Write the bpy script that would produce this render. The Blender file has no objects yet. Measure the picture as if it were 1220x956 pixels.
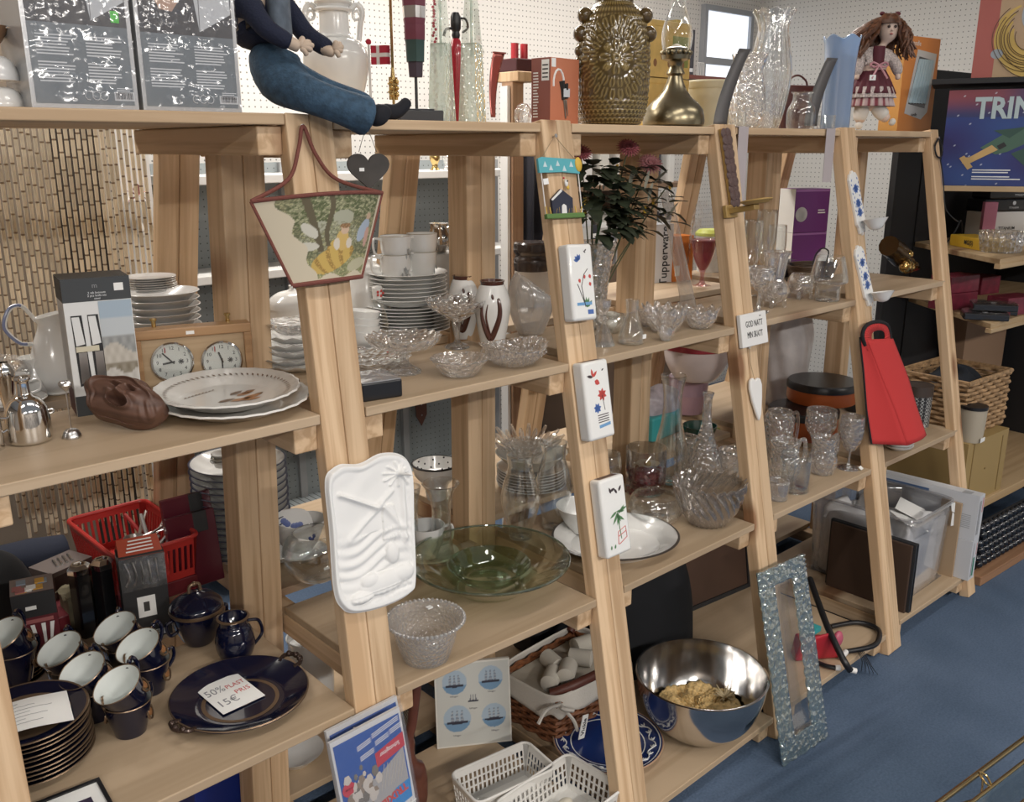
import bpy,random
from math import sin,cos,pi,hypot,atan2,radians,copysign,sqrt,exp
from mathutils import Vector,Matrix
random.seed(7)
SC=bpy.context.scene
COL=SC.collection
PI=pi
# ------------------------------------------------------------------ camera
FPX,PITCH,YAW,ROLL=1088.18,0.2712,0.8311,-0.0017
CAM=Vector((-0.7987,-1.4195,1.5697))
FW=Vector((cos(PITCH)*cos(YAW),cos(PITCH)*sin(YAW),-sin(PITCH)))
RT=Vector((sin(YAW),-cos(YAW),0))
UP=RT.cross(FW)
RT,UP=cos(ROLL)*RT+sin(ROLL)*UP,-sin(ROLL)*RT+cos(ROLL)*UP
cd=bpy.data.cameras.new('camera');cam=bpy.data.objects.new('camera',cd);COL.objects.link(cam)
cd.sensor_fit='HORIZONTAL';cd.sensor_width=36;cd.lens=FPX/1220*36;cd.clip_start=.01
cam.matrix_world=Matrix(((RT.x,UP.x,-FW.x,CAM.x),(RT.y,UP.y,-FW.y,CAM.y),(RT.z,UP.z,-FW.z,CAM.z),(0,0,0,1)))
SC.camera=cam
# surveying helpers: where the sight line through a photo point meets a shelf or a plane
def ray(u,v):return FW*FPX+RT*(u-610)+UP*(478-v)
def onz(u,v,z):
    d=ray(u,v);return CAM+d*((z-CAM.z)/d.z)
def ony(u,v,y):
    d=ray(u,v);return CAM+d*((y-CAM.y)/d.y)
def onx(u,v,x):
    d=ray(u,v);return CAM+d*((x-CAM.x)/d.x)
def onplane(u,v,p,n):
    d=ray(u,v);return CAM+d*((Vector(p)-CAM).dot(n)/d.dot(n))
def pr(P):
    w=Vector(P)-CAM;d=w.dot(FW);return 610+FPX*w.dot(RT)/d,478-FPX*w.dot(UP)/d
def ppm(P):return (Vector(P)-CAM).dot(FW)/FPX     # metres per pixel there
def away(P):
    a=Vector((P[0]-CAM.x,P[1]-CAM.y,0));return a.normalized()
def zat(P,v):
    lo,hi=-1.,3.5
    for _ in range(40):
        m=(lo+hi)/2
        if pr((P[0],P[1],m))[1]>v:lo=m
        else:hi=m
    return (lo+hi)/2
def put(u,vb,w,z,rb=1.):
    """base centre and radius of a round thing whose visible foot is at (u, vb) on the level z, w px wide"""
    P=onz(u,vb,z);r=w/2*ppm(P);C=P+away(P)*r*rb;r=w/2*ppm(C);C=P+away(P)*r*rb
    return C,r
def puty(u,y,z,w):
    """the same for a thing whose foot is hidden: on the level z at depth y"""
    P=ony(u,478,y);C=Vector((P.x,P.y,z));return C,w/2*ppm(C)
def hgt(C,v,r=0):
    Q=Vector(C)+away(C)*r;return zat(Q,v)-C[2]
# ------------------------------------------------------------------ materials
def newmat(n):
    m=bpy.data.materials.new(n);m.use_nodes=True;nt=m.node_tree
    return m,nt,nt.nodes['Principled BSDF'],nt.nodes,nt.links
MC={}
def mat(name,col=(.8,.8,.8),rough=.5,metal=0,spec=.5,noise=0,nscale=20,coat=0,bump=0,bscale=80,emit=None,sub=0):
    if name in MC:return MC[name]
    m,nt,b,N,L=newmat(name)
    b.inputs['Base Color'].default_value=(*col,1);b.inputs['Roughness'].default_value=rough
    b.inputs['Metallic'].default_value=metal;b.inputs['Specular IOR Level'].default_value=spec
    b.inputs['Coat Weight'].default_value=coat
    tc=N.new('ShaderNodeTexCoord')
    if noise:
        t=N.new('ShaderNodeTexNoise');t.inputs['Scale'].default_value=nscale;t.inputs['Detail'].default_value=4
        L.new(tc.outputs['Object'],t.inputs['Vector'])
        r=N.new('ShaderNodeValToRGB');L.new(t.outputs['Fac'],r.inputs['Fac'])
        r.color_ramp.elements[0].position=.3;r.color_ramp.elements[1].position=.7
        r.color_ramp.elements[0].color=(*[max(0,c*(1-noise)) for c in col],1)
        r.color_ramp.elements[1].color=(*[min(1,c*(1+noise)) for c in col],1)
        L.new(r.outputs['Color'],b.inputs['Base Color'])
    if bump:
        t=N.new('ShaderNodeTexNoise');t.inputs['Scale'].default_value=bscale;t.inputs['Detail'].default_value=3
        L.new(tc.outputs['Object'],t.inputs['Vector'])
        bp=N.new('ShaderNodeBump');bp.inputs['Strength'].default_value=bump;bp.inputs['Distance'].default_value=.004
        L.new(t.outputs['Fac'],bp.inputs['Height']);L.new(bp.outputs['Normal'],b.inputs['Normal'])
    if emit:
        b.inputs['Emission Color'].default_value=(*col,1);b.inputs['Emission Strength'].default_value=emit
    MC[name]=m;return m
def glassmat(name,tint=(.97,.98,.98),refl=.35,rough=.02,bump=0,bscale=60,solid=0.,milk=0.,milkcol=(.9,.9,.9),ior=1.45,vor=False,base=.02):
    """clear glass: tinted transmission, mirror reflection by angle, partly bent light for thick cut glass"""
    if name in MC:return MC[name]
    m,nt,b,N,L=newmat(name);N.remove(b);out=N['Material Output']
    tr=N.new('ShaderNodeBsdfTransparent');tr.inputs[0].default_value=(*tint,1)
    gl=N.new('ShaderNodeBsdfGlossy');gl.inputs['Roughness'].default_value=rough;gl.inputs['Color'].default_value=(1,1,1,1)
    lw=N.new('ShaderNodeLayerWeight');lw.inputs['Blend'].default_value=.5
    pw=N.new('ShaderNodeMath');pw.operation='POWER';pw.inputs[1].default_value=3.2;L.new(lw.outputs['Facing'],pw.inputs[0])
    ma=N.new('ShaderNodeMath');ma.operation='MULTIPLY_ADD';ma.inputs[1].default_value=min(.95,refl*2.2);ma.inputs[2].default_value=base+refl*.18;L.new(pw.outputs[0],ma.inputs[0])
    ge=N.new('ShaderNodeNewGeometry');fb=N.new('ShaderNodeMath');fb.operation='MULTIPLY_ADD';fb.inputs[1].default_value=-.6;fb.inputs[2].default_value=1;L.new(ge.outputs['Backfacing'],fb.inputs[0])
    mf=N.new('ShaderNodeMath');mf.operation='MULTIPLY';mf.use_clamp=True;L.new(ma.outputs[0],mf.inputs[0]);L.new(fb.outputs[0],mf.inputs[1])
    mx=N.new('ShaderNodeMixShader');L.new(mf.outputs[0],mx.inputs[0])
    cur=tr
    nrm=None
    if bump:
        tc=N.new('ShaderNodeTexCoord');t=N.new('ShaderNodeTexVoronoi' if vor else 'ShaderNodeTexNoise')
        t.inputs['Scale'].default_value=bscale;L.new(tc.outputs['Object'],t.inputs['Vector'])
        bp=N.new('ShaderNodeBump');bp.inputs['Strength'].default_value=bump;bp.inputs['Distance'].default_value=.006
        L.new(t.outputs['Distance' if vor else 'Fac'],bp.inputs['Height']);nrm=bp.outputs['Normal']
        L.new(nrm,gl.inputs['Normal']);L.new(nrm,lw.inputs['Normal'])
    e_=N.new('ShaderNodeBsdfGlass');e_.inputs['IOR'].default_value=ior;e_.inputs['Roughness'].default_value=rough;e_.inputs['Color'].default_value=(*tint,1)
    if nrm:L.new(nrm,e_.inputs['Normal'])
    ep=N.new('ShaderNodeMath');ep.operation='POWER';ep.inputs[1].default_value=2.2;L.new(lw.outputs['Facing'],ep.inputs[0])
    em=N.new('ShaderNodeMixShader');L.new(ep.outputs[0],em.inputs[0]);L.new(tr.outputs[0],em.inputs[1]);L.new(e_.outputs[0],em.inputs[2]);cur=em
    if solid:
        g=N.new('ShaderNodeBsdfGlass');g.inputs['IOR'].default_value=ior;g.inputs['Roughness'].default_value=rough
        g.inputs['Color'].default_value=(*tint,1)
        if nrm:L.new(nrm,g.inputs['Normal'])
        m2=N.new('ShaderNodeMixShader');m2.inputs[0].default_value=solid
        L.new(cur.outputs[0],m2.inputs[1]);L.new(g.outputs[0],m2.inputs[2]);cur=m2
    if milk:
        df=N.new('ShaderNodeBsdfDiffuse');df.inputs[0].default_value=(*milkcol,1)
        tl=N.new('ShaderNodeBsdfTranslucent');tl.inputs[0].default_value=(*milkcol,1)
        ad=N.new('ShaderNodeMixShader');L.new(df.outputs[0],ad.inputs[1]);L.new(tl.outputs[0],ad.inputs[2])
        m3=N.new('ShaderNodeMixShader');m3.inputs[0].default_value=milk
        L.new(cur.outputs[0],m3.inputs[1]);L.new(ad.outputs[0],m3.inputs[2]);cur=m3
    L.new(cur.outputs[0],mx.inputs[1]);L.new(gl.outputs[0],mx.inputs[2]);L.new(mx.outputs[0],out.inputs['Surface'])
    MC[name]=m;return m
def woodmat(name,c1,c2,axis=2,sc=1.,rough=.6):
    """pine: long streaks along one local axis, soft broad tone, a few knots"""
    if name in MC:return MC[name]
    m,nt,b,N,L=newmat(name)
    tc=N.new('ShaderNodeTexCoord');oi=N.new('ShaderNodeObjectInfo')
    ad=N.new('ShaderNodeVectorMath');ad.operation='ADD'
    ml=N.new('ShaderNodeVectorMath');ml.operation='SCALE';ml.inputs[3].default_value=7
    cb=N.new('ShaderNodeCombineXYZ')
    for i in range(3):L.new(oi.outputs['Random'],cb.inputs[i])
    L.new(cb.outputs[0],ml.inputs[0]);L.new(tc.outputs['Object'],ad.inputs[0]);L.new(ml.outputs[0],ad.inputs[1])
    mp=N.new('ShaderNodeMapping');s=[26*sc]*3;s[axis]=1.1*sc;mp.inputs['Scale'].default_value=s
    L.new(ad.outputs[0],mp.inputs['Vector'])
    n1=N.new('ShaderNodeTexNoise');n1.inputs['Scale'].default_value=1.6;n1.inputs['Detail'].default_value=5;n1.inputs['Distortion'].default_value=.5
    L.new(mp.outputs[0],n1.inputs['Vector'])
    r=N.new('ShaderNodeValToRGB');L.new(n1.outputs['Fac'],r.inputs['Fac'])
    r.color_ramp.elements[0].position=.40;r.color_ramp.elements[1].position=.56
    r.color_ramp.elements[0].color=(*c2,1);r.color_ramp.elements[1].color=(*c1,1)
    mp2=N.new('ShaderNodeMapping');s=[9*sc]*3;s[axis]=3.6*sc;s[1 if axis==2 else 2]=0;mp2.inputs['Scale'].default_value=s
    L.new(ad.outputs[0],mp2.inputs['Vector'])
    vo=N.new('ShaderNodeTexVoronoi');vo.inputs['Scale'].default_value=.8;L.new(mp2.outputs[0],vo.inputs['Vector'])
    r2=N.new('ShaderNodeValToRGB');L.new(vo.outputs['Distance'],r2.inputs['Fac'])
    r2.color_ramp.elements[0].position=.08;r2.color_ramp.elements[1].position=.19
    r2.color_ramp.elements[0].color=(.30,.15,.07,1);r2.color_ramp.elements[1].color=(1,1,1,1)
    mx=N.new('ShaderNodeMix');mx.data_type='RGBA';mx.blend_type='MULTIPLY';mx.inputs[0].default_value=.8
    L.new(r.outputs[0],mx.inputs[6]);L.new(r2.outputs[0],mx.inputs[7])
    hs=N.new('ShaderNodeHueSaturation');L.new(mx.outputs[2],hs.inputs['Color'])
    mr=N.new('ShaderNodeMapRange');mr.inputs[3].default_value=.86;mr.inputs[4].default_value=1.08
    L.new(oi.outputs['Random'],mr.inputs[0]);L.new(mr.outputs[0],hs.inputs['Value'])
    L.new(hs.outputs[0],b.inputs['Base Color']);b.inputs['Roughness'].default_value=rough
    bp=N.new('ShaderNodeBump');bp.inputs['Strength'].default_value=.15;bp.inputs['Distance'].default_value=.002
    L.new(n1.outputs['Fac'],bp.inputs['Height']);L.new(bp.outputs[0],b.inputs['Normal'])
    MC[name]=m;return m
def colmat(name,rough=.6,coat=0):
    """print whose colours are stored on the sheet itself"""
    if name in MC:return MC[name]
    m,nt,b,N,L=newmat(name);a=N.new('ShaderNodeVertexColor');a.layer_name='print'
    L.new(a.outputs[0],b.inputs['Base Color']);b.inputs['Roughness'].default_value=rough;b.inputs['Coat Weight'].default_value=coat
    MC[name]=m;return m
def pegmat(name,col,sp=.025,hole=.17,axes=(0,2)):
    if name in MC:return MC[name]
    m,nt,b,N,L=newmat(name)
    tc=N.new('ShaderNodeTexCoord');sx=N.new('ShaderNodeSeparateXYZ');L.new(tc.outputs['Object'],sx.inputs[0])
    sq=[]
    for a in axes:
        d=N.new('ShaderNodeMath');d.operation='DIVIDE';d.inputs[1].default_value=sp;L.new(sx.outputs[a],d.inputs[0])
        f=N.new('ShaderNodeMath');f.operation='FRACT';L.new(d.outputs[0],f.inputs[0])
        s=N.new('ShaderNodeMath');s.operation='SUBTRACT';s.inputs[1].default_value=.5;L.new(f.outputs[0],s.inputs[0])
        p=N.new('ShaderNodeMath');p.operation='MULTIPLY';L.new(s.outputs[0],p.inputs[0]);L.new(s.outputs[0],p.inputs[1]);sq.append(p)
    ad=N.new('ShaderNodeMath');ad.operation='ADD';L.new(sq[0].outputs[0],ad.inputs[0]);L.new(sq[1].outputs[0],ad.inputs[1])
    lt=N.new('ShaderNodeMath');lt.operation='GREATER_THAN';lt.inputs[1].default_value=hole*hole;L.new(ad.outputs[0],lt.inputs[0])
    mx=N.new('ShaderNodeMix');mx.data_type='RGBA';L.new(lt.outputs[0],mx.inputs[0])
    mx.inputs[6].default_value=(*[c*.25 for c in col],1);mx.inputs[7].default_value=(*col,1)
    L.new(mx.outputs[2],b.inputs['Base Color']);b.inputs['Roughness'].default_value=.55
    MC[name]=m;return m
# ------------------------------------------------------------------ mesh building
def rotz(a):return Matrix.Rotation(a,4,'Z')
def T(x,y,z):return Matrix.Translation((x,y,z))
def frame(o,xd,yd):
    """matrix with origin o, x axis along xd, y axis along yd (made square)"""
    x=Vector(xd).normalized();z=x.cross(Vector(yd)).normalized();y=z.cross(x)
    return Matrix(((x.x,y.x,z.x,o[0]),(x.y,y.y,z.y,o[1]),(x.z,y.z,z.z,o[2]),(0,0,0,1)))
class MB:
    def __init__(s):s.v=[];s.f=[];s.m=[];s.M=Matrix.Identity(4);s.k=0;s.c={}
    def add(s,vs,fs,k=None,M=None):
        o=len(s.v);A=s.M @ M if M is not None else s.M
        s.v += [A @ Vector(p) for p in vs]
        s.f += [tuple(i+o for i in f) for f in fs];s.m += [s.k if k is None else k]*len(fs);return s
    def box(s,x0,x1,y0,y1,z0,z1,k=None,M=None):
        return s.add([(x0,y0,z0),(x1,y0,z0),(x1,y1,z0),(x0,y1,z0),(x0,y0,z1),(x1,y0,z1),(x1,y1,z1),(x0,y1,z1)],
                     [(3,2,1,0),(4,5,6,7),(0,1,5,4),(1,2,6,5),(2,3,7,6),(3,0,4,7)],k,M)
    def quad(s,a,b,c,d,k=None,M=None):return s.add([a,b,c,d],[(0,1,2,3)],k,M)
    def lathe(s,prof,seg=32,k=None,M=None,flute=None,ks=None,capb=True):
        """prof: (r, z) pairs; flute(theta, i, r, z) -> (r, z)"""
        n=len(prof);vs=[]
        for i,(r,z) in enumerate(prof):
            for j in range(seg):
                t=2*PI*j/seg;rr,zz=(r,z) if not flute else flute(t,i,r,z)
                vs.append((rr*cos(t),rr*sin(t),zz))
        for i in range(n-1):
            fs=[(i*seg+j,i*seg+(j+1) % seg,(i+1)*seg+(j+1) % seg,(i+1)*seg+j) for j in range(seg)]
            if i==0:s.add(vs,fs,ks[i] if ks else k,M);o=len(s.v)-len(vs)
            else:
                s.f += [tuple(q+o for q in f) for f in fs];s.m += [(ks[i] if ks else (s.k if k is None else k))]*len(fs)
        kk=(ks[0] if ks else (s.k if k is None else k))
        if capb and prof[0][0]>1e-5:s.f.append(tuple(o+j for j in reversed(range(seg))));s.m.append(kk)
        if capb and prof[-1][0]>1e-5:s.f.append(tuple(o+(n-1)*seg+j for j in range(seg)));s.m.append(ks[-1] if ks else kk)
        return s
    def tube(s,pts,r,seg=8,k=None,M=None,closed=False,caps=True):
        P=[Vector(p) for p in pts];n=len(P);R=r if isinstance(r,(list,tuple)) else [r]*n
        vs=[];up=None
        for i in range(n):
            if closed:t=P[(i+1) % n]-P[i-1]
            else:t=P[min(i+1,n-1)]-P[max(i-1,0)]
            t=t.normalized() if t.length>1e-9 else Vector((0,0,1))
            if up is None:
                up=Vector((0,0,1)) if abs(t.z)<.9 else Vector((1,0,0))
            a=t.cross(up);a=a.normalized() if a.length>1e-6 else t.orthogonal().normalized()
            b=a.cross(t);up=b
            for j in range(seg):
                q=2*PI*j/seg;vs.append(P[i]+(a*cos(q)+b*sin(q))*R[i])
        fs=[(i*seg+j,((i+1) % n)*seg+j,((i+1) % n)*seg+(j+1) % seg,i*seg+(j+1) % seg) for i in range(n if closed else n-1) for j in range(seg)]
        if not closed and caps:fs += [tuple(range(seg)),tuple((n-1)*seg+j for j in reversed(range(seg)))]
        return s.add(vs,fs,k,M)
    def ball(s,c,r,k=None,M=None,seg=14,rings=9,sq=(1,1,1)):
        prof=[(sin(PI*i/rings)*r,-cos(PI*i/rings)*r) for i in range(rings+1)]
        prof[0]=(1e-6,-r);prof[-1]=(1e-6,r)
        A=T(*c) @ Matrix.Diagonal((*sq,1));return s.lathe(prof,seg,k,(M @ A) if M is not None else A,capb=False)
    def prism(s,poly,z0,z1,k=None,M=None,kside=None):
        n=len(poly);vs=[(x,y,z0) for x,y in poly]+[(x,y,z1) for x,y in poly]
        s.add(vs,[tuple(reversed(range(n))),tuple(range(n,2*n))],k,M);o=len(s.v)-2*n
        fs=[(i,(i+1) % n,n+(i+1) % n,n+i) for i in range(n)]
        s.f += [tuple(q+o for q in f) for f in fs];s.m += [(s.k if k is None else k) if kside is None else kside]*n;return s
    def grid(s,fn,nu,nv,k=None,M=None,colf=None,closed=False):
        vs=[fn(i/nu,j/nv) for j in range(nv+1) for i in range(nu+1)]
        fs=[(j*(nu+1)+i,j*(nu+1)+i+1,(j+1)*(nu+1)+i+1,(j+1)*(nu+1)+i) for j in range(nv) for i in range(nu)]
        o=len(s.v);s.add(vs,fs,k,M)
        if colf:
            for j in range(nv+1):
                for i in range(nu+1):s.c[o+j*(nu+1)+i]=colf(i/nu,j/nv)
        return s
    def build(s,name,mats,parent=None,smooth=True,angle=40,mods=()):
        me=bpy.data.meshes.new(name);me.from_pydata([tuple(p) for p in s.v],[],s.f)
        if not isinstance(mats,(list,tuple)):mats=[mats]
        for m in mats:me.materials.append(m)
        me.polygons.foreach_set('material_index',[min(k,len(mats)-1) for k in s.m])
        if s.c:
            ca=me.color_attributes.new('print','FLOAT_COLOR','POINT')
            for i in range(len(s.v)):ca.data[i].color=(*s.c.get(i,(.8,.8,.8)),1)
        if smooth:
            me.polygons.foreach_set('use_smooth',[True]*len(s.f))
            me.set_sharp_from_angle(angle=radians(angle))
        me.update();o=bpy.data.objects.new(name,me);COL.objects.link(o)
        if parent:o.parent=parent
        for md in mods:
            d=o.modifiers.new(md[0].lower(),md[0])
            for a,b in md[1].items():setattr(d,a,b)
        return o
def thing(name,label,cat,M=(0,0,0),group=None):
    o=bpy.data.objects.new(name,None);o.empty_display_size=.05;COL.objects.link(o)
    if isinstance(M,Matrix):o.matrix_world=M
    else:o.location=M
    o['label']=label;o['category']=cat
    if group:o['group']=group
    return o
def tag(o,label,cat,M=None,group=None,kind=None):
    o['label']=label;o['category']=cat
    if M is not None:
        if isinstance(M,Matrix):o.matrix_world=M
        else:o.location=M
    if group:o['group']=group
    if kind:o['kind']=kind
    return o
def struct(o):o['kind']='structure';return o
def dup(root,M=None,label=None,group=None):
    r=root.copy();COL.objects.link(r)
    if M is not None:
        if isinstance(M,Matrix):r.matrix_world=M
        else:r.location=M
    if label:r['label']=label
    if group:r['group']=group
    for ch in list(root.children):
        c=ch.copy();COL.objects.link(c);c.parent=r
        for g in list(ch.children):
            d=g.copy();COL.objects.link(d);d.parent=c
    return r
def text(body,size,M,m,parent=None,name='lettering',align='CENTER',ext=.0002,sx=1.,bold=0,lsp=1.):
    cu=bpy.data.curves.new(name,'FONT');cu.body=body;cu.size=size;cu.align_x=align;cu.align_y='CENTER'
    cu.extrude=ext;cu.offset=bold;cu.space_line=lsp;cu.resolution_u=2;cu.materials.append(m)
    tmp=bpy.data.objects.new(name,cu);COL.objects.link(tmp)
    dg=bpy.context.evaluated_depsgraph_get();me=bpy.data.meshes.new_from_object(tmp.evaluated_get(dg),depsgraph=dg)
    bpy.data.objects.remove(tmp);bpy.data.curves.remove(cu)
    o=bpy.data.objects.new(name,me);COL.objects.link(o)
    if parent:o.parent=parent
    o.matrix_local=M @ Matrix.Diagonal((sx,1,1,1));return o
def barM(p0,p1,side=(1,0,0)):
    p0=Vector(p0);p1=Vector(p1);z=(p1-p0).normalized();x=Vector(side);x=(x-z*x.dot(z)).normalized();y=z.cross(x)
    return Matrix(((x.x,y.x,z.x,p0.x),(x.y,y.y,z.y,p0.y),(x.z,y.z,z.z,p0.z),(0,0,0,1))),(p1-p0).length
def bar(name,p0,p1,w,d,m,parent,side=(1,0,0),bev=.003,y0=None):
    """square timber from p0 to p1, w along side, d across it"""
    M,l=barM(p0,p1,side);b=MB();b.box(-w/2,w/2,-d/2 if y0 is None else y0,d/2 if y0 is None else y0+d,0,l)
    o=b.build(name,m,parent,smooth=False,mods=[('BEVEL',dict(width=bev,segments=2))] if bev else ())
    if parent:o.matrix_local=M
    else:o.matrix_world=M
    return o
def bez(pts,n=8):
    """smooth path through the points"""
    P=[Vector(p) for p in pts];out=[]
    for i in range(len(P)-1):
        a=P[max(i-1,0)];b=P[i];c=P[i+1];d=P[min(i+2,len(P)-1)]
        for k in range(n):
            t=k/n;out.append(.5*((2*b)+(c-a)*t+(2*a-5*b+4*c-d)*t*t+(3*b-a-3*c+d)*t**3))
    out.append(P[-1]);return out
def skin(name,chains,m,parent,sub=2,root=None):
    """one continuous body grown round a skeleton: chains of (point, radius); equal points are joined"""
    idx={};vs=[];rs=[];es=set()
    def vid(p,r):
        key=tuple(round(c,4) for c in p)
        if key not in idx:idx[key]=len(vs);vs.append(p);rs.append(r)
        return idx[key]
    for ch in chains:
        pre=None
        for p,r in ch:
            i=vid(p,r)
            if pre is not None and pre != i:es.add((pre,i))
            pre=i
    me=bpy.data.meshes.new(name);me.from_pydata(vs,list(es),[]);me.materials.append(m)
    o=bpy.data.objects.new(name,me);COL.objects.link(o)
    if parent:o.parent=parent
    o.modifiers.new('skin','SKIN');s=o.modifiers.new('subdivision','SUBSURF');s.levels=sub;s.render_levels=sub
    if not me.skin_vertices:me.attributes  # layer is made with the modifier
    for i,sv in enumerate(me.skin_vertices[0].data):
        r=rs[i];sv.radius=(r,r) if not isinstance(r,tuple) else r;sv.use_root=(i==0)
    o.modifiers['skin'].use_smooth_shade=True
    return o
def smoothstep(a,b,x):
    t=max(0,min(1,(x-a)/(b-a)));return t*t*(3-2*t)
# ================================================================== room
W_=lambda n,c,**k:mat(n,c,**k)
PINE=woodmat('pine',(.69,.495,.31),(.53,.35,.20))
PINEY=woodmat('pine_board',(.60,.44,.28),(.49,.34,.205),axis=0,sc=.8)
PLY=woodmat('plywood_shelf',(.52,.39,.26),(.45,.33,.212),axis=0,sc=.5,rough=.5)
DARKWOOD=woodmat('brown_wood',(.30,.17,.10),(.20,.11,.06))
WHITE=mat('white_paint',(.78,.77,.75),rough=.5)
CARPET,nt,b,N,L=newmat('carpet')
tc=N.new('ShaderNodeTexCoord');n1=N.new('ShaderNodeTexNoise');n1.inputs['Scale'].default_value=160;n1.inputs['Detail'].default_value=6
n2=N.new('ShaderNodeTexNoise');n2.inputs['Scale'].default_value=3;n2.inputs['Detail'].default_value=3
L.new(tc.outputs['Object'],n1.inputs['Vector']);L.new(tc.outputs['Object'],n2.inputs['Vector'])
ad=N.new('ShaderNodeMath');ad.operation='ADD';L.new(n1.outputs['Fac'],ad.inputs[0]);L.new(n2.outputs['Fac'],ad.inputs[1])
r=N.new('ShaderNodeValToRGB');r.color_ramp.elements[0].position=.35;r.color_ramp.elements[1].position=.75
r.color_ramp.elements[0].color=(.072,.108,.170,1);r.color_ramp.elements[1].color=(.138,.190,.285,1)
hf=N.new('ShaderNodeMath');hf.operation='MULTIPLY';hf.inputs[1].default_value=.5;L.new(ad.outputs[0],hf.inputs[0])
L.new(hf.outputs[0],r.inputs['Fac']);L.new(r.outputs[0],b.inputs['Base Color']);b.inputs['Roughness'].default_value=.95;b.inputs['Specular IOR Level'].default_value=.1
bp=N.new('ShaderNodeBump');bp.inputs['Strength'].default_value=.5;bp.inputs['Distance'].default_value=.004;L.new(n1.outputs['Fac'],bp.inputs['Height']);L.new(bp.outputs[0],b.inputs['Normal'])
X0,X1,Y0,Y1,ZC=-3.2,4.6,-5.4,2.15,2.75
def slab(name,m,x0,x1,y0,y1,z0,z1):
    q=MB();q.box(x0,x1,y0,y1,z0,z1);return struct(q.build(name,m,smooth=False))
slab('floor',CARPET,X0,X1,Y0,Y1,-.1,0)
slab('ceiling',mat('ceiling_white',(.8,.8,.78),rough=.8),X0,X1,Y0,Y1,ZC,ZC+.1)
PEG=pegmat('white_pegboard',(.76,.74,.71),sp=.026,hole=.13)
slab('wall_back',PEG,X0-.1,X1,Y1,Y1+.1,-.1,ZC)
slab('wall_left',mat('brown_wall',(.30,.26,.22),rough=.7),X0-.1,X0,Y0,Y1,-.1,ZC)
slab('wall_right',pegmat('cream_pegboard',(.74,.73,.70),sp=.028,hole=.11,axes=(1,2)),X1,X1+.1,Y0,Y1+.1,-.1,ZC)
slab('wall_front',mat('stocked_wall',(.22,.20,.18),rough=.7,noise=.6,nscale=3),X0-.1,X1+.1,Y0-.1,Y0,-.1,ZC)
# ceiling lamps: long tube fittings over the aisles
LAMP=mat('lamp_diffuser',(1,.96,.9),emit=1.5)
FIT=mat('lamp_housing',(.8,.8,.8),rough=.4)
LIGHTS=[(-2.0,-3.9,105),(.3,-3.9,115),(2.6,-3.9,50),(-1.5,-1.0,9),(.3,-1.0,9),(2.0,-1.0,5),(-.6,1.3,22),(1.1,1.25,30),(2.8,1.2,22)]
for i,(x,y,p) in enumerate(LIGHTS):
    t=thing('ceiling_lamp','long white tube lamp on the ceiling above the %s, %s' % (('far front row','shelf front','rear aisle')[i//3],('left end','middle','right end')[i % 3]),'lamp',(x,y,ZC),'ceiling tube lamps')
    q=MB();q.box(-.62,.62,-.08,.08,-.05,0);q.build('housing',FIT,t,smooth=False)
    q=MB();q.box(-.6,.6,-.07,.07,-.066,-.05);q.build('diffuser',LAMP,t,smooth=False)
    l=bpy.data.lights.new('lamp_light','AREA');l.shape='RECTANGLE';l.size=1.2;l.size_y=.14;l.energy=p;l.color=(1,.94,.87)
    o=bpy.data.objects.new('lamp_light',l);COL.objects.link(o);o.parent=t;o.location=(0,0,-.072)
w=bpy.data.worlds.new('world');SC.world=w;w.use_nodes=True
w.node_tree.nodes['Background'].inputs[0].default_value=(.9,.95,1,1);w.node_tree.nodes['Background'].inputs[1].default_value=.25
# ================================================================== pine shelving
ZS=[1.6179,1.1238,.607,.0784]                  # shelf levels
XT={-1:-.6,0:.0347,1:.6236,2:1.2292,3:1.8526,4:2.4394}
XB={-1:-.62,0:-.0242,1:.61,2:1.2366,3:1.8775,4:2.453}
KF={-1:.18,0:.1769,1:.1935,2:.1921,3:.1956,4:.2029}
HW,ZT,YM=.045,1.618,.2775
def fx(i,z):t=(ZT-z)/ZT;return XT[i]*(1-t)+XB[i]*t
def fyf(i,z):return -KF[i]*(ZT-z)
ORD=['first','second','third','fourth','fifth','sixth']
fname={-1:'at the left edge of the picture',0:'under the tapestry wall pocket',1:'carrying the house plaque and three flat white vases',2:'carrying the beaded candle bracket',3:'carrying the two blue and white candle brackets',4:'at the far right end of the row'}
BDZ={(-1,0):.006,(-1,1):.005,(1,1):-.002,(1,3):-.010,(0,3):-.012,(2,3):-.004,(3,3):.012}
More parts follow.
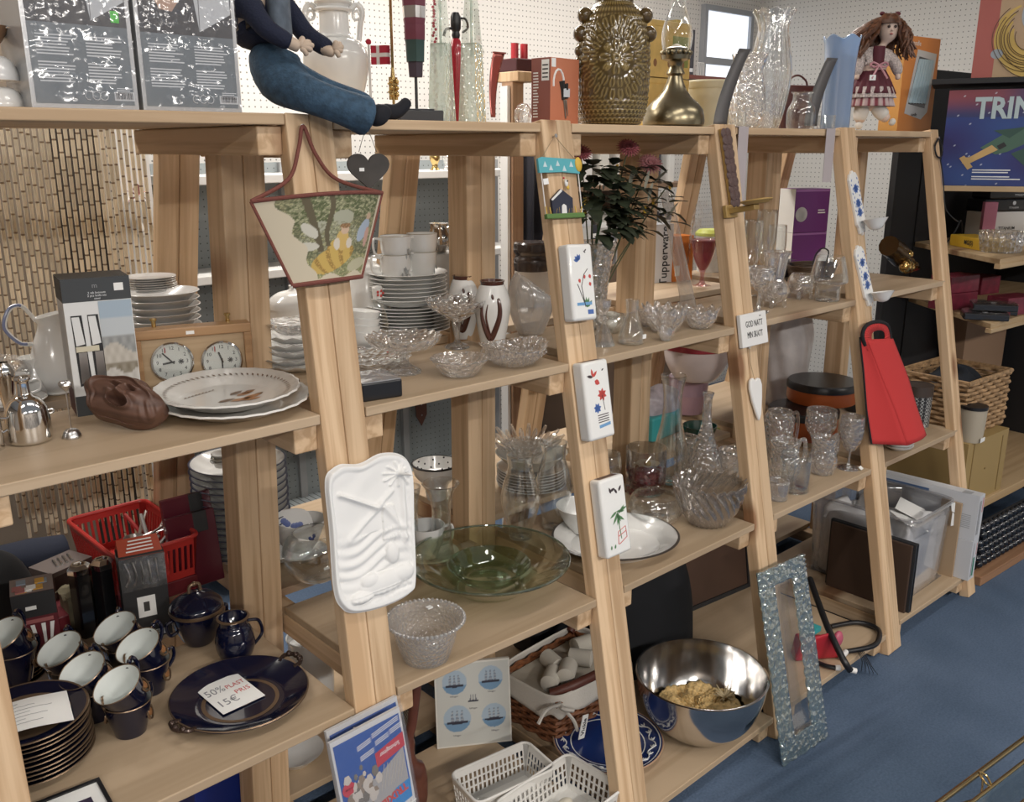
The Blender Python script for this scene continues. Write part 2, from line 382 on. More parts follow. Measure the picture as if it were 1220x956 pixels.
for i in range(-1,5):
    t=thing('shelf_trestle','pine A-frame trestle of paired studs '+fname[i],'shelf frame',(fx(i,0),fyf(i,0)+.02,0),'pine A-frame trestles of the shelf row')
    o=Vector(t.location)
    zt=ZT+.004
    for s in (-1,1):
        if i==4 and s==1:continue
        dx=s*HW/2+(HW/2 if i==4 else 0)
        w_=.0440 if i != 4 else .06
        bar('front_leg',Vector((fx(i,0)+dx,fyf(i,0)+.0175,0))-o,Vector((fx(i,zt)+dx,.0175,zt))-o,w_,.035,PINE,t)
        bar('back_leg',Vector((fx(i,0)+dx,2*YM-fyf(i,0)-.0175,0))-o,Vector((fx(i,zt)+dx,2*YM-.0175,zt))-o,w_,.035,PINE,t)
        bar('centre_post',Vector((fx(i,0)+dx,YM,0))-o,Vector((fx(i,1.55)+dx,YM,1.598))-o,w_,.07,PINE,t)
    for k,z in enumerate(ZS):
        for s in (-1,1):
            x=fx(i,z)+s*(HW+.0235) if not (i==4 and s==1) else fx(i,z)+.0235+HW+.015
            if i==4:x=fx(i,z)+(-.03-.0 if s==-1 else .076)
            if i==4 and s==1:continue
            if i==4:x=fx(i,z)-.0325+.0-.02
            y=fyf(i,z)+.012;zz=z+BDZ.get((i if s==1 else i-1,k),0)-.0185-.0245
            bar('shelf_rail',Vector((x,y,zz))-o,Vector((x,2*YM-y,zz))-o,.045,.048,PINE,t)
SHN=['top','second','third','bottom']
BAYN={-1:'leftmost bay',0:'bay right of the tapestry wall pocket',1:'bay of the bouquet',2:'bay right of the beaded candle bracket',3:'last bay, beside the red bottle bag'}
BZ={}
for b_ in range(-1,4):
    for k,z in enumerate(ZS):
        dz=BDZ.get((b_,k),0)
        BZ[b_,k]=z+dz
        for side in ((0,) if k==0 else (0,1)):
            xa=fx(b_,z)+HW+.0015;xb=fx(b_+1,z)-HW-.0015 if b_<3 else fx(4,z)-.012
            ya,yb=(fyf(b_,z)-.002,fyf(b_+1,z)-.002),(YM-.039,)*2
            if side:ya,yb=(YM+.039,)*2,(2*YM-fyf(b_,z),2*YM-fyf(b_+1,z))
            if k==0:yb=(2*YM,)*2
            q=MB();q.prism([(xa,ya[0]),(xb,ya[1]),(xb,yb[1]),(xa,yb[0])],-.018,0)
            o=q.build('shelf_board',PLY if k else PINEY,smooth=False,mods=[('BEVEL',dict(width=.002,segments=2))])
            tag(o,'%s pine shelf board, %s %s' % (SHN[k],BAYN[b_],('front half' if k else '')+('rear half' if side else '') if not side else 'rear half'),'shelf',(0,0,z+dz),'pine shelf boards')
def bz(b_,k):return BZ[b_,k]+.0004
# ================================================================== shared makers
ORDW=['bottom','second','third','fourth','fifth','sixth','seventh','eighth','ninth','tenth','eleventh','twelfth','thirteenth','fourteenth']
def ordn(i,n):return 'topmost' if i==n-1 else ('bottom' if i==0 else ORDW[i]+' from the bottom')
def ctop(u,y,z=ZT):
    v=150
    for _ in range(6):
        P=ony(u,v,y);v=pr((P.x,y,z))[1]
    return Vector((P.x,y,z))
def silh(C,pts,wall=0,floor_=None):
    """outer profile through measured half widths and heights; with a wall: hollow, open at the top"""
    k=ppm(C);o=[(max(hw*ppm((C[0],C[1],C[2])),1e-5),zat(C,v)-C[2]) for hw,v in pts]
    o[0]=(o[0][0],0.)
    if wall:
        fl=wall if floor_ is None else floor_
        inn=[(max(r-wall,1e-5),max(z,fl)) for r,z in o if z>fl*1.01]
        o=[(1e-5,0)]*(o[0][0]>1e-4)+o+list(reversed(inn))+[(1e-5,fl)]
    else:o=[(1e-5,0)]*(o[0][0]>1e-4)+o+[(1e-5,o[-1][1])]*(o[-1][0]>1e-4)
    return o
def smoothprof(p,n=4):
    """round a coarse profile"""
    q=bez([(a,b,0) for a,b in p],n);return [(max(v.x,1e-5),v.y) for v in q]
def bevelmod(w=.002,s=2):return ('BEVEL',dict(width=w,segments=s,limit_method='ANGLE'))
def boxM(A,B,z=None):
    """frame at A with x along A->B on the level, y away behind, z up"""
    A=Vector(A);B=Vector(B)
    x=Vector((B.x-A.x,B.y-A.y,0));w=x.length;x.normalize();y=Vector((-x.y,x.x,0))
    return Matrix(((x.x,y.x,0,A.x),(x.y,y.y,0,A.y),(x.z,y.z,1,A.z if z is None else z),(0,0,0,1))),w
RX=Matrix.Rotation(PI/2,4,'X')           # text standing on a front face
def front(x,y,z):return T(x,y,z) @ RX
def dots(q,w,h,n,k,seed,y=-.0006,x0=0,z0=0,lw=.7):
    """rows of tiny print as thin bars on a front face"""
    rd=random.Random(seed);dz=h/n
    for i in range(n):
        l=w*(lw+(1-lw)*rd.random());z=z0+h-dz*(i+.5)
        q.quad((x0,y,z-dz*.22),(x0+l,y,z-dz*.22),(x0+l,y,z+dz*.22),(x0,y,z+dz*.22),k)
def rectf(q,x0,x1,z0,z1,k,y=-.0004):q.quad((x0,y,z0),(x1,y,z0),(x1,y,z1),(x0,y,z1),k)
def barcode(q,x0,x1,z0,z1,kw,kb,y=-.0006):
    rectf(q,x0,x1,z0,z1,kw,y);w=(x1-x0);rd=random.Random(3);x=x0+w*.08
    while x<x1-w*.1:
        d=w*(.012+.03*rd.random());rectf(q,x,min(x+d,x1-w*.06),z0+(z1-z0)*.18,z1-(z1-z0)*.1,kb,y-.0003);x += d+w*(.015+.03*rd.random())
CERW=mat('white_porcelain',(.80,.80,.78),rough=.18,coat=.3)
CERG=mat('grey_white_china',(.74,.74,.73),rough=.22,coat=.3)
PAPER=mat('white_paper',(.82,.82,.80),rough=.8)
INK=mat('black_ink',(.02,.02,.022),rough=.6)
BLACKP=mat('black_plastic',(.012,.012,.014),rough=.35)
CHROME=mat('polished_steel',(.78,.77,.75),rough=.08,metal=1)
STEEL=mat('brushed_steel',(.62,.61,.60),rough=.28,metal=1)
BRASS=mat('brass',(.60,.43,.18),rough=.22,metal=1)
CLEAR=glassmat('clear_glass',refl=.38,base=.03)
CRYST=glassmat('cut_crystal',tint=(.99,.99,.99),refl=.55,bump=1.,bscale=75,solid=.30,vor=True,milk=.09,milkcol=(.95,.95,.95),base=.06)
CRYSTF=glassmat('fluted_crystal',tint=(.99,.99,.99),refl=.55,solid=.35,milk=.06,milkcol=(.95,.95,.95),base=.05)
PINKG=glassmat('pink_glass',tint=(.93,.80,.82),refl=.25)
FILM=glassmat('plastic_film',tint=(.96,.96,.97),refl=.3,rough=.12,bump=1,bscale=30,milk=.06)
TAGW=mat('price_tag_white',(.86,.86,.84),rough=.7)
# ================================================================== things on the top board
# two boxed serving sets in shrink film
GB=mat('grey_print',(.17,.20,.225),rough=.35,coat=.5,noise=.06,nscale=8);DK=mat('dark_print',(.06,.06,.07),rough=.35,coat=.5)
LG=mat('pale_print',(.62,.64,.66),rough=.5);SKINP=mat('skin_print',(.55,.36,.27),rough=.5);GRN=mat('green_sticker',(.10,.62,.08),rough=.5)
SILV=mat('silver_edge',(.62,.63,.64),rough=.25,metal=.5);TXT=mat('white_print',(.72,.74,.76),rough=.6)
for n,(ua,va,ub,vb_,vz,lab) in enumerate([(38,123.5,165.5,126.5,19,'tall grey film-wrapped carton with a green sticker beside stacked white bowls'),(171,127,288,129.5,33,'tall grey carton printed with a white box beside the jeans doll')]):
    A=ony(ua,va,.016);B=ony(ub,vb_,.016);M,w=boxM(A,B,BZ[-1,0]+.0005)
    t=thing('display_carton',lab,'box',M,'grey cartons on the top board');H=.36
    q=MB();q.box(0,w,0,.11,0,H,0)
    zz=zat(A,vz)-A.z
    rectf(q,.006,w-.006,.006,zz,1);rectf(q,.006,w-.006,zz,H-.006,2)
    # printed photo: white cube held by a hand
    px=lambda f:w*f
    q.add([(px(.42),-.0008,H*.99),(px(.62),-.0008,zz+.006),(px(.95),-.0008,zz+.035),(px(.95),-.0008,H*.99)],[(0,1,2,3)],3)
    q.add([(px(.66),-.0010,H*.9),(px(.625),-.0010,zz+.008),(px(.62),-.001,zz+.008),(px(.65),-.0010,H*.9)],[(0,1,2,3)],2)
    hand=[(px(.19),zz+.05),(px(.24),zz+.034),(px(.36),zz+.032),(px(.42),zz+.045),(px(.42),zz+.075),(px(.30),zz+.06),(px(.21),zz+.062)]
    q.add([(a,-.0009,b) for a,b in hand],[tuple(range(7))],4)
    for i,(x0,hh,nl) in enumerate([(.1,.62,7),(.1,.30,7),(.55,.62,7),(.55,.30,7)]):
        dots(q,px(.35),zz*.26,nl,5,i+n*9,x0=px(x0),z0=zz*hh)
    dots(q,px(.16),zz*.1,4,5,77,x0=px(.80),z0=zz*.17)
    barcode(q,px(.77),px(.965),.012,.012+zz*.11,3,2)
    for i,x in enumerate((.53,.6,.67)):
        q.tube([(px(x)+.006*cos(a*.7),-.0008,.018+.006*sin(a*.7)) for a in range(8+i)],.0007,4,5)
    if n==0:rectf(q,px(.81),px(.89),zz+.006,zz+.022,6,-.001)
    q.build('carton',[SILV,GB,DK,LG,SKINP,TXT,GRN],t,smooth=False)
    fm=MB();g=[0,w,0,.11]
    fm.grid(lambda a,b:(w*a,-.003-(.0024*(smoothstep(.45,.15,a)+smoothstep(.25,.1,b)*.8)+.0003 if n==0 else .00035)*random.random()-.001*sin(a*5+b*7),H*b),14,30);fm.build('shrink_film',FILM,t)
# white bowls at the far left end
for i,(u,v0,v1,hw) in enumerate([(4,121,96,24),(3,95,66,23)]):
    C=ctop(u,.07,BZ[-1,0]+.0005)
    z0=0 if i==0 else zat(C,96)-C.z
    q=MB();k=ppm(C);h=zat(C,v1)-zat(C,v0)
    q.lathe(smoothprof([(hw*k,0),(hw*k*.98,h*.3),(hw*k*.75,h*.8),(hw*k*.4,h)],4)+[(hw*k*.4,h-.003),(1e-5,h-.003)],28)
    o=q.build('bowl',CERG);tag(o,['lower upturned white bowl at the left end of the top board','upper upturned white bowl at the left end of the top board'][i],'bowl',(C.x,C.y,C.z+z0),'upturned white bowls')
C2=ctop(3,.09,BZ[-1,0]);k=ppm(C2);t=thing('wire_stand','chrome wire stand with small wooden dish at the top left corner','stand',C2)
q=MB();zt=zat(C2,52)-C2.z
for s in (-1,1):q.tube(bez([(s*.03+.03,.07,.001),(s*.03+.03,.07,zt),(.03,.03,zt+.02)],6),.002,6)
q.tube(bez([(0,.07,.0015),(.03,.04,.0015),(.06,.07,.0015)],5),.002,6)
q.tube(bez([(.0,.0,zt+.022),(.035,-.01,zt+.023),(.04,.05,zt+.02)],6),.002,6);q.build('wire_frame',CHROME,t)
q=MB();q.lathe(smoothprof([(.001,0),(.012,0),(.022,.012),(.03,.026)],4)+[(.028,.026),(.02,.012),(.001,.004)],24,M=T(-.004,.01,zt-.002));q.build('dish',mat('olive_wood',(.30,.17,.09),rough=.4),t)
# ---- sitting doll in dungarees
DENIM=mat('denim',(.035,.075,.125),rough=.85,noise=.35,nscale=70,bump=.5,bscale=200)
DENIM2=mat('pale_denim',(.10,.125,.16),rough=.85,noise=.2,nscale=60)
NAVY=mat('navy_knit',(.010,.014,.035),rough=.9,bump=.4,bscale=250);DSKIN=mat('doll_cloth_skin',(.55,.43,.33),rough=.7)
DHAIR=mat('doll_yarn_hair',(.12,.06,.03),rough=.9)
O=ctop(315,.07);d=thing('sitting_doll','large cloth doll in blue dungarees and navy jumper sitting on the top board','doll',O)
def L_(u,v,y):return tuple(ony(u,v,y)-O)
K=ppm(O)
skin('body',[[(L_(312,60,.09),30*K),(L_(310,20,.10),27*K),(L_(312,-22,.10),18*K),(L_(314,-40,.10),12*K),(L_(316,-62,.09),26*K),(L_(317,-88,.085),28*K),(L_(317,-110,.085),18*K)],
     [(L_(310,20,.10),27*K),(L_(296,5,.05),12*K),(L_(318,36,.01),9*K),(L_(352,54,-.005),7.5*K),(L_(358,57,-.008),7*K)],
     [(L_(310,20,.10),27*K),(L_(335,2,.14),12*K),(L_(362,40,.11),9*K),(L_(392,62,.06),7.5*K),(L_(399,61,.055),7*K)]],DSKIN,d)
# fingers, five to a hand
def fing(base,tips,m,par):
    for tp,r in tips:
        b=Vector(base);e=Vector(tp);md=(b+e)/2+Vector((0,-.003,.004))
        skin('finger',[[(tuple(b),r*1.1),(tuple(md),r),(tuple(e),r*.8)]],m,par,1)
fing(L_(357,57,-.008),[(L_(371,50,-.012),.006),(L_(374,55,-.014),.006),(L_(372,61,-.014),.006),(L_(366,67,-.012),.0055),(L_(361,44,-.006),.006)],DSKIN,d)
fing(L_(398,61,.055),[(L_(407,51,.05),.006),(L_(410,56,.048),.006),(L_(409,62,.048),.006),(L_(404,69,.048),.0055),(L_(401,48,.05),.006)],DSKIN,d)
skin('jumper',[[(L_(312,62,.09),31*K),(L_(308,22,.10),29*K),(L_(312,-20,.10),20*K)],
     [(L_(308,22,.10),29*K),(L_(294,4,.05),15*K),(L_(318,36,.01),12*K),(L_(349,53,-.004),10*K)],
     [(L_(308,22,.10),29*K),(L_(337,2,.14),15*K),(L_(364,42,.11),13*K),(L_(396,61,.058),11.5*K)]],NAVY,d)
skin('dungarees',[[(L_(318,80,.10),41*K),(L_(320,46,.10),35*K)],
     [(L_(318,80,.10),41*K),(L_(333,99,.045),30*K),(L_(372,115,-.035),21*K),(L_(412,129,-.055),21*K),(L_(434,138,-.06),25*K),(L_(440,140,-.061),25*K)],
     [(L_(318,80,.10),41*K),(L_(345,94,.11),24*K),(L_(392,110,.075),16*K),(L_(446,127,.03),14*K)]],DENIM,d)
q=MB();q.grid(lambda a,b:tuple(ony(317+28*a+(1-b)*4,45-52*b,.045-.02*sin(a*PI)-.01*(1-b))-O),8,8)
q.build('bib',DENIM2,d,mods=[('SOLIDIFY',dict(thickness=.006))])
BOOT=mat('black_felt',(.008,.009,.014),rough=.85)
skin('shoe',[[(L_(440,140,-.055),13*K),(L_(452,139,-.055),14*K),(L_(460,128,-.05),10*K)],[(L_(452,139,-.055),14*K),(L_(456,141,-.055),10*K)]],BOOT,d)
skin('shoe',[[(L_(452,130,.03),12*K),(L_(468,137,.02),12*K),(L_(482,127,.012),9*K),(L_(487,117,.008),7*K)]],BOOT,d)
q=MB();hc=L_(317,-86,.088)
for i in range(90):
    a=random.random()*2*PI;b=random.random()*1.3;p=Vector((cos(a)*sin(b)*.05,sin(a)*sin(b)*.05,cos(b)*.05))
    q.tube(bez([Vector(hc)+p,Vector(hc)+p*1.15,Vector(hc)+p*1.12-Vector((0,0,.04*b))],3),.004,5)
q.build('hair',DHAIR,d)
q=MB()
for s in (-1,1):q=MB();q.ball(tuple(Vector(hc)+Vector((.015+s*.016,-.046,.004))),.005);q.build('eye',INK,d)
q=MB();q.ball(tuple(Vector(hc)+Vector((.017,-.052,-.010))),.006);q.build('nose',DSKIN,d)
q=MB();q.tube(bez([Vector(hc)+Vector((.0,-.046,-.024)),Vector(hc)+Vector((.016,-.049,-.029)),Vector(hc)+Vector((.03,-.044,-.024))],5),.002,6);q.build('mouth',mat('red_thread',(.4,.05,.05)),d)
q=MB()
# ---- tall white vase with two handles
C=ctop(404,.36);t=thing('handled_vase','tall white glazed vase with two scrolled handles behind the jeans doll','vase',C)
pf=silh(C,[(20,142),(24,130),(33,105),(38,78),(36,60),(27,49),(19,45),(17,30),(17,12),(20,4),(23,-4),(22,-14),(26,-24)],wall=.004)
q=MB();q.lathe(smoothprof(pf[1:14],3)+pf[14:],36);k=ppm(C)
for vv in (45,12,3):q.lathe([(20*k,-.004),(22*k,0),(20*k,.004),(17*k,0)],32,M=T(0,0,zat(C,vv)-C.z))
q.build('body',CERW,t)
for s in (-1,1):
    q=MB();P=[(s*19*k,0,zat(C,12)-C.z),(s*27*k,0,zat(C,5)-C.z),(s*33*k,0,zat(C,14)-C.z),(s*30*k,0,zat(C,30)-C.z),(s*28*k,0,zat(C,48)-C.z)]
    Rt=rotz(-radians(40));q.tube(bez(P,7),3.2*k,8,M=Rt)
    q.tube([(s*(26*k+4*k*cos(a/12*5.5)),0,zat(C,18)-C.z+5*k*sin(a/12*5.5)) for a in range(13)],1.8*k,8,M=Rt)
    q.build('handle',CERW,t)
# ---- table flag
C=ctop(443,.30);k=ppm(C);t=thing('table_flag','small red flag with white cross on a white pole behind the doll','flag',C)
RED=mat('flag_red',(.50,.03,.06),rough=.8)
zt=zat(C,52)-C.z
q=MB();q.lathe([(1e-5,0),(.022,0),(.02,.006),(.004,.01),(1.4*k,.012),(1.4*k,zt),(1e-5,zt)],16);q.build('pole',WHITE,t)
q=MB();q.ball((0,0,zt+2*k),3.3*k);q.build('finial',RED,t)
q=MB();fwd=Vector((.67,-.74,0));w,h=24*k,21*k
def fcol(a,b):return (.85,.83,.82) if abs(a-.36)<.06 or abs(b-.5)<.09 else (.48,.025,.055)
q.grid(lambda a,b:tuple(fwd*(w*a+.004)+Vector((.67*.2,.6,0))*.012*sin(a*7)*a+Vector((0,0,zt-2*k-h*(1-b)))),36,24,colf=fcol)
q.build('cloth',colmat('printed_cloth',.8),t,mods=[('SOLIDIFY',dict(thickness=.0008))])
# ---- brass balance-like ornament on a tall rod
C=ctop(470,.26);k=ppm(C);t=thing('brass_ornament','slim brass rod ornament with bolted clasp behind the black shoes','ornament',C)
q=MB();q.tube([(0,0,0),(0,0,zat(C,-30)-C.z)],1.7*k,8);q.lathe([(1e-5,0),(8*k,0),(7*k,4*k),(2*k,6*k)],20);q.build('rod',BRASS,t)
q=MB()
for s in (-1,1):
    q.tube([(s*4*k,0,zat(C,119)-C.z),(s*4*k,0,zat(C,92)-C.z)],2*k,8)
    for v in (97,105,113):q.ball((s*4*k,-2*k,zat(C,v)-C.z),2.6*k)
q.tube([(0,0,zat(C,95)-C.z),(0,0,zat(C,80)-C.z)],[3.2*k,1.6*k],10)
for v in (100,110):q.box(-7*k,7*k,-1.5*k,1.5*k,zat(C,v)-C.z-k,zat(C,v)-C.z+k)
q.build('clasp',BRASS,t)
# ---- telescopic umbrella on a black stand
C=ctop(497,.16);k=ppm(C);t=thing('folded_umbrella','closed maroon and green banded umbrella upright on a slate block','umbrella',C)
SL=mat('slate',(.05,.053,.06),rough=.7);MAR=mat('maroon_cloth',(.15,.035,.055),rough=.6);GRNC=mat('bottle_green_cloth',(.03,.065,.06),rough=.6);BLKC=mat('aubergine_cloth',(.045,.03,.045),rough=.6)
M=rotz(-.5)
q=MB();q.box(-22*k,30*k,-12*k,12*k,0,14*k,M=M);q.box(-17*k,20*k,-9*k,9*k,14*k,16*k,M=M);q.build('stand',SL,t,smooth=False,mods=[bevelmod(.004)])
z=lambda v:zat(C,v)-C.z
q=MB();q.tube([(0,0,15*k),(0,0,z(90))],1.8*k,8);q.build('shaft',BLACKP,t)
q=MB();ks=[];pf=[]
for (r0,r1,v0,v1,kk) in [(8,9,92,74,2),(10.5,11.5,74,49,1),(12,12.5,48,30,0),(12,13,30,24,0),(13,13.5,22,9,3),(13.5,14.5,8,-20,0)]:
    pf += [(r0*k,z(v0)),(r1*k,z(v1))];ks += [kk,kk]
q.lathe([(1e-5,z(92))]+pf+[(1e-5,z(-20))],12,ks=[2]+ks,flute=lambda t_,i,r,zz:(r*(1+.06*cos(6*t_)),zz))
q.build('canopy',[MAR,GRNC,BLKC,STEEL],t)
q=MB();q.lathe([(11*k,-6*k),(13.8*k,-6*k),(13.8*k,6*k),(11*k,6*k)],4,M=T(0,0,z(15)) @ rotz(PI/4+.8));q.build('buckle',STEEL,t,smooth=False)
# ---- two pointed crackle glass bottles
CRACK=glassmat('crackle_glass',tint=(.93,.96,.93),refl=.4,bump=1.,bscale=110,milk=.42,milkcol=(.62,.72,.66),vor=True)
GTOP=glassmat('clear_green_glass',tint=(.93,.96,.94),refl=.4)
for i,(u,v1,lab) in enumerate([(527,-35,'left pointed crackled glass pyramid bottle beside the slate block'),(563,-35,'right pointed crackled glass pyramid bottle beside the red copper sheet')]):
    C=ctop(u,.14+.02*i);k=ppm(C);t=thing('pyramid_bottle',lab,'bottle',C,'pointed glass pyramid bottles');M=rotz(.35)
    q=MB();zt=z=zat(C,52)-C.z
    q.lathe([(1e-5,0),(16.5*k,0),(17*k,3*k),(12.5*k,zt)],4,M=M @ rotz(PI/4));q.build('frosted_body',CRACK,t,smooth=False)
    q=MB();q.lathe([(12.6*k,zt),(6*k,zat(C,-20)-C.z),(3*k,zat(C,v1)-C.z),(1e-5,zat(C,v1)-C.z+.002)],4,M=M @ rotz(PI/4));q.build('clear_point',GTOP,t,smooth=False)
    q=MB();q.lathe([(1.5*k,zt-15*k),(1.8*k,zat(C,0)-C.z)],8);q.build('bubble_core',CRACK,t)
    if i:q=MB();q.ball((2*k,-14*k,zt-10*k),5*k,sq=(1,.5,1));q.build('glass_drop',CLEAR,t)
# ---- red soda siphon between the bottles
C=ctop(545,.26);k=ppm(C);t=thing('soda_siphon','red soda siphon with black head between two glass pyramids','siphon',C);z=lambda v:zat(C,v)-C.z
SR=mat('red_enamel',(.42,.02,.035),rough=.2,coat=.5)
q=MB();q.lathe(smoothprof([(8*k,0),(9*k,3*k),(9*k,z(75)),(8*k,z(58)),(5*k,z(48)),(4*k,z(46))],4),24);q.build('bottle',SR,t)
q=MB();q.lathe([(4*k,z(46)),(5*k,z(42)),(4*k,z(38)),(6*k,z(34)),(6*k,z(20)),(4*k,z(15)),(1e-5,z(14))],20);q.build('head',BLACKP,t)
q=MB();q.tube(bez([(3*k,0,z(22)),(11*k,-4*k,z(22)),(14*k,-5*k,z(32)),(8*k,-3*k,z(38))],6),1.4*k,8);q.build('lever',BLACKP,t)
q=MB();q.tube(bez([(-3*k,0,z(34)),(-14*k,0,z(36)),(-18*k,0,z(44))],6),1.6*k,8);q.build('spout',BLACKP,t)
# ---- red bead string beside it
C=ctop(520,.34);k=ppm(C);q=MB()
for i in range(int((zat(C,-30)-C.z)/(3.4*k))):q.ball((.003*sin(i*2.1),.003*cos(i*1.7),1.8*k+3.4*k*i),1.8*k,seg=8,rings=6)
tag(q.build('bead_string',mat('red_beads',(.5,.02,.07),rough=.3)),'upright string of small red beads behind the left glass pyramid','beads',C)
# ---- bent red copper sheet
A=ctop(582,.22);k=ppm(A);COP=mat('red_copper',(.42,.13,.11),rough=.25,metal=.7)
q=MB();q.grid(lambda a,b:((-5+12*b+a*(7+11*b))*k,.02*sin(b*2.2)-.02,max(zat(A,140-78*b)-A.z,0)),4,14)
q.box(7*k,26*k,-.02+.02*sin(2.2)-.002,.02*sin(2.2)-.016,zat(A,63)-A.z,zat(A,61)-A.z)
tag(q.build('copper_sheet',COP,mods=[('SOLIDIFY',dict(thickness=.0012))]),'leaning curved sheet of reddish copper right of the glass pyramids','metal sheet',A)
# ---- crystal knob
C=ctop(623,.10);k=ppm(C);q=MB();q.lathe([(1e-5,0),(9*k,0),(11*k,8*k),(10*k,17*k),(5*k,23*k),(1e-5,24*k)],7)
tag(q.build('crystal_block',CRYST,smooth=False),'small cut crystal ornament beside the red scissors carton','ornament',C)
# ---- red-orange scissors carton
A=ctop(633,.155);B=ctop(655,.10);M,w=boxM(A,B,ZT+.0005);t=thing('scissors_carton','brick red and orange carton with kitchen scissors picture beside brown vase','box',M);H=zat(A,70)-A.z
RB=mat('brick_red_print',(.27,.095,.075),rough=.45);OB=mat('orange_print',(.56,.20,.11),rough=.45)
q=MB();q.box(0,w,0,.10,0,H,0);x=w
def side(y0,y1,z0,z1,k_,dx=.0005):q.quad((x+dx,y0,z0),(x+dx,y1,z0),(x+dx,y1,z1),(x+dx,y0,z1),k_)
side(0,.1,0,H,1);side(.003,.018,H*.86,H*.99,2,.001)
rectf(q,w*.55,w*.95,H*.66,H*.97,2,-.0008)
for i in range(4):rectf(q,w*.60,w*.9,H*(.70+i*.06),H*(.72+i*.06),3,-.0012)
dots(q,w*.3,H*.7,16,2,5,x0=w*.1,z0=H*.1);
# printed scissors on the side
q.tube([(x+.001,.028+.018*cos(a),H*.62+.03*sin(a)*1.0) for a in [i*.42 for i in range(9)]],.0025,6,2)
for (y,z0,z1,r) in ((.038,.66,.38,.008),(.05,.62,.4,.008)):q.tube([(x+.0008,y,H*z0),(x+.0008,y+.004,H*(z0+z1)/2),(x+.0008,y+.006,H*z1)],[r,r*.7,r*.6],6,3,M=Matrix.Diagonal((1,1,1,1)))
q.quad((x+.006,.04,H*.42),(x+.006,.062,H*.42),(x+.006,.062,H*.55),(x+.006,.04,H*.55),4)
q.quad((x+.002,.044,H*.38),(x+.002,.05,H*.38),(x+.002,.056,H*.1),(x+.002,.052,H*.1),5);q.quad((x+.002,.05,H*.38),(x+.002,.056,H*.38),(x+.002,.062,H*.14),(x+.002,.06,H*.14),5)
q.build('carton',[RB,OB,TAGW,INK,mat('blue_white_print',(.62,.65,.7)),STEEL],t,smooth=False)
# ---- big brown relief vase
C=ctop(728,.085);k=ppm(C);t=thing('relief_vase','large olive brown glazed floor vase with sunflower relief and knobbed sides','vase',C)
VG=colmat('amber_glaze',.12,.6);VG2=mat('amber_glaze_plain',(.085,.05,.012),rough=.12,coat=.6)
prof=silh(C,[(31,151),(36,145),(41,128),(43,100),(43,70),(41,45),(36,25),(29,12),(25,8),(22,4),(23,-6),(26,-14)])[1:]
NP=[]
for i in range(len(prof)-1):
    pass
pp=smoothprof(prof,16);prof=[(r,z) for r,z in pp if z >= 0]
pz=[z for r,z in prof];Hh=pz[-1];R0=43*k
th0=atan2(-away(C).y,-away(C).x)+.10
zc=zat(C,72)-C.z
def vrel(t_,i,r,z_):
    a=(t_-th0+PI) % (2*PI)-PI;x=a*R0;y=z_-zc;d=hypot(x,y)/R0;th=atan2(y,x);h=0
    def ringed(v,w):return max(0,1-abs(v)/w)
    def petal(n,r0,r1,off=0,w=.5):
        ph=((th+off)*n/(2*PI)) % 1-.5;f=(d-r0)/(r1-r0)
        if not 0<f<1:return 0
        half=w*.5*sin(PI*min(1,max(0,.12+.80*f)))**.7;return max(0,1-abs(abs(ph)-half)/.13)
    if d<1.08 and abs(a)<1.35:
        if d<.13:h=ringed(d-.08,.045)
        elif d<.44:h=petal(8,.13,.44,PI/8,.55)
        elif d<.52:h=0
        elif d<.76:h=petal(20,.52,.76,0,.55)
        elif d<1.06:h=petal(26,.78,1.06,.1,.5)
        if .22<d<.40 and abs(((th+0)*4/(2*PI)) % 1-.5)<.06:h=max(h,.8)
    elif z_<zc-.9*R0 and z_>.004:
        fy=(z_/R0*9) % 1;ph=(x/R0*7+.5*(int(z_/R0*9) % 2)) % 1-.5;h=max(0,1-abs(hypot(ph,fy-.2)-.42)/.2)
    elif z_<zc+1.5*R0:
        ph=(a*9) % 1-.5;fy=(z_/R0*6) % 1-.5;h=max(0,1-hypot(ph,fy)*2.1)
    HV[(round(t_,4),i)]=h
    return r*(1+.030*h),z_
HV={}
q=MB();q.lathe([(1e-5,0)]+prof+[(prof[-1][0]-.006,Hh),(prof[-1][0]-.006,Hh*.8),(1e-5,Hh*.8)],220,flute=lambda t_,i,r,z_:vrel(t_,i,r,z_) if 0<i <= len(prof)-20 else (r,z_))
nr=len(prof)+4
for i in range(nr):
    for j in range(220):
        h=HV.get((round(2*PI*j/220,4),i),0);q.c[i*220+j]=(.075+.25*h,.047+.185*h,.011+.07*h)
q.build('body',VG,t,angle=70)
for s in (-1,1):
    q=MB()
    for n,(dr,v,rr) in enumerate([(36,20,9),(41,42,9),(41,62,7),(42,76,6.5),(42,89,6)][:5 if s<0 else 2]):
        aa=th0+(-1.25 if s<0 else 1.35);q.ball((cos(aa)*dr*k,sin(aa)*dr*k,zat(C,v)-C.z),rr*k)
    q.build('knob_column',VG2,t)
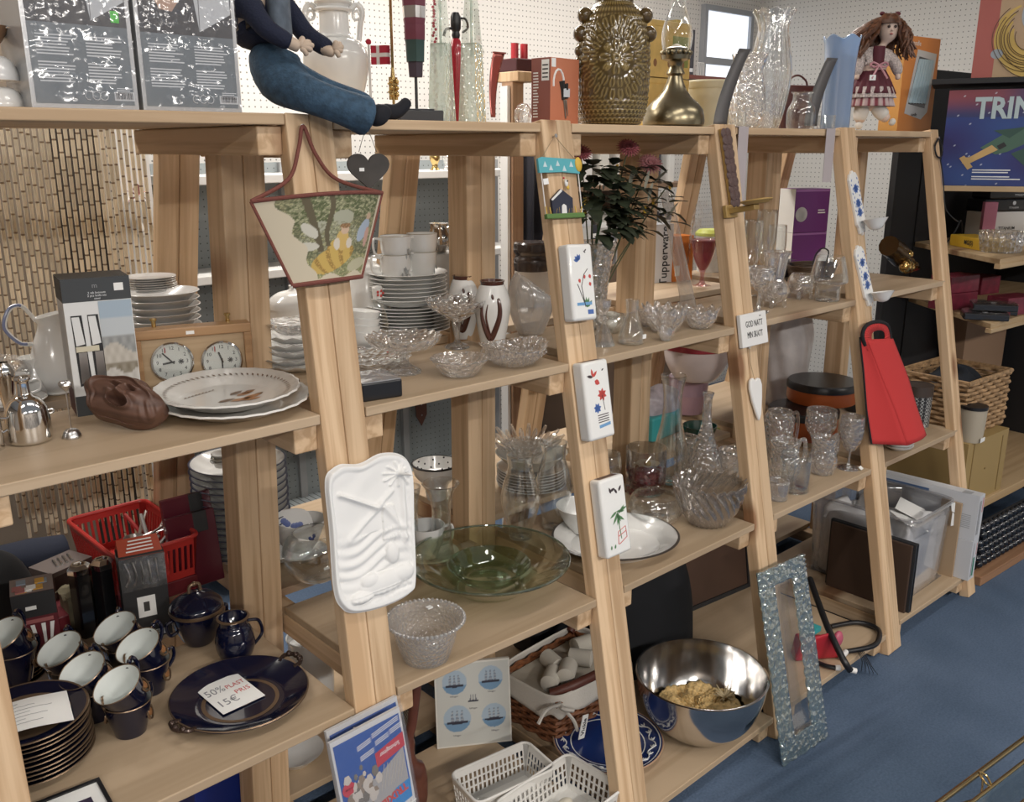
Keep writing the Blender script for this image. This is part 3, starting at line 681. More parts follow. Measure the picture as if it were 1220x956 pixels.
# ---- oil lamp
C=ctop(802,.075);k=ppm(C);z=lambda v:zat(C,v)-C.z;t=thing('oil_lamp','antique brass table oil lamp with clear glass chimney','lamp',C)
OLD=mat('old_brass',(.27,.23,.15),rough=.28,metal=1)
q=MB();q.lathe(smoothprof([(1e-5,0),(33,0),(35.5,7),(35,13)],1)[0:1]+[(x*k,z(v)) for x,v in [(33,151),(36,149),(36.5,145),(36,139),(34,131),(28,123),(20,116),(14,108),(10,98),(8,91),(11,88),(9,83),(7,79),(9,74),(12,72)]],40);q.build('font',OLD,t)
q=MB();q.lathe([(x*k,z(v)) for x,v in [(8,74),(16,71),(17,66),(13,64),(14,58),(10,56)]],28)
for i in range(14):a=i/14*2*PI;q.ball((16*k*cos(a),16*k*sin(a),z(63)),3*k,seg=8,rings=5)
q.build('burner',OLD,t)
q=MB();q.lathe(smoothprof([(x*k,z(v)) for x,v in [(13,68),(17,55),(18,40),(14,22),(9,8),(8,-8),(9,-20)]],5),32,capb=False);q.build('chimney',CLEAR,t)
q=MB();q.lathe([(5*k,z(66)),(6*k,z(54)),(1e-5,z(52))],16);q.build('wick_tube',mat('cream_wick',(.6,.5,.38)),t)
# ---- tins behind
TY=mat('yellow_tin',(.60,.42,.14),rough=.4,noise=.12,nscale=25);TR=mat('tin_brown_print',(.25,.12,.05),rough=.5);TGp=mat('tin_green_print',(.22,.25,.07),rough=.5)
A=ctop(770,.46);B=ctop(818,.46);M,w=boxM(A,B,ZT+.0005)
for n,(v0,v1,lab) in enumerate([(150,92,'lower square yellow tin behind the oil lamp'),(91,22,'upper tall yellow tin behind the oil lamp chimney')]):
    z0=zat(A,v0)-A.z if n else 0;z1=zat(A,v1)-A.z;t=thing('yellow_tin',lab,'tin',M @ T(0,0,z0),'yellow tins behind the oil lamp');h=z1-z0
    q=MB();q.box(0,w,0,w,0,h*.9,0);
    for i in range(5):q.ball((w*(.15+.17*i),0,h*(.25+.13*(i % 2))),.009,1,seg=8,rings=5,sq=(1,.08,1.3))
    rectf(q,w*.55,w*.95,h*.2,h*.75,2);q.build('tin_box',[TY,TR,TGp],t,smooth=False,mods=[bevelmod(.004)])
    q=MB();q.box(-.002,w+.002,-.002,w+.002,h*.88,h);q.build('tin_lid',TY,t,smooth=False,mods=[bevelmod(.005,3)])
C=ctop(842,.50);k=ppm(C);t=thing('cream_canister','round cream lidded canister behind the grey candle strip','tin',C);z=lambda v:zat(C,v)-C.z
CRM=mat('cream_enamel',(.66,.60,.42),rough=.45)
q=MB();q.lathe([(1e-5,0),(25*k,0),(26*k,.003),(26*k,z(104)),(1e-5,z(104))],32);q.build('canister_body',CRM,t)
q=MB();q.lathe([(26.5*k,z(106)),(27*k,z(104)),(27*k,z(98)),(25*k,z(96)),(1e-5,z(96))],32);q.build('canister_lid',CRM,t)
# ---- grey sconce strips with tealight cups
GM=mat('grey_sheet_metal',(.115,.11,.11),rough=.5,metal=.3);LM=mat('lilac_grey_metal',(.45,.40,.41),rough=.5)
for n,(ut,vt,ub,ul,vl,lab) in enumerate([(888,58,858,886,240,'grey bent metal tealight strip before the rippled vase'),(992,69,966,990,217,'grey bent metal tealight strip before the blue vase')]):
    C=ctop((ub+ul)/2,.028);t=thing('tealight_strip',lab,'candle holder',C,'bent metal tealight strips');k=ppm(C);wv=10.5*k
    xd=Vector((cos(-.2),sin(-.2),0))
    def up(b,s):
        u=ub+(ut-ub)*b**1.5;v=150+(vt-150)*b
        return tuple(ony(u,v,.028+.02*b)-C+xd*s*wv*(1-.1*b))
    q=MB();q.grid(lambda a,b:up(b,a*2-1),2,16);q.build('upright_strip',GM,t,mods=[('SOLIDIFY',dict(thickness=.0016))])
    yb=-.006;z0=zat(ctop(ul,yb),vl)-ZT;px_=ctop(ul,yb).x-C.x;w2=10*k
    q=MB();q.box(px_-w2,px_+w2,yb-C.y-.0012,yb-C.y,z0,.0022);q.box(-wv,px_+w2,yb-C.y,.012,.0008,.0022);q.build('hanging_strip',LM,t,smooth=False)
    q=MB();q.lathe([(1e-5,0),(10*k,0),(11*k,15*k),(10*k,15*k),(9*k,2*k),(1e-5,2*k)],24,M=T(.004,-.012,.0025));q.build('tealight_cup',CLEAR,t)
# ---- rippled tall vase, cut crystal vase, small jar
C=ctop(913,.13);k=ppm(C);z=lambda v:zat(C,v)-C.z;q=MB()
RIP=glassmat('rippled_glass',tint=(.96,.965,.965),refl=.35,bump=1.,bscale=26,solid=.55)
q.lathe(smoothprof(silh(C,[(13,151),(17,140),(22,112),(24,85),(20,55),(17,35),(20,22),(24,13)])[1:-1],6),60,flute=lambda t_,i,r,z_:(r*(1+.03*cos(18*t_)*min(1,i/8)),z_+(.004*cos(10*t_) if i>38 else 0)),capb=False)
tag(q.build('rippled_vase',RIP,mods=[('SOLIDIFY',dict(thickness=.003))]),'tall wavy-rimmed rippled glass vase behind the grey candle strip','vase',C)
C=ctop(888,.075);k=ppm(C);q=MB()
q.lathe(silh(C,[(13,152),(17,146),(21,130),(19,105),(15,85),(20,64)])[1:-1],24,flute=lambda t_,i,r,z_:(r*(1+.05*cos(12*t_)),z_),capb=False)
tag(q.build('crystal_vase',CRYST,mods=[('SOLIDIFY',dict(thickness=.004))]),'cut crystal vase standing before the rippled vase','vase',C)
C=ctop(953,.06);k=ppm(C);q=MB();q.lathe(smoothprof(silh(C,[(15,152),(16.5,149),(16.5,132),(13,124),(11,119),(11,112),(13,111)])[1:-1],3),24,capb=False)
tag(q.build('glass_jar',CLEAR,mods=[('SOLIDIFY',dict(thickness=.003))]),'small clear apothecary jar left of the blue vase','jar',C)
# ---- red brown handbag behind
C=ctop(945,.30);k=ppm(C);t=thing('handbag','small dark red leather box bag with arched handle behind the clear jar','bag',C);z=lambda v:zat(C,v)-C.z
LEA=mat('oxblood_leather',(.10,.025,.022),rough=.35,coat=.3)
q=MB();q.box(-23*k,23*k,-.03,.03,0,z(102),M=rotz(-.4));q.build('bag_body',LEA,t,smooth=False,mods=[bevelmod(.01,3)])
q=MB();q.tube(bez([(-14*k,0,z(104)),(-8*k,0,z(93)),(2*k,0,z(90)),(12*k,0,z(96)),(15*k,0,z(104))],6),1.2*k,8,M=rotz(-.4));q.build('bag_handle',LEA,t)
# ---- pale blue vase
C=ctop(994,.065);k=ppm(C);BLV=glassmat('powder_blue_glass',tint=(.6,.72,.85),refl=.3,rough=.08,milk=.9,milkcol=(.42,.55,.74))
q=MB();zt=zat(C,45)-C.z
q.lathe(smoothprof(silh(C,[(17,152),(18,148),(18,120),(19,80),(21,55),(23,45)])[1:-1],6),60,flute=lambda t_,i,r,z_:(r*(1-.10*abs(sin(2*t_))),z_+(.006*cos(6*t_)*smoothstep(.75,1,z_/zt))),capb=False)
tag(q.build('blue_vase',BLV,mods=[('SOLIDIFY',dict(thickness=.003))]),'powder blue glass vase with scalloped rim beside the porcelain doll','vase',C)
# ---- orange candle carton
A=ctop(1068,.15);B=ctop(1108,.125);M,w=boxM(A,B,ZT+.0005);H=zat(A,42)-A.z;OR=mat('orange_card',(.70,.27,.07),rough=.5);OR2=mat('deep_orange_card',(.55,.27,.06),rough=.5)
t=thing('candle_carton','orange carton with window showing pale blue candles, right end of top board','box',M)
q=MB();q.box(0,w,0,.075,0,H,0);q.quad((-.0005,.075,0),(-.0005,0,0),(-.0005,0,H),(-.0005,.075,H),4)
q.add([(w*.16,-.0006,H*.20),(w*.66,-.0006,H*.14),(w*.83,-.0006,H*.22),(w*.93,-.0006,H*.84),(w*.36,-.0006,H*.87)],[(0,1,2,3,4)],1)
q.add([(w*.24,-.0010,H*.30),(w*.74,-.0010,H*.26),(w*.85,-.0010,H*.77),(w*.42,-.0010,H*.80)],[(0,1,2,3)],2)
for i in range(6):
    f=.24+.5*(i+.5)/6;g_=.42+.43*(i+.5)/6
    q.tube([(w*f,-.001,H*.31),(w*g_,-.001,H*.77)],w*.032,8,3)
q.build('carton',[OR,LG,DK,mat('pale_blue_wax',(.45,.62,.72),rough=.4),OR2],t,smooth=False)
text('candle',H*.075,front(w*.3,-.001,H*.93),TAGW,t,sx=.9);text('candle',H*.05,front(w*.44,-.0012,H*.19),INK,t,sx=.9)
# ---- porcelain doll in burgundy dress
C=ctop(1031,.08);k=ppm(C);z=lambda v:zat(C,v)-C.z
t=thing('porcelain_doll','porcelain doll with long auburn curls in burgundy and lace dress','doll',C)
PSK=mat('bisque_skin',(.66,.50,.41),rough=.4);HAIR=mat('auburn_hair',(.115,.045,.02),rough=.45,noise=.5,nscale=90);BUR=mat('burgundy_velvet',(.085,.010,.020),rough=.7);LACE=mat('ivory_lace',(.55,.47,.44),rough=.9,bump=1,bscale=260,noise=.35,nscale=220)
STR=colmat('striped_cotton',.8);IV=mat('ivory_cotton',(.66,.63,.58),rough=.85)
Rv=Vector((RT.x,RT.y,0)).normalized();Fv=Vector((-FW.x,-FW.y,0)).normalized()   # sideways, and out towards the aisle
def D(u,v,out=0):return tuple(Rv*(u-1031)*k+Fv*out+Vector((0,0,z(v))))
hd=Vector(D(1044,33,.0))
skin('body',[[(D(1032,108),12*k),(D(1032,88),11*k),(D(1034,70),12*k),(D(1038,60),8*k),(D(1041,55),4.0*k),(D(1043,50,.001),4.5*k),(D(1045,45,.004),10.5*k),(D(1046,34,.002),13*k),(D(1046,23,0),12*k),(D(1046,15,-.002),7*k)],
     [(D(1034,70),12*k),(D(1019,66,.006),5*k),(D(1013,82,.012),4*k),(D(1012,96,.022),3*k)],
     [(D(1034,70),12*k),(D(1050,66,.006),5*k),(D(1059,80,.010),4*k),(D(1061,96,.018),3*k)],
     [(D(1032,108),12*k),(D(1024,125,.0),8*k),(D(1023,140,.002),7*k),(D(1022,147,.01),6*k)],
     [(D(1032,108),12*k),(D(1040,125,.004),8*k),(D(1047,138,.016),7*k),(D(1055,144,.02),6*k)]],PSK,t)
q=MB()
for dx in (-3.5,4):q=MB();q.ball(tuple(hd+Rv*(dx+1.5)*k+Fv*(12.2*k)+Vector((0,0,0*k))),1.8*k,0,seg=8,rings=6);q.build('eye',mat('doll_eye',(.06,.045,.04),rough=.2),t)
q=MB();q.ball(tuple(hd+Rv*1.8*k+Fv*13.2*k+Vector((0,0,-4*k))),1.4*k,0,seg=8,rings=6);q.build('nose',PSK,t)
q=MB();q.ball(tuple(hd+Rv*1.6*k+Fv*11.6*k+Vector((0,0,-8*k))),1.9*k,0,seg=10,rings=6,sq=(1,1,.45));q.build('mouth',mat('doll_lips',(.45,.12,.12),rough=.4),t)
q=MB()
for dx in (-3.5,4):q.tube([tuple(hd+Rv*(dx-.5+a*2)*k+Fv*12.2*k+Vector((0,0,(3.6+.6*sin(a*PI))*k))) for a in (0,.5,1,1.5)],.35*k,5)
q.build('eyebrow',HAIR,t)
# hair: long curled locks, and a fringe
q=MB();rd=random.Random(5)
for i in range(210):
    a=rd.uniform(.25*PI,1.75*PI)              # round the back, open at the face
    r0=12.5*k;s0=Fv*cos(a)*r0+Rv*sin(a)*r0;top=hd+Vector((0,0,11*k))
    ln=rd.uniform(26,48)*k;sd=sin(a);sp=rd.uniform(.6,1.5)
    drift=Rv*((-26 if sd<0 else 11)*k*abs(sd)*sp)+Fv*rd.uniform(-4,6)*k
    P=[]
    for j in range(9):
        f=j/8;cw=4.2*k*f;ph=rd.random()*0+i+f*12
        P.append(top*(1-f)+(top+s0*1.25)*f+drift*f*f+s0*.55*sin(f*PI)+Vector((0,0,-ln*f*f*.95-.002*f))+Rv*cos(ph)*cw+Fv*sin(ph)*cw)
    q.tube(P,[2.2*k]*7+[1.7*k,.8*k],5)
for i in range(26):
    a=-1.0+2.0*i/25;P=[hd+Vector((0,0,13*k)),hd+Vector((0,0,13.5*k))+Fv*7*k+Rv*sin(a)*7*k,hd+Vector((0,0,8*k))+Fv*12.8*k*cos(a*.9)+Rv*sin(a)*13*k,hd+Vector((0,0,3.6*k))+Fv*13.8*k*cos(a*.85)+Rv*sin(a)*13*k]
    q.tube(bez(P,3),1.5*k,5)
q.build('hair',HAIR,t)
q=MB()
for s in (-1,1):q.ball(tuple(hd+Rv*(2+s*9)*k+Vector((0,0,15*k))+Fv*1*k),4*k,sq=(1.3,.6,.6))
q.build('hair_bow',mat('dark_red_ribbon',(.12,.02,.03),rough=.5),t)
# dress
def skirt(r0,r1,v0,v1,n,amp,ph=0):
    q=MB();c=Rv*2*k
    q.grid(lambda a,b:tuple(c+(Rv*cos(2*PI*a)*1.15+Fv*sin(2*PI*a)*.9)*((r0+(r1-r0)*b**.8)+amp*b*cos(n*2*PI*a+ph))*k+Vector((0,0,z(v0+(v1-v0)*b)))),n*6,10,colf=lambda a,b:[(.50,.40,.38),(.22,.045,.06),(.45,.30,.30)][int(a*n*3) % 3])
    return q
skirt(11,24,82,112,16,1.2).build('skirt',BUR,t,mods=[('SOLIDIFY',dict(thickness=.001))])
skirt(21,24.5,104,117,20,1.4,1).build('lace_band',LACE,t,mods=[('SOLIDIFY',dict(thickness=.001))])
skirt(20,24,112,127,18,1.6,.5).build('striped_flounce',STR,t,mods=[('SOLIDIFY',dict(thickness=.001))])
skin('blouse',[[(D(1032,85),13*k),(D(1034,70),13.5*k),(D(1039,58),8*k)],[(D(1034,70),13.5*k),(D(1018,66,.006),7.5*k),(D(1013,82,.012),7*k),(D(1012,92,.02),5*k)],[(D(1034,70),13.5*k),(D(1051,66,.006),7.5*k),(D(1060,82,.010),7*k),(D(1061,91,.016),5*k)]],LACE,t)
q=MB();q.grid(lambda a,b:tuple(Rv*((a-.5)*14+3)*k+Fv*(14.5-4*(2*a-1)**2)*k+Vector((0,0,z(78-22*b)))),6,6);q.build('bodice_panel',BUR,t)
PNK=mat('pink_ribbon',(.50,.24,.27),rough=.5)
q=MB()
for s in (-1,1):
    c0=Vector(D(1034,79,15*k));q.tube(bez([c0,c0+Rv*s*7*k+Vector((0,0,3*k)),c0+Rv*s*10*k,c0+Rv*s*5*k-Vector((0,0,2*k)),c0],4),1.2*k,6)
    q.tube(bez([c0,c0+Rv*s*5*k-Vector((0,0,8*k))+Fv*3*k,c0+Rv*s*9*k-Vector((0,0,15*k))+Fv*5*k],4),1.2*k,6)
q.build('sash_bow',PNK,t)
q=MB();q.box(-3.5*k,3.5*k,-.001,.001,-3*k,3*k,M=frame(D(1026,94,20*k),Rv,Vector((0,0,1))) @ Matrix.Rotation(PI/2,4,'X'));q.build('price_tag',TAGW,t,smooth=False)
for pts in ([(D(1027,118),9*k),(D(1023,134,.002),9.5*k),(D(1022,147,.004),8*k)],[(D(1036,120),9*k),(D(1044,134,.014),9*k),(D(1052,141,.02),8.5*k)]):
    skin('pantaloon',[pts],IV,t)
for p0,p1 in ((D(1022,149.5,.004),D(1020,150.5,.02)),(D(1055,143,.02),D(1062,148.5,.026))):skin('shoe',[[(p0,6*k),(p1,4.5*k)]],IV,t)
# ================================================================== things hung on the front legs
def legn(i):return Vector((0,-1,KF[i])).normalized()
def onleg(i,u,v,off=0):
    n=legn(i);return onplane(u,v,Vector((0,0,ZT))+n*off,n)
def legM(i,u,v,off=0,roll=0):
    n=legn(i);y=Vector((0,KF[i],1)).normalized();return frame(onleg(i,u,v,off),(1,0,0),y) @ rotz(roll)
def loc2(M,i,u,v,off=0):
    p=M.inverted() @ onleg(i,u,v,off);return p
def pin(parent,M=None):
    q=MB();q.lathe([(.0015,-.0035),(.0015,.004),(.004,.004),(.004,.006),(1e-5,.006)],10);o=q.build('nail',STEEL,parent)
    if M is not None:o.matrix_local=M
    return o
# ---- tapestry wall pocket
M=legM(0,372,290,.004);t=thing('wall_pocket','fan-shaped wall pocket printed with a lady in yellow, hung on the left trestle','wall pocket',M)
c=[loc2(M,0,*p) for p in ((296,241),(452,231),(428,330),(346,341))];tl,tr_,br,bl=c
def blob(a,b,ca,cb,ra,rb,rot=0):
    x,y=a-ca,b-cb;x,y=x*cos(rot)+y*sin(rot),-x*sin(rot)+y*cos(rot);return (x/ra)**2+(y/rb)**2<1
def tap(a,b):
    rd=sin(a*61+sin(b*47)*2.1)*cos(b*53+sin(a*39)*1.7)
    col=(.60,.53,.40)
    inn=.13+.16*(1-b)+.03*sin(b*19)<a<.96 and .06+.03*sin(a*17)<b<.985
    if inn:
        col=(.13,.135,.075) if rd>-.1 else (.24,.23,.13)
        if blob(a,b,.42,.78,.26,.22) or blob(a,b,.75,.86,.22,.13):col=(.10,.115,.055) if rd>0 else (.25,.25,.15)
        if blob(a,b,.60,.72,.10,.09) or blob(a,b,.40,.64,.05,.06):col=(.38,.38,.29)
        if blob(a,b,.5,.50,.30,.18) and rd>.1:col=(.25,.25,.17)
        if b<.28:col=(.19,.20,.10) if rd>0 else (.30,.28,.15)
        if blob(a,b,.50,.25,.27,.13,.42) or blob(a,b,.58,.33,.15,.16):col=(.55,.38,.11) if sin(a*44+b*30+3*sin(b*9))>-.45 else (.33,.21,.06)
        if blob(a,b,.60,.46,.07,.12):col=(.58,.40,.14)
        if blob(a,b,.54,.42,.035,.07) or blob(a,b,.68,.42,.035,.06):col=(.62,.56,.47)
        if blob(a,b,.62,.58,.045,.055):col=(.58,.42,.30)
        if blob(a,b,.62,.625,.055,.028):col=(.24,.14,.07)
        if col[1]<.3 and sin(a*90+4*sin(b*70))*sin(b*80+3*sin(a*60))>.35:col=tuple(c*1.7 for c in col)
        if abs(a-.47-.03*sin(b*9))<.022 and b>.40 or abs(a-.36+.12*(b-.5))<.03 and b>.35:col=(.12,.10,.06)
        if blob(a,b,.84,.56,.06,.14,-.3):col=(.36,.42,.50)
        if blob(a,b,.90,.48,.03,.12):col=(.52,.32,.26)
        if blob(a,b,.88,.72,.03,.04):col=(.50,.36,.25)
        if blob(a,b,.30,.60,.05,.10,.5) or blob(a,b,.26,.42,.10,.05):col=(.56,.54,.46)
        if blob(a,b,.83,.16,.14,.07,.3):col=(.47,.44,.30)
    return col
def pk(a,b):
    top=tl.lerp(tr_,a);bot=bl.lerp(br,a);p=bot.lerp(top,b);s=1-(2*a-1)**2
    return (p.x,p.y,.004+.045*s*(.35+.65*b))
q=MB();q.grid(pk,120,90,colf=tap);q.build('front_panel',colmat('printed_tapestry',.85),t,mods=[('SOLIDIFY',dict(thickness=.002))])
q=MB();q.grid(lambda a,b:(bl.lerp(br,a).lerp(tl.lerp(tr_,a),b).x,bl.lerp(br,a).lerp(tl.lerp(tr_,a),b).y,.001),4,4);q.build('back_panel',mat('cream_linen',(.55,.50,.42),rough=.9),t)
BRD=mat('red_brown_braid',(.19,.06,.045),rough=.8,bump=.5,bscale=300)
q=MB();q.tube([pk(i/24,1) for i in range(25)],.0035,8);q.tube([pk(i/24,0) for i in range(25)],.004,8);q.tube([pk(0,i/10) for i in range(11)],.0028,8);q.tube([pk(1,i/10) for i in range(11)],.0028,8)
q.build('braid_edging',BRD,t)
pg=loc2(M,0,357,152);a1=loc2(M,0,352,178);a2=loc2(M,0,340,215);b1=loc2(M,0,372,185);b2=loc2(M,0,398,215)
q=MB();q.tube(bez([tuple(tl)[:2]+(.006,),tuple(a2)[:2]+(.006,),tuple(a1)[:2]+(.007,),tuple(pg)[:2]+(.008,),tuple(b1)[:2]+(.007,),tuple(b2)[:2]+(.006,),tuple(tr_)[:2]+(.006,)],6),.0035,8);q.build('hanging_cord',BRD,t)
pin(t,T(pg.x,pg.y,.002))
# ---- slate heart
P=ony(439,203,-.012);k=ppm(P);t=thing('slate_heart','dark slate heart with price sticker hanging under the top board','heart',frame(P,(cos(-.25),sin(-.25),0),(0,0,1)))
hp=[(16*sin(a)**3/16*26*k,(13*cos(a)-5*cos(2*a)-2*cos(3*a)-cos(4*a))/16*24.5*k+1*k) for a in [2*PI*i/48 for i in range(48)]]
q=MB();q.prism(hp,-.003,.003);q.build('slate',mat('dark_slate',(.062,.055,.05),rough=.8,noise=.15,nscale=30),t,smooth=False)
q=MB();q.box(-12*k,-6*k,-1*k,3*k,.003,.0036);q.build('price_sticker',TAGW,t,smooth=False)
zt=zat((P.x,-.012),143)-P.z
q=MB();q.tube(bez([(-11*k,21*k,0),(0,zt*.8,0),(11*k,21*k,0)],6),.0006,5);q.tube([(0,zt*.75,0),(0,zt,-.002),(0,zt,-.014)],.0008,5);q.build('cord',mat('thin_wire',(.12,.11,.1),rough=.4,metal=.8),t)
# ---- plaster relief
M=legM(0,437,636,.004);t=thing('plaster_relief','white plaster wall relief of a windmill, boats and ducks','relief',M)
oc=[loc2(M,0,*p) for p in ((384,566),(488,548),(491,706),(398,724))]
out=[loc2(M,0,*p) for p in ((388,562),(402,553),(425,552),(450,540),(475,542),(487,562),(489,620),(491,690),(484,707),(455,722),(420,730),(403,723),(394,700),(389,630),(384,580))]
cx=sum(p.x for p in out)/15;cyy=sum(p.y for p in out)/15
rim=bez([(p.x,p.y,0) for p in out+out[:2]],6)[:90]
X0_,X1_=min(p.x for p in rim),max(p.x for p in rim);Y0_,Y1_=min(p.y for p in rim),max(p.y for p in rim)
def seg(x,y,ax,ay,bx,by):
    dx,dy=bx-ax,by-ay;t_=max(0,min(1,((x-ax)*dx+(y-ay)*dy)/(dx*dx+dy*dy)));return hypot(x-ax-t_*dx,y-ay-t_*dy)
def hrel(a,b):
    """a across, b up, 0..1"""
    h=.15*sin(a*9+2*sin(b*11))*sin(b*13+1.5*sin(a*8))
    y=b*1.75
    for (ax,ay,bx,by,w,hh) in [(.18,1.42,.52,1.18,.022,.9),(.56,1.15,.20,.90,.03,.5),(.52,1.16,.72,1.30,.03,.5),(.58,1.2,.78,.85,.03,.5),(.80,.7,.86,1.5,.03,.7)]:
        d=seg(a,y,ax,ay,bx,by);h += hh*exp(-(d/w)**2)
    if .55<a<.76 and .78<y<1.16 and abs(a-.655)<.06+.10*(1.16-y):h += .6                         # mill
    for i in range(11):
        an=i/11*2*PI;d=seg(a,y,.83,1.48,.83+.17*cos(an),1.48+.14*sin(an));h += .55*exp(-(d/.012)**2)
    if y<.9:h += .25*sin(y*48+4*sin(a*7))*(1 if y>.45 else .4)                                 # water
    for (ca,cb,ra,rb) in [(.50,.30,.20,.10),(.36,.37,.08,.07),(.72,.33,.12,.08),(.64,.60,.06,.10),(.25,.22,.1,.06)]:
        d=((a-ca)/ra)**2+((y-cb)/rb)**2
        if d<1.6:h=max(h,1.1*sqrt(max(0,1.6-d))/1.26)
    if y<.25 or a>.88:h += .35*abs(sin(a*50)*sin(y*41))
    return h
q=MB()
def rel(a,b):                                   # a round the edge, b out from the middle
    i=a*90;p=rim[int(i) % 90].lerp(rim[(int(i)+1) % 90],i-int(i));x=cx+(p.x-cx)*b;y=cyy+(p.y-cyy)*b
    u_,v_=(x-X0_)/(X1_-X0_),(y-Y0_)/(Y1_-Y0_);e=smoothstep(.86,.93,b);ed=1-smoothstep(.955,1,b)
    return (x,y,.004+.010*ed+(1-e)*(.0085*hrel(u_,v_)-.003))
q.grid(rel,220,110);PLA=mat('white_plaster',(.80,.80,.79),rough=.75);q.build('relief_panel',PLA,t,angle=180)
q=MB();q.prism([(p.x*.97+cx*.03,p.y*.97+cyy*.03) for p in rim],0,.0045);q.build('back_slab',PLA,t,smooth=False)
# ---- house plaque
M=legM(1,664,225,.004);t=thing('house_plaque','painted tin plaque with blue roof, dark cottage and green ground','plaque',M)
def LP(u,v,o=0):p=loc2(M,1,u,v);return (p.x,p.y,o)
def poly(q,pts,z0,z1,k):q.prism([LP(*p)[:2] for p in pts],z0,z1,k)
CY=mat('turquoise_paint',(.10,.42,.48),rough=.4);NV=mat('navy_paint',(.018,.022,.045),rough=.45);GR=mat('green_paint',(.10,.20,.05),rough=.5);YL=mat('yellow_paint',(.68,.44,.06),rough=.5)
q=MB();poly(q,[(639,207),(637,190),(641,188),(684,191),(687,208),(668,206)],0,.006,0)
for (u,v) in ((645,197),(652,201),(660,196),(668,202),(676,197)):poly(q,[(u-2,v+3),(u,v-4),(u+3,v+3)],.006,.0066,1)
q.build('roof',[CY,mat('ice_paint',(.55,.70,.74))],t,smooth=False,mods=[bevelmod(.001)])
q=MB();q.tube([LP(642,207,.003),LP(648,258,.003)],.0012,6);q.tube([LP(686,207,.003),LP(691,256,.003)],.0012,6);q.build('side_wire',WHITE,t)
q=MB();poly(q,[(646,256),(691,254),(692,260),(647,262)],0,.010,0);q.build('ground_strip',GR,t,smooth=False,mods=[bevelmod(.002)])
q=MB()
for i in range(9):u=648+i*5;q.tube([LP(u,257,.006),LP(u+random.uniform(-2,2),250-random.random()*4,.006)],.0012,5)
q.build('grass_blade',YL,t)
q=MB();poly(q,[(655,256),(653,238),(664,226),(678,237),(679,256)],.001,.007,0);poly(q,[(665,256),(665,246),(667,244),(670,246),(671,256)],.007,.0082,1);poly(q,[(652,239),(664,226),(665,229),(654,240)],.007,.008,1);q.build('cottage',[NV,WHITE],t,smooth=False)
q=MB();q.ball(LP(671,219,.005),.006,0,sq=(.8,1.3,.5));q.ball(LP(673,224,.005),.005,1,sq=(.8,1,.5));q.ball(LP(668,213,.005),.0022,2);q.ball(LP(671,217,.009),.0016,3);q.build('bird',[WHITE,YL,RED,INK],t)
q=MB();q.ball(LP(685,197,.006),.013,0,sq=(.8,1.2,.35));q.build('sun',YL,t)
q=MB();poly(q,[(644,214),(650,213),(651,220),(645,221)],.003,.0036,0);q.build('price_tag',TAGW,t,smooth=False)
q=MB();q.tube([LP(643,188,.003),LP(658,163,.003),LP(681,190,.003)],.0008,5);q.build('cord',mat('jute',(.33,.25,.16),rough=.9),t);pin(t,T(*LP(658,163,.002)))
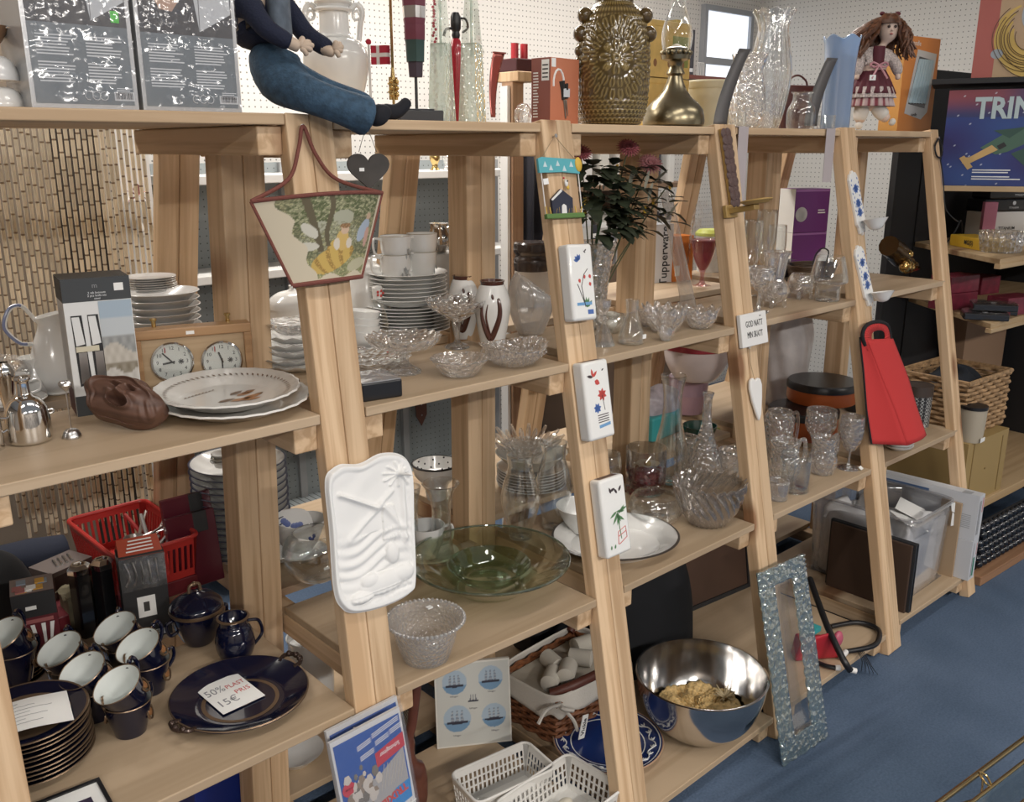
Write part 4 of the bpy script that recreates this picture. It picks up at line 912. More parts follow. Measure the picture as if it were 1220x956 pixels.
# ---- three flat ceramic water vases
GLZ=mat('white_glaze',(.84,.84,.82),rough=.15,coat=.5)
BL=mat('blue_print',(.07,.15,.42),rough=.35);RDp=mat('red_print',(.55,.07,.06),rough=.35);GNp=mat('green_decor',(.10,.22,.10),rough=.35);BKp=mat('black_decor',(.05,.035,.04),rough=.35);CYp=mat('pale_blue_decor',(.16,.35,.60),rough=.35)
def leafp(q,x,y,l,a,k,w=.28,z=.0003):
    c,s=cos(a),sin(a);pts=[(0,0),(l*.3,l*w*.5),(l*.65,l*w*.45),(l,0),(l*.65,-l*w*.45),(l*.3,-l*w*.5)]
    q.add([(x+p*c-r_*s,y+p*s+r_*c,z) for p,r_ in pts],[tuple(range(6))],k)
for n,(cu,cv,cn,lab) in enumerate([(694,337,[(675,293),(706,288),(711,379),(686,385)],'topmost flat white ceramic vase, with red bellflower print, on the third picture-post'),(714,477,[(693,433),(724,427),(734,520),(704,526)],'middle flat white ceramic vase, with red and blue leaf print'),(735,615,[(714,573),(743,565),(754,657),(724,666)],'lowest flat white ceramic vase, with green palm print')]):
    lab=lab.replace(', on the third picture-post','')
    M=legM(1,cu,cv,.034);t=thing('flat_vase',lab,'vase',M,'flat white vases on the trestle leg')
    p=[loc2(M,1,*c_,.034) for c_ in cn];w=((p[1]-p[0]).length+(p[2]-p[3]).length)/2;h=((p[0]-p[3]).length+(p[1]-p[2]).length)/2
    c0=(p[0]+p[1]+p[2]+p[3])/4;up_=((p[0]+p[1])/2-(p[2]+p[3])/2);R=T(c0.x,c0.y,0) @ rotz(atan2(up_.y,up_.x)-PI/2)
    q=MB();q.box(-w/2,w/2,-h/2,h/2,-.033,0,M=R);q.build('vase_body',GLZ,t,mods=[bevelmod(.007,4)])
    q=MB();q.box(-w*.36,w*.36,h/2-.0005,h/2+.0003,-.025,-.009,M=R);q.build('slot',mat('dark_slot',(.10,.06,.05)),t,smooth=False)
    q=MB();q.M=R
    if n==0:
        for a in (1.9,1.2,.7,2.5):leafp(q,-w*.12,h*.28,h*.09,a+.5,0,.5)
        q.tube([(w*.02,-h*.32,.0005),(-w*.08,-h*.05,.0005),(w*.05,h*.1,.0005),(w*.22,h*.17,.0005)],.0008,5,1);q.tube([(w*.02,-h*.3,.0005),(-w*.2,-h*.06,.0005),(-w*.24,-h*.02,.0005)],.0008,5,1)
        for (x,y) in ((.28,.10),(.27,0),(-.16,.05),(.05,.1)):leafp(q,w*x,h*y,h*.06,-1.3,2,.8)
        for a in (1.2,.7,2.0,1.6):leafp(q,w*.08,-h*.33,h*.14,a,3,.3)
        q.quad((-w*.32,-h*.30,.0004),(w*.3,-h*.30,.0004),(w*.3,-h*.26,.0004),(-w*.32,-h*.26,.0004),4);q.quad((w*.1,-h*.42,.0004),(w*.34,-h*.42,.0004),(w*.34,-h*.36,.0004),(w*.1,-h*.36,.0004),0)
        leafp(q,w*.15,h*.40,h*.05,.6,1,.4);leafp(q,w*.2,h*.38,h*.05,2.6,1,.4)
    elif n==1:
        for a in (.3,1.3,2.5):leafp(q,-w*.15,h*.30,h*.11,a+.4,2 if a<2 else 1,.35)
        leafp(q,-w*.1,h*.25,h*.10,-.5,2,.7);leafp(q,w*.2,h*.36,h*.05,.5,1,.4)
        for i in range(7):leafp(q,w*.13,h*.06,h*.085,.5+i*.9,5,.5)
        for i in range(7):leafp(q,-w*.10,-h*.10,h*.07,.2+i*.9,0,.55)
        q.tube([(w*.13,h*.05,.0005),(w*.18,-h*.14,.0005)],.0006,5,1)
        for i in range(4):q.quad((-w*.12,-h*(.20+i*.03),.0004),(w*.3,-h*(.195+i*.03),.0004),(w*.3,-h*(.183+i*.03),.0004),(-w*.12,-h*(.188+i*.03),.0004),1)
        q.quad((-w*.1,-h*.36,.0004),(w*.34,-h*.34,.0004),(w*.34,-h*.30,.0004),(-w*.1,-h*.32,.0004),4)
    else:
        for (x,y,a) in ((-.1,.30,1.9),(.2,.30,.9),(.14,.28,2.2),(-.12,.33,.3)):leafp(q,w*x,h*y,h*.09,a,1,.4)
        for i in range(9):leafp(q,w*(.05+.06*sin(i)),h*(.06-.02*(i % 3)),h*(.15+.03*(i % 2)),-2.7+i*.42,3,.22)
        q.tube([(w*.12,-h*.30,.0005),(w*.06,0,.0005)],.001,5,3)
        q.tube([(-w*.02,-h*.36,.0005),(w*.02,-h*.20,.0005),(w*.32,-h*.16,.0005),(w*.34,-h*.3,.0005),(w*.02,-h*.36,.0005)],.0008,5,2);q.tube([(w*.02,-h*.26,.0005),(w*.34,-h*.22,.0005)],.0008,5,2)
        leafp(q,-w*.32,-h*.40,h*.06,1.4,3,.5);leafp(q,-w*.18,-h*.40,h*.06,1.2,3,.5)
    q.build('painted_print',[BL,BKp,RDp,GNp,CYp,RDp],t,smooth=False)
    pin(t,R @ T(0,h*.42,-.032))
# ---- beaded candle bracket
M=legM(2,868,205,.003);t=thing('candle_bracket','wooden candle bracket with scalloped brown leather trim','candle holder',M)
def LQ(u,v,o=0):p=loc2(M,2,u,v);return Vector((p.x,p.y,o))
a,b=LQ(859,156),LQ(872,250);ax=(b-a);ln=ax.length;ax.normalize();sd=Vector((ax.y,-ax.x,0));
OCH=mat('ochre_wood',(.42,.27,.09),rough=.5);BLEA=mat('brown_leather',(.10,.06,.055),rough=.45)
q=MB();FR=frame(a,-sd if sd.x<0 else sd,-ax);q.box(-.016,.016,-ln,.004,0,.010,M=FR);q.build('back_board',OCH,t,smooth=False,mods=[bevelmod(.002)])
q=MB()
for i in range(11):
    for s in (-1,1):q.lathe([(1e-5,.004),(.012,.002),(.0135,0)],14,M=FR @ T(s*.008,-ln*(i+.5)/11.5,.0105+.002*(i % 2)))
q.build('leather_scallop',BLEA,t)
z0=LQ(866,250);z1=LQ(907,242)
q=MB();q.box(-.024,.024,-.022,.010,0,.012,M=T(z0.x,z0.y,0));q.box(-.012,.012,-.008,.006,.01,.085,M=T(z0.x,z0.y-.004,0));q.lathe([(1e-5,0),(.028,0),(.036,.006),(.040,.006),(.040,.010),(.026,.012),(1e-5,.010)],24,M=T(z0.x,z0.y+.002,.085) @ Matrix.Rotation(-PI/2,4,'X'));q.build('candle_cup',OCH,t,mods=[bevelmod(.002)])
# ---- sign
M=legM(2,892,392,.004);t=thing('text_sign','small white sign reading GOD NATT MIN SKATT','sign',M);k=ppm(M.translation)
p=[loc2(M,2,*c_) for c_ in ((876,374),(907,372),(909,411),(878,413))];w=((p[1]-p[0]).length+(p[2]-p[3]).length)/2;h=((p[0]-p[3]).length+(p[1]-p[2]).length)/2
R=T(*((p[0]+p[1]+p[2]+p[3])/4)[:2],0)
q=MB();q.box(-w/2,w/2,-h/2,h/2,0,.012,M=R);q.build('board',WHITE,t,smooth=False,mods=[bevelmod(.002)])
for i,s_ in enumerate(('GOD NATT','MIN SKATT')):text(s_,h*.27,R @ T(0,h*(.17-.33*i),.0125),INK,t,sx=.60 if i else .64)
text('min',h*.06,R @ T(w*.25,h*.38,.0125),INK,t)
# ---- white wooden drop heart
M=legM(2,901,478,.010);k=ppm(M.translation);t=thing('heart_ornament','long white wooden heart drop hanging below the GOD NATT sign','ornament',M)
def LQ(u,v,o=0):p=loc2(M,2,u,v,.010);return (p.x,p.y)
q=MB();q.prism([LQ(*p) for p in ((899,453),(896,450),(893,454),(893,464),(896,478),(901,494),(904,502),(906,494),(907,475),(907,458),(905,451),(902,450))],-.006,.004);q.build('drop',WHITE,t,mods=[bevelmod(.004,3)])
q=MB();q.tube([(*LQ(899,453),.0),(*LQ(896,433),-.005),(*LQ(895,414),-.006)],.0007,5);q.build('cord',mat('jute',(.33,.25,.16)),t);pin(t,T(*LQ(895,414),-.010))
# ---- blue and white wall candle holders
for n,(cu,cv,pts,cup) in enumerate([(1021,240,(203,281,1014,1028),(1033,262,15)),(1030,328,(292,366,1021,1038),(1042,349,14))]):
    M=legM(3,cu,cv,.006);k=ppm(M.translation);t=thing('wall_candle_holder',['upper','lower'][n]+' white porcelain wall candle holder with blue flower decor','candle holder',M,'blue and white wall candle holders')
    v0,v1=pts[0],pts[1]
    a=loc2(M,3,pts[2],v0,.006);b=loc2(M,3,pts[3],v1,.006);up_=a-b;h=up_.length*1.0;w=21*k;R=T(*((a+b)/2)[:2],0) @ rotz(atan2(up_.y,up_.x)-PI/2)
    pl=[(-w*.5,-h*.30),(-w*.5,h*.38),(-w*.30,h*.46),(-w*.18,h*.455),(0,h*.5),(w*.18,h*.455),(w*.30,h*.46),(w*.5,h*.38),(w*.5,-h*.30),(w*.34,-h*.36),(w*.30,-h*.46),(w*.1,-h*.43),(0,-h*.5),(-w*.1,-h*.43),(-w*.30,-h*.46),(-w*.34,-h*.36)]
    q=MB();q.prism(pl,-.006,.004,M=R);q.build('back_plate',GLZ,t,smooth=False,mods=[bevelmod(.0025,3)])
    q=MB();q.M=R
    for (y,s_) in ((.22,1),(.0,-1),(-.14,1)):
        for i in range(8):leafp(q,0,h*y,h*.08,i*.785+y*9,0,.55,.0045)
    for s_ in (-1,1):
        for i in range(9):leafp(q,s_*w*.36,h*(.34-.065*i),h*.05,PI/2+s_*.6*(-1)**i,0,.4,.0045)
    q.build('blue_decor',BL,t,smooth=False)
    c_=loc2(M,3,cup[0],cup[1],.05);rr=cup[2]*k
    q=MB();q.lathe(smoothprof([(1e-5,-rr*.9),(rr*.45,-rr*.75),(rr*.85,-rr*.2),(rr,0)],4)+[(rr*.93,0),(rr*.7,-rr*.3),(1e-5,-rr*.6)],28,M=R.inverted() @ T(0,0,0) if 0 else T((R @ Vector((w*.15,-h*.30,0))).x,(R @ Vector((0,-h*.27,0))).y,.004+rr*1.02) @ Matrix.Rotation(-PI/2,4,'X'))
    q.build('cup',GLZ,t)
# ---- red bottle bag
M=legM(3,1046,460,.012);t=thing('bottle_bag','red felt bottle bag with black trim hooked over the fourth trestle','bag',M);REDF=mat('red_felt',(.52,.035,.035),rough=.85);BLKF=mat('black_felt_trim',(.012,.010,.012),rough=.9)
def LB(u,v,o=0):p=loc2(M,3,u,v,.012);return (p.x,p.y,o)
o_=[(1022,402),(1024,393),(1033,385),(1046,384),(1055,389),(1054,399),(1064,420),(1071,460),(1082,517),(1058,530),(1048,520),(1036,529),(1030,470),(1026,430)]
i_=[(1034,408),(1034,396),(1044,393),(1049,398),(1046,408)]
q=MB();fr=[LB(u,v) for u,v in [(1027,412),(1060,408),(1071,460),(1083,518),(1060,530),(1044,470)]];bk=[LB(u,v,-.003) for u,v in [(1027,412),(1044,470),(1060,530),(1047,521),(1036,529),(1031,470)]]
def fp(a,b):
    p=Vector(fr[0]).lerp(Vector(fr[1]),a) if b<.001 else None
    l=[Vector(LB(*p_)) for p_ in ((1025,405),(1038,450),(1050,490),(1060,530))];r_=[Vector(LB(*p_)) for p_ in ((1056,404),(1070,450),(1076,485),(1083,518))]
    j=b*3;i=min(int(j),2);f=j-i;L0=l[i].lerp(l[i+1],f);R0_=r_[i].lerp(r_[i+1],f);p=L0.lerp(R0_,a);return (p.x,p.y,.02+.035*b+.01*sin(a*PI)*b)
q.grid(fp,10,20)
def sp(a,b):
    l=[Vector(LB(*p_)) for p_ in ((1023,402),(1027,440),(1031,490),(1037,529))];r_=[Vector(LB(*p_)) for p_ in ((1025,405),(1038,450),(1050,490),(1060,530))]
    j=b*3;i=min(int(j),2);f=j-i;L0=l[i].lerp(l[i+1],f);R0_=r_[i].lerp(r_[i+1],f);p=L0.lerp(R0_,a);return (p.x,p.y,.004+a*(.016+.035*b)-.014*sin(a*PI)*b)
q.grid(sp,8,20);q.build('bag_body',REDF,t,angle=30,mods=[('SOLIDIFY',dict(thickness=.002))])
q=MB()
hp=[LB(*p_,.012) for p_ in ((1026,412),(1023,400),(1027,389),(1038,384),(1050,386),(1055,394),(1057,408))]
q.tube(bez(hp,6),.006,8);q.tube([tuple(Vector(fp(1,i/20))+Vector((0,0,0))) for i in range(21)],.0022,6);q.tube([tuple(Vector(sp(0,i/20))) for i in range(21)],.0028,6);q.build('black_trim',BLKF,t)
# handle web (red felt between the trim and the hand hole)
q=MB()
oo=bez([Vector(p_) for p_ in hp],4);ii=bez([Vector(LB(*p_,.013)) for p_ in ((1034,410),(1033,401),(1035,396),(1041,394),(1047,395),(1049,400),(1048,409))],4)
for i in range(len(oo)-1):q.quad(tuple(oo[i]),tuple(oo[i+1]),tuple(ii[i+1]),tuple(ii[i]))
q.quad(LB(1026,412,.013),LB(1057,408,.013),LB(1056,415,.018),LB(1027,418,.018));q.build('handle',REDF,t,mods=[('SOLIDIFY',dict(thickness=.002))])
# ---- black cord loop on the last trestle
M=legM(4,1117,180,.004);t=thing('cord_loop','looped black cord hanging on the last trestle leg','cord',M)
def LC(u,v,o=.004):p=loc2(M,4,u,v);return (p.x,p.y,o)
q=MB();q.tube(bez([LC(1115,166),LC(1111,175),LC(1113,186),LC(1118,188),LC(1120,178),LC(1117,167),LC(1115,166)],6),.003,8);q.tube(bez([LC(1117,188),LC(1121,215),LC(1122,245,.006),LC(1127,258,.012),LC(1136,265,.012)],6),.0022,8);q.build('cord',BLACKP,t);pin(t,T(*LC(1115,165,.002)))
# ================================================================== left bay, second shelf
z2=bz(-1,1)
A=onz(93,497,z2);B=onz(171,486,z2);M,w=boxM(A,B);H=zat(A,334)-A.z
k=ppm(A);Cc=onz(75,470,z2);D_=(M.inverted() @ Cc).y
t=thing('knife_box','upright white and charcoal gift box with two knives in a window','box',M)
CH=mat('charcoal_card',(.045,.05,.055),rough=.5);WC=mat('white_card',(.72,.73,.73),rough=.5)
D_=.085
q=MB();q.box(0,w,0,D_,0,H,0);zl=H*.835
rectf(q,-.0003,w+.0003,zl,H+.0004,1);q.quad((-.0005,D_,zl),(-.0005,0,zl),(-.0005,0,H),(-.0005,D_,H),1);q.quad((0,0,H+.0005),(w,0,H+.0005),(w,D_,H+.0005),(0,D_,H+.0005),1)
rectf(q,0,w*.62,0,H*.15,1);rectf(q,w*.68,w*.96,.004,H*.15,5);barcode(q,w*.70,w*.94,.006,H*.14,5,4,-.0008)
for i,(x,y) in enumerate(((.10,.72),(.34,.72))):     # dark window slots and blades
    q.add([(w*x,-.0006,H*.22),(w*(x+.18),-.0006,H*.24),(w*(x+.14),-.0006,H*.74),(w*(x-.02),-.0006,H*.74)],[(0,1,2,3)],4)
    q.add([(w*(x+.02),-.0012,H*.24),(w*(x+.15),-.0012,H*.26),(w*(x+.15),-.0012,H*.47),(w*(x+.03),-.0012,H*.47)],[(0,1,2,3)],3)
    q.add([(w*(x+.01),-.0012,H*.52),(w*(x+.14),-.0012,H*.53),(w*(x+.10),-.0012,H*.73),(w*(x-.01),-.0012,H*.73)],[(0,1,2,3)],0)
rectf(q,w*.10,w*.44,H*.475,H*.515,6,-.0016)
for i in range(22):q.quad((-.0006,D_*.85,H*(.24+.025*i)),(-.0006,D_*.25,H*(.235+.025*i)),(-.0006,D_*.25,H*(.245+.025*i)),(-.0006,D_*.85,H*(.25+.025*i)),7)
q.quad((-.0006,D_*.9,0),(-.0006,D_*.1,0),(-.0006,D_*.1,H*.2),(-.0006,D_*.9,H*.2),8)
rectf(q,w*.76,w*.90,H*.90,H*.955,5,-.001)
q.build('carton',[WC,CH,DK,STEEL,INK,TAGW,mat('cream_strip',(.62,.58,.45)),LG,mat('dark_red_print',(.09,.025,.025))],t,smooth=False)
def land(a,b):
    n=.06*sin(a*23+4*b)*sin(b*31)
    if b>.80:return (.36,.45,.54)
    if b>.62:return (.50,.54,.57)
    if b>.48+.06*sin(a*5):return (.30+n,.31+n,.31+n)
    if b>.30:return (.50+n,.47+n,.42+n)
    if b>.22+.04*sin(a*7):return (.26+n,.23+n,.18+n)
    return (.55+n,.53+n,.50+n)
q=MB();q.grid(lambda a,b:(w*(.50+.49*a),-.0009,H*(.16+.67*b)),24,40,colf=land);q.build('landscape_print',colmat('printed_sheet',.5),t)
q=MB();q.lathe([(1e-5,-.0009),(w*.14,-.0009),(w*.14,-.0016),(1e-5,-.0016)],32,M=T(w*.42,0,H*.075) @ Matrix.Rotation(-PI/2,4,'X') @ Matrix.Diagonal((1.2,.62,-1,1)));q.build('red_oval',mat('logo_red',(.62,.05,.04),rough=.4),t)
text('MATE',H*.045,front(w*.42,-.0019,H*.075),TAGW,t,bold=.0003);
for i,s_ in enumerate(('2 stk knivsett','2 pcs knife set','steel')):text(s_,H*.022,front(w*.5,-.0008,H*(.895-.021*i)),TXT,t)
text('m',H*.05,front(w*.48,-.0008,H*.945),mat('grey_print_ink',(.25,.26,.27)),t)
# ---- chess clock
A=onz(168,475,z2);B=onz(304,460,z2);M,w=boxM(A,B);H=zat(A,395)-A.z;t=thing('chess_clock','light wooden chess clock with two white dials','clock',M)
OAK=woodmat('light_oak',(.42,.25,.125),(.34,.19,.09),axis=0,sc=1.2,rough=.4);OAKP=woodmat('pale_oak_veneer',(.50,.36,.22),(.44,.31,.18),axis=0,sc=1.4,rough=.45)
q=MB();q.box(0,w,.004,.035,0,H,0)
for a in ((0,w,0,H*.10),(0,w,H*.86,H)):q.box(a[0],a[1],-.006,.006,a[2],a[3],0)
for a in ((0,w*.05),(w*.93,w)):q.box(a[0],a[1],-.006,.006,H*.1,H*.86,0)
q.build('case',OAK,t,smooth=False,mods=[bevelmod(.002)])
q=MB();q.box(w*.05,w*.93,.001,.004,H*.10,H*.86);q.build('front_panel',OAKP,t,smooth=False)
DIAL=mat('dial_white',(.80,.80,.76),rough=.4)
for n,(u,v,hh,mh) in enumerate(((205.5,431.5,8.75,53),(264.5,429.5,11.4,30))):
    p=M.inverted() @ onplane(u,v,A,Vector((M[0][1],M[1][1],0)));r=23.5*ppm(A);ctr=(p.x,0,p.z)
    Q=front(p.x,.001,p.z)
    q=MB();q.lathe([(r*.93,0),(r*1.04,0),(r*1.04,.004),(r*.97,.006),(r*.93,.004)],40,M=Q,capb=False);bz_=q.build('bezel',CHROME,t)
    q=MB();q.lathe([(1e-5,.0012),(r*.96,.0012),(r*.96,0)],40,M=Q);dl=q.build('dial',DIAL,t)
    q=MB();q.lathe([(1e-5,.006),(r*.5,.0055),(r*.93,.004)],32,M=Q);q.build('dial_glass',CLEAR,t)
    for h_ in range(1,13):text(str(h_),r*.26,Q @ T(r*.72*sin(h_*PI/6),r*.72*cos(h_*PI/6),.0015),INK,dl,'numeral')
    for ang,l_,ww in ((hh/12*2*PI,r*.48,.0016),(mh/60*2*PI,r*.68,.0012)):
        q=MB();q.box(-ww,ww,-r*.12,l_,.0022,.003,M=Q @ rotz(-ang));q.build('clock_hand',INK,t,smooth=False)
    q=MB();q.box(-.0008,.0008,0,r*.28,.0022,.003,M=Q @ T(-r*.32,r*.50,0));q.build('flag',mat('dial_red',(.5,.03,.03)),t,smooth=False)
    q=MB()
    for a_ in range(4):q.box(-.0008,.0008,-r*.14,r*.14,.002,.0024,M=Q @ T(r*.42,0,0) @ rotz(a_*PI/4+n*.2))
    q.build('tick_wheel',INK,t,smooth=False)
text('04.25.08',H*.07,front(w*.49,-.0004,H*.20),INK,t)
q=MB();q.box(w*.43,w*.50,-.0066,-.006,H*.90,H*.95);q.build('sticker',TAGW,t,smooth=False)
for x in (.18,.82):q=MB();q.lathe([(.004,H),(.004,H+.012),(.006,H+.012),(.006,H+.016),(1e-5,H+.017)],14,M=T(w*x,.025,0));q.build('button',BRASS,t)
# ---- carved face mask
C=onz(153,516,z2);k=ppm(C);M=T(C.x,C.y,C.z) @ rotz(.25);t=None
def mask(a,b):
    x=(a-.5)*2;y=(b-.5)*2;rr=hypot(x*.95,y*1.05);h=.75*max(0,1-rr**2.4)**.5
    def g(cx,cy,sx,sy,hh):return hh*exp(-((x-cx)/sx)**2-((y-cy)/sy)**2)
    h += g(.08,.14,.065,.20,.34)+g(.08,-.03,.13,.09,.30)                         # nose
    h += g(-.20,-.04,.13,.15,.26)+g(.36,-.04,.13,.15,.26)                        # cheeks
    h -= g(-.13,.26,.085,.06,.26)+g(.29,.26,.085,.06,.26)                        # eyes
    h += g(-.14,.40,.15,.055,.24)+g(.30,.40,.15,.055,.24)                        # brows
    h -= g(.08,-.38,.19,.16,.62);h += .26*exp(-((hypot((x-.08)/.27,(y+.36)/.26)-1)/.17)**2)   # open mouth and lips
    h += .22*exp(-((rr-.74)/.06)**2)*smoothstep(-.1,.4,y)                         # hood edge
    h += .07*sin(x*30+y*9)*smoothstep(.5,.7,abs(x))*smoothstep(.1,-.3,y)        # curls
    h += .06*sin(y*34+x*5)*smoothstep(.45,.6,y)*(rr>.78)
    return h
Rvm=Vector((RT.x,RT.y,0)).normalized();aw=away(C);yd=(aw*.72+Vector((0,0,.70))).normalized()
M=frame(C+yd*31*k+Vector((0,0,13*k)),Rvm,yd) @ rotz(-.24)
def msk(a,b):
    r_,th=b*1.16,a*2*PI;x=r_*cos(th);y=r_*sin(th);s=1.0+.07*sin(5*th+.5)+(.16*max(0,cos(th-2.75))**6+.22*max(0,cos(th+.45))**8)
    if r_>1:return (x*46*k*s/r_,y*29*k*s/r_,-14*k*(r_-1)/.16)
    return (x*46*k*s,y*29*k*s,mask(.5+x/2,.5+y/2)*30*k)
q=MB();q.grid(lambda a,b:msk(a,b),130,64)
o=q.build('carved_mask',woodmat('carved_wood',(.15,.078,.055),(.085,.042,.03),axis=0,rough=.5),angle=60)
tag(o,'dark carved wooden face with open mouth lying before the knife box','carving',M)
# ---- heart card holder
C=onz(86,521,z2);k=ppm(C);t=thing('card_holder','little steel place card holder topped with a heart','card holder',C);z=lambda v:zat(C,v)-C.z
q=MB();q.lathe(smoothprof([(11*k,0),(10.5*k,3*k),(7*k,9*k),(1e-4,11.5*k)],4),24);q.build('foot',STEEL,t)
q=MB();q.tube([(0,0,11*k),(0,0,z(463))],.8*k,6);q.build('stem',STEEL,t)
q=MB();Hm=T(0,0,z(459)) @ rotz(-.4)
for s in (-1,1):q.ball((s*3.0*k,0,1*k),4.5*k,M=Hm,sq=(1,.6,1))
q.lathe([(1e-5,-9*k),(4.4*k,-3.6*k),(7.1*k,-.4*k),(6*k,2*k),(1e-5,4*k)],16,M=Hm @ Matrix.Diagonal((1,.6,1,1)));q.build('heart',STEEL,t)
# ---- silver flask, mug and silver ware at the left edge
C=onz(36.5,525,z2);k=ppm(C);t=thing('silver_flask','mirror-bright round shouldered silver flask','flask',C);z=lambda v:zat(C,v)-C.z
q=MB();q.lathe(smoothprof([(22*k,0),(24.5*k,2*k),(25*k,10*k),(24.5*k,z(500)),(22.5*k,z(486)),(16*k,z(475)),(9*k,z(470)),(7.5*k,z(466)),(7.5*k,z(455)),(10*k,z(452)),(10*k,z(449))],5)+[(7*k,z(449)),(6*k,z(460))],48);q.build('flask_body',CHROME,t)
q=MB();q.tube(bez([(24*k,0,z(498)),(29*k,-2*k,z(496)),(28*k,-2*k,z(492)),(23*k,0,z(493))],4),1.2*k,6);q.build('hook',STEEL,t)
C=onz(-14,536,z2);k=ppm(C);z=lambda v:zat(C,v)-C.z;t=thing('silver_mug','silver mug at the left picture edge beside the round flask','mug',C)
q=MB();q.lathe([(1e-5,0),(18*k,0),(18*k,z(492)),(17*k,z(492)),(17*k,.004),(1e-5,.004)],36);q.build('mug_body',CHROME,t)
q=MB();q.tube(bez([(17*k,0,z(502)),(26*k,0,z(505)),(26*k,0,z(515)),(17*k,0,z(520))],5),1.6*k,8);q.build('mug_handle',CHROME,t)
C=onz(13,500,z2);k=ppm(C);z=lambda v:zat(C,v)-C.z;q=MB()
q.lathe(smoothprof([(9*k,0),(5*k,6*k),(6*k,16*k),(11*k,z(455)),(12*k,z(442)),(7*k,z(432))],4)+[(6*k,z(432)),(10*k,z(445))],10);tag(q.build('silver_vase',CHROME),'faceted silver vase behind the round flask','vase',C)
C=onz(10,480,z2);k=ppm(C);q=MB();z=lambda v:zat(C,v)-C.z
q.grid(lambda a,b:((a-.5)*62*k*(1-(2*b-1)**2)**.5,-.01+.02*b,10*k+(b*40+8*(2*a-1)**2)*k),14,12);q.lathe([(1e-5,0),(9*k,0),(5*k,8*k),(4*k,22*k)],14)
tag(q.build('leaf_dish',CRYST,mods=[('SOLIDIFY',dict(thickness=.004))]),'pressed glass leaf dish leaning behind the silver ware','dish',C)
def cupmesh(q,r,h,wall=.0025,foot=.55,k0=0,k1=None):
    q.lathe([(1e-5,.002),(r*foot*.9,.002),(r*foot,0),(r*foot,.003),(r*.86,h*.45),(r*.97,h*.85),(r,h)],32,k=k0,capb=False)
    q.lathe([(r,h),(r-wall,h),(r*.94-wall,h*.8),(r*.8-wall,h*.4),(r*foot*.8,.006),(1e-5,.005)],32,k=k0 if k1 is None else k1,capb=False)
C=ctop(16,.33,z2);k=ppm(C);t=thing('teacup','white teacup with thin gold rim at the left edge, before the bead curtain','cup',C)
q=MB();q.lathe([(1e-5,0),(26*k,.001),(38*k,.012),(37*k,.014),(25*k,.004),(1e-5,.004)],32);q.build('saucer',CERG,t)
q=MB();q.M=T(0,0,.005);cupmesh(q,21*k,33*k);q.build('cup_body',CERG,t)
q=MB();q.tube(bez([(19*k,-4*k,27*k),(30*k,-6*k,28*k),(30*k,-6*k,16*k),(17*k,-4*k,12*k)],6),1.4*k,8);q.build('cup_handle',CERG,t)
BLUE=mat('cobalt_decor',(.03,.06,.25),rough=.2)
C=ctop(46,.38,z2);k=ppm(C);t=thing('sugar_pot','white creamer with blue flower and looped handle left of the tall jug','pot',C);z=lambda v:zat(C,v)-C.z
q=MB();q.lathe(smoothprof([(12*k,0),(17*k,8*k),(20*k,22*k),(16*k,38*k),(18*k,46*k)],4)+[(17*k,46*k),(14*k,36*k)],32);q.build('pot_body',CERW,t)
q=MB();q.tube(bez([(-14*k,-8*k,12*k),(-24*k,-12*k,16*k),(-22*k,-12*k,34*k),(-13*k,-8*k,36*k)],6),1.6*k,8);q.build('pot_handle',CERW,t)
q=MB()
for a in range(6):q.ball((4*k+3*k*cos(a),-18.6*k,30*k+3*k*sin(a)),2*k,sq=(1,.4,1))
q.build('blue_flower',BLUE,t)
C=onz(70,468,z2);k=ppm(C);t=thing('porcelain_jug','tall white porcelain jug with blue and white looped handle','jug',C);z=lambda v:zat(C,v)-C.z
q=MB();q.lathe(smoothprof([(15*k,0),(17*k,2*k),(16*k,5*k),(24*k,z(450)),(26*k,z(432)),(21*k,z(410)),(14.5*k,z(394)),(13*k,z(384)),(17*k,z(375))],5)+[(15.5*k,z(375)),(11*k,z(386))],40,flute=lambda t_,i,r,z_:(r*(1+.30*smoothstep(z(388),z(374),z_)*max(0,cos(t_+.4))**4),z_+.006*smoothstep(z(388),z(374),z_)*cos(t_+.4)));q.build('jug_body',CERW,t)
q=MB();hb=bez([(-21*k,0,z(407)),(-34*k,-1*k,z(404)),(-47*k,-1*k,z(385)),(-40*k,0,z(365)),(-28*k,0,z(361)),(-19*k,0,z(372)),(-14*k,0,z(381))],7);q.tube(hb,2.4*k,10);h_=q.build('jug_handle',CERW,t)
q=MB();q.tube([p+Vector((-1.2*k,-1.2*k,.6*k)) for p in hb[3:30]],1.8*k,8);q.build('blue_stripe',mat('soft_blue_decor',(.22,.26,.42),rough=.2),h_)
q=MB();
for (dx,v) in ((20,432),(19,446),(21,450)):q.ball((dx*k*.9,-14*k,z(v)),2.4*k,sq=(.7,.5,1.4))
q.build('blue_flower',BLUE,t)
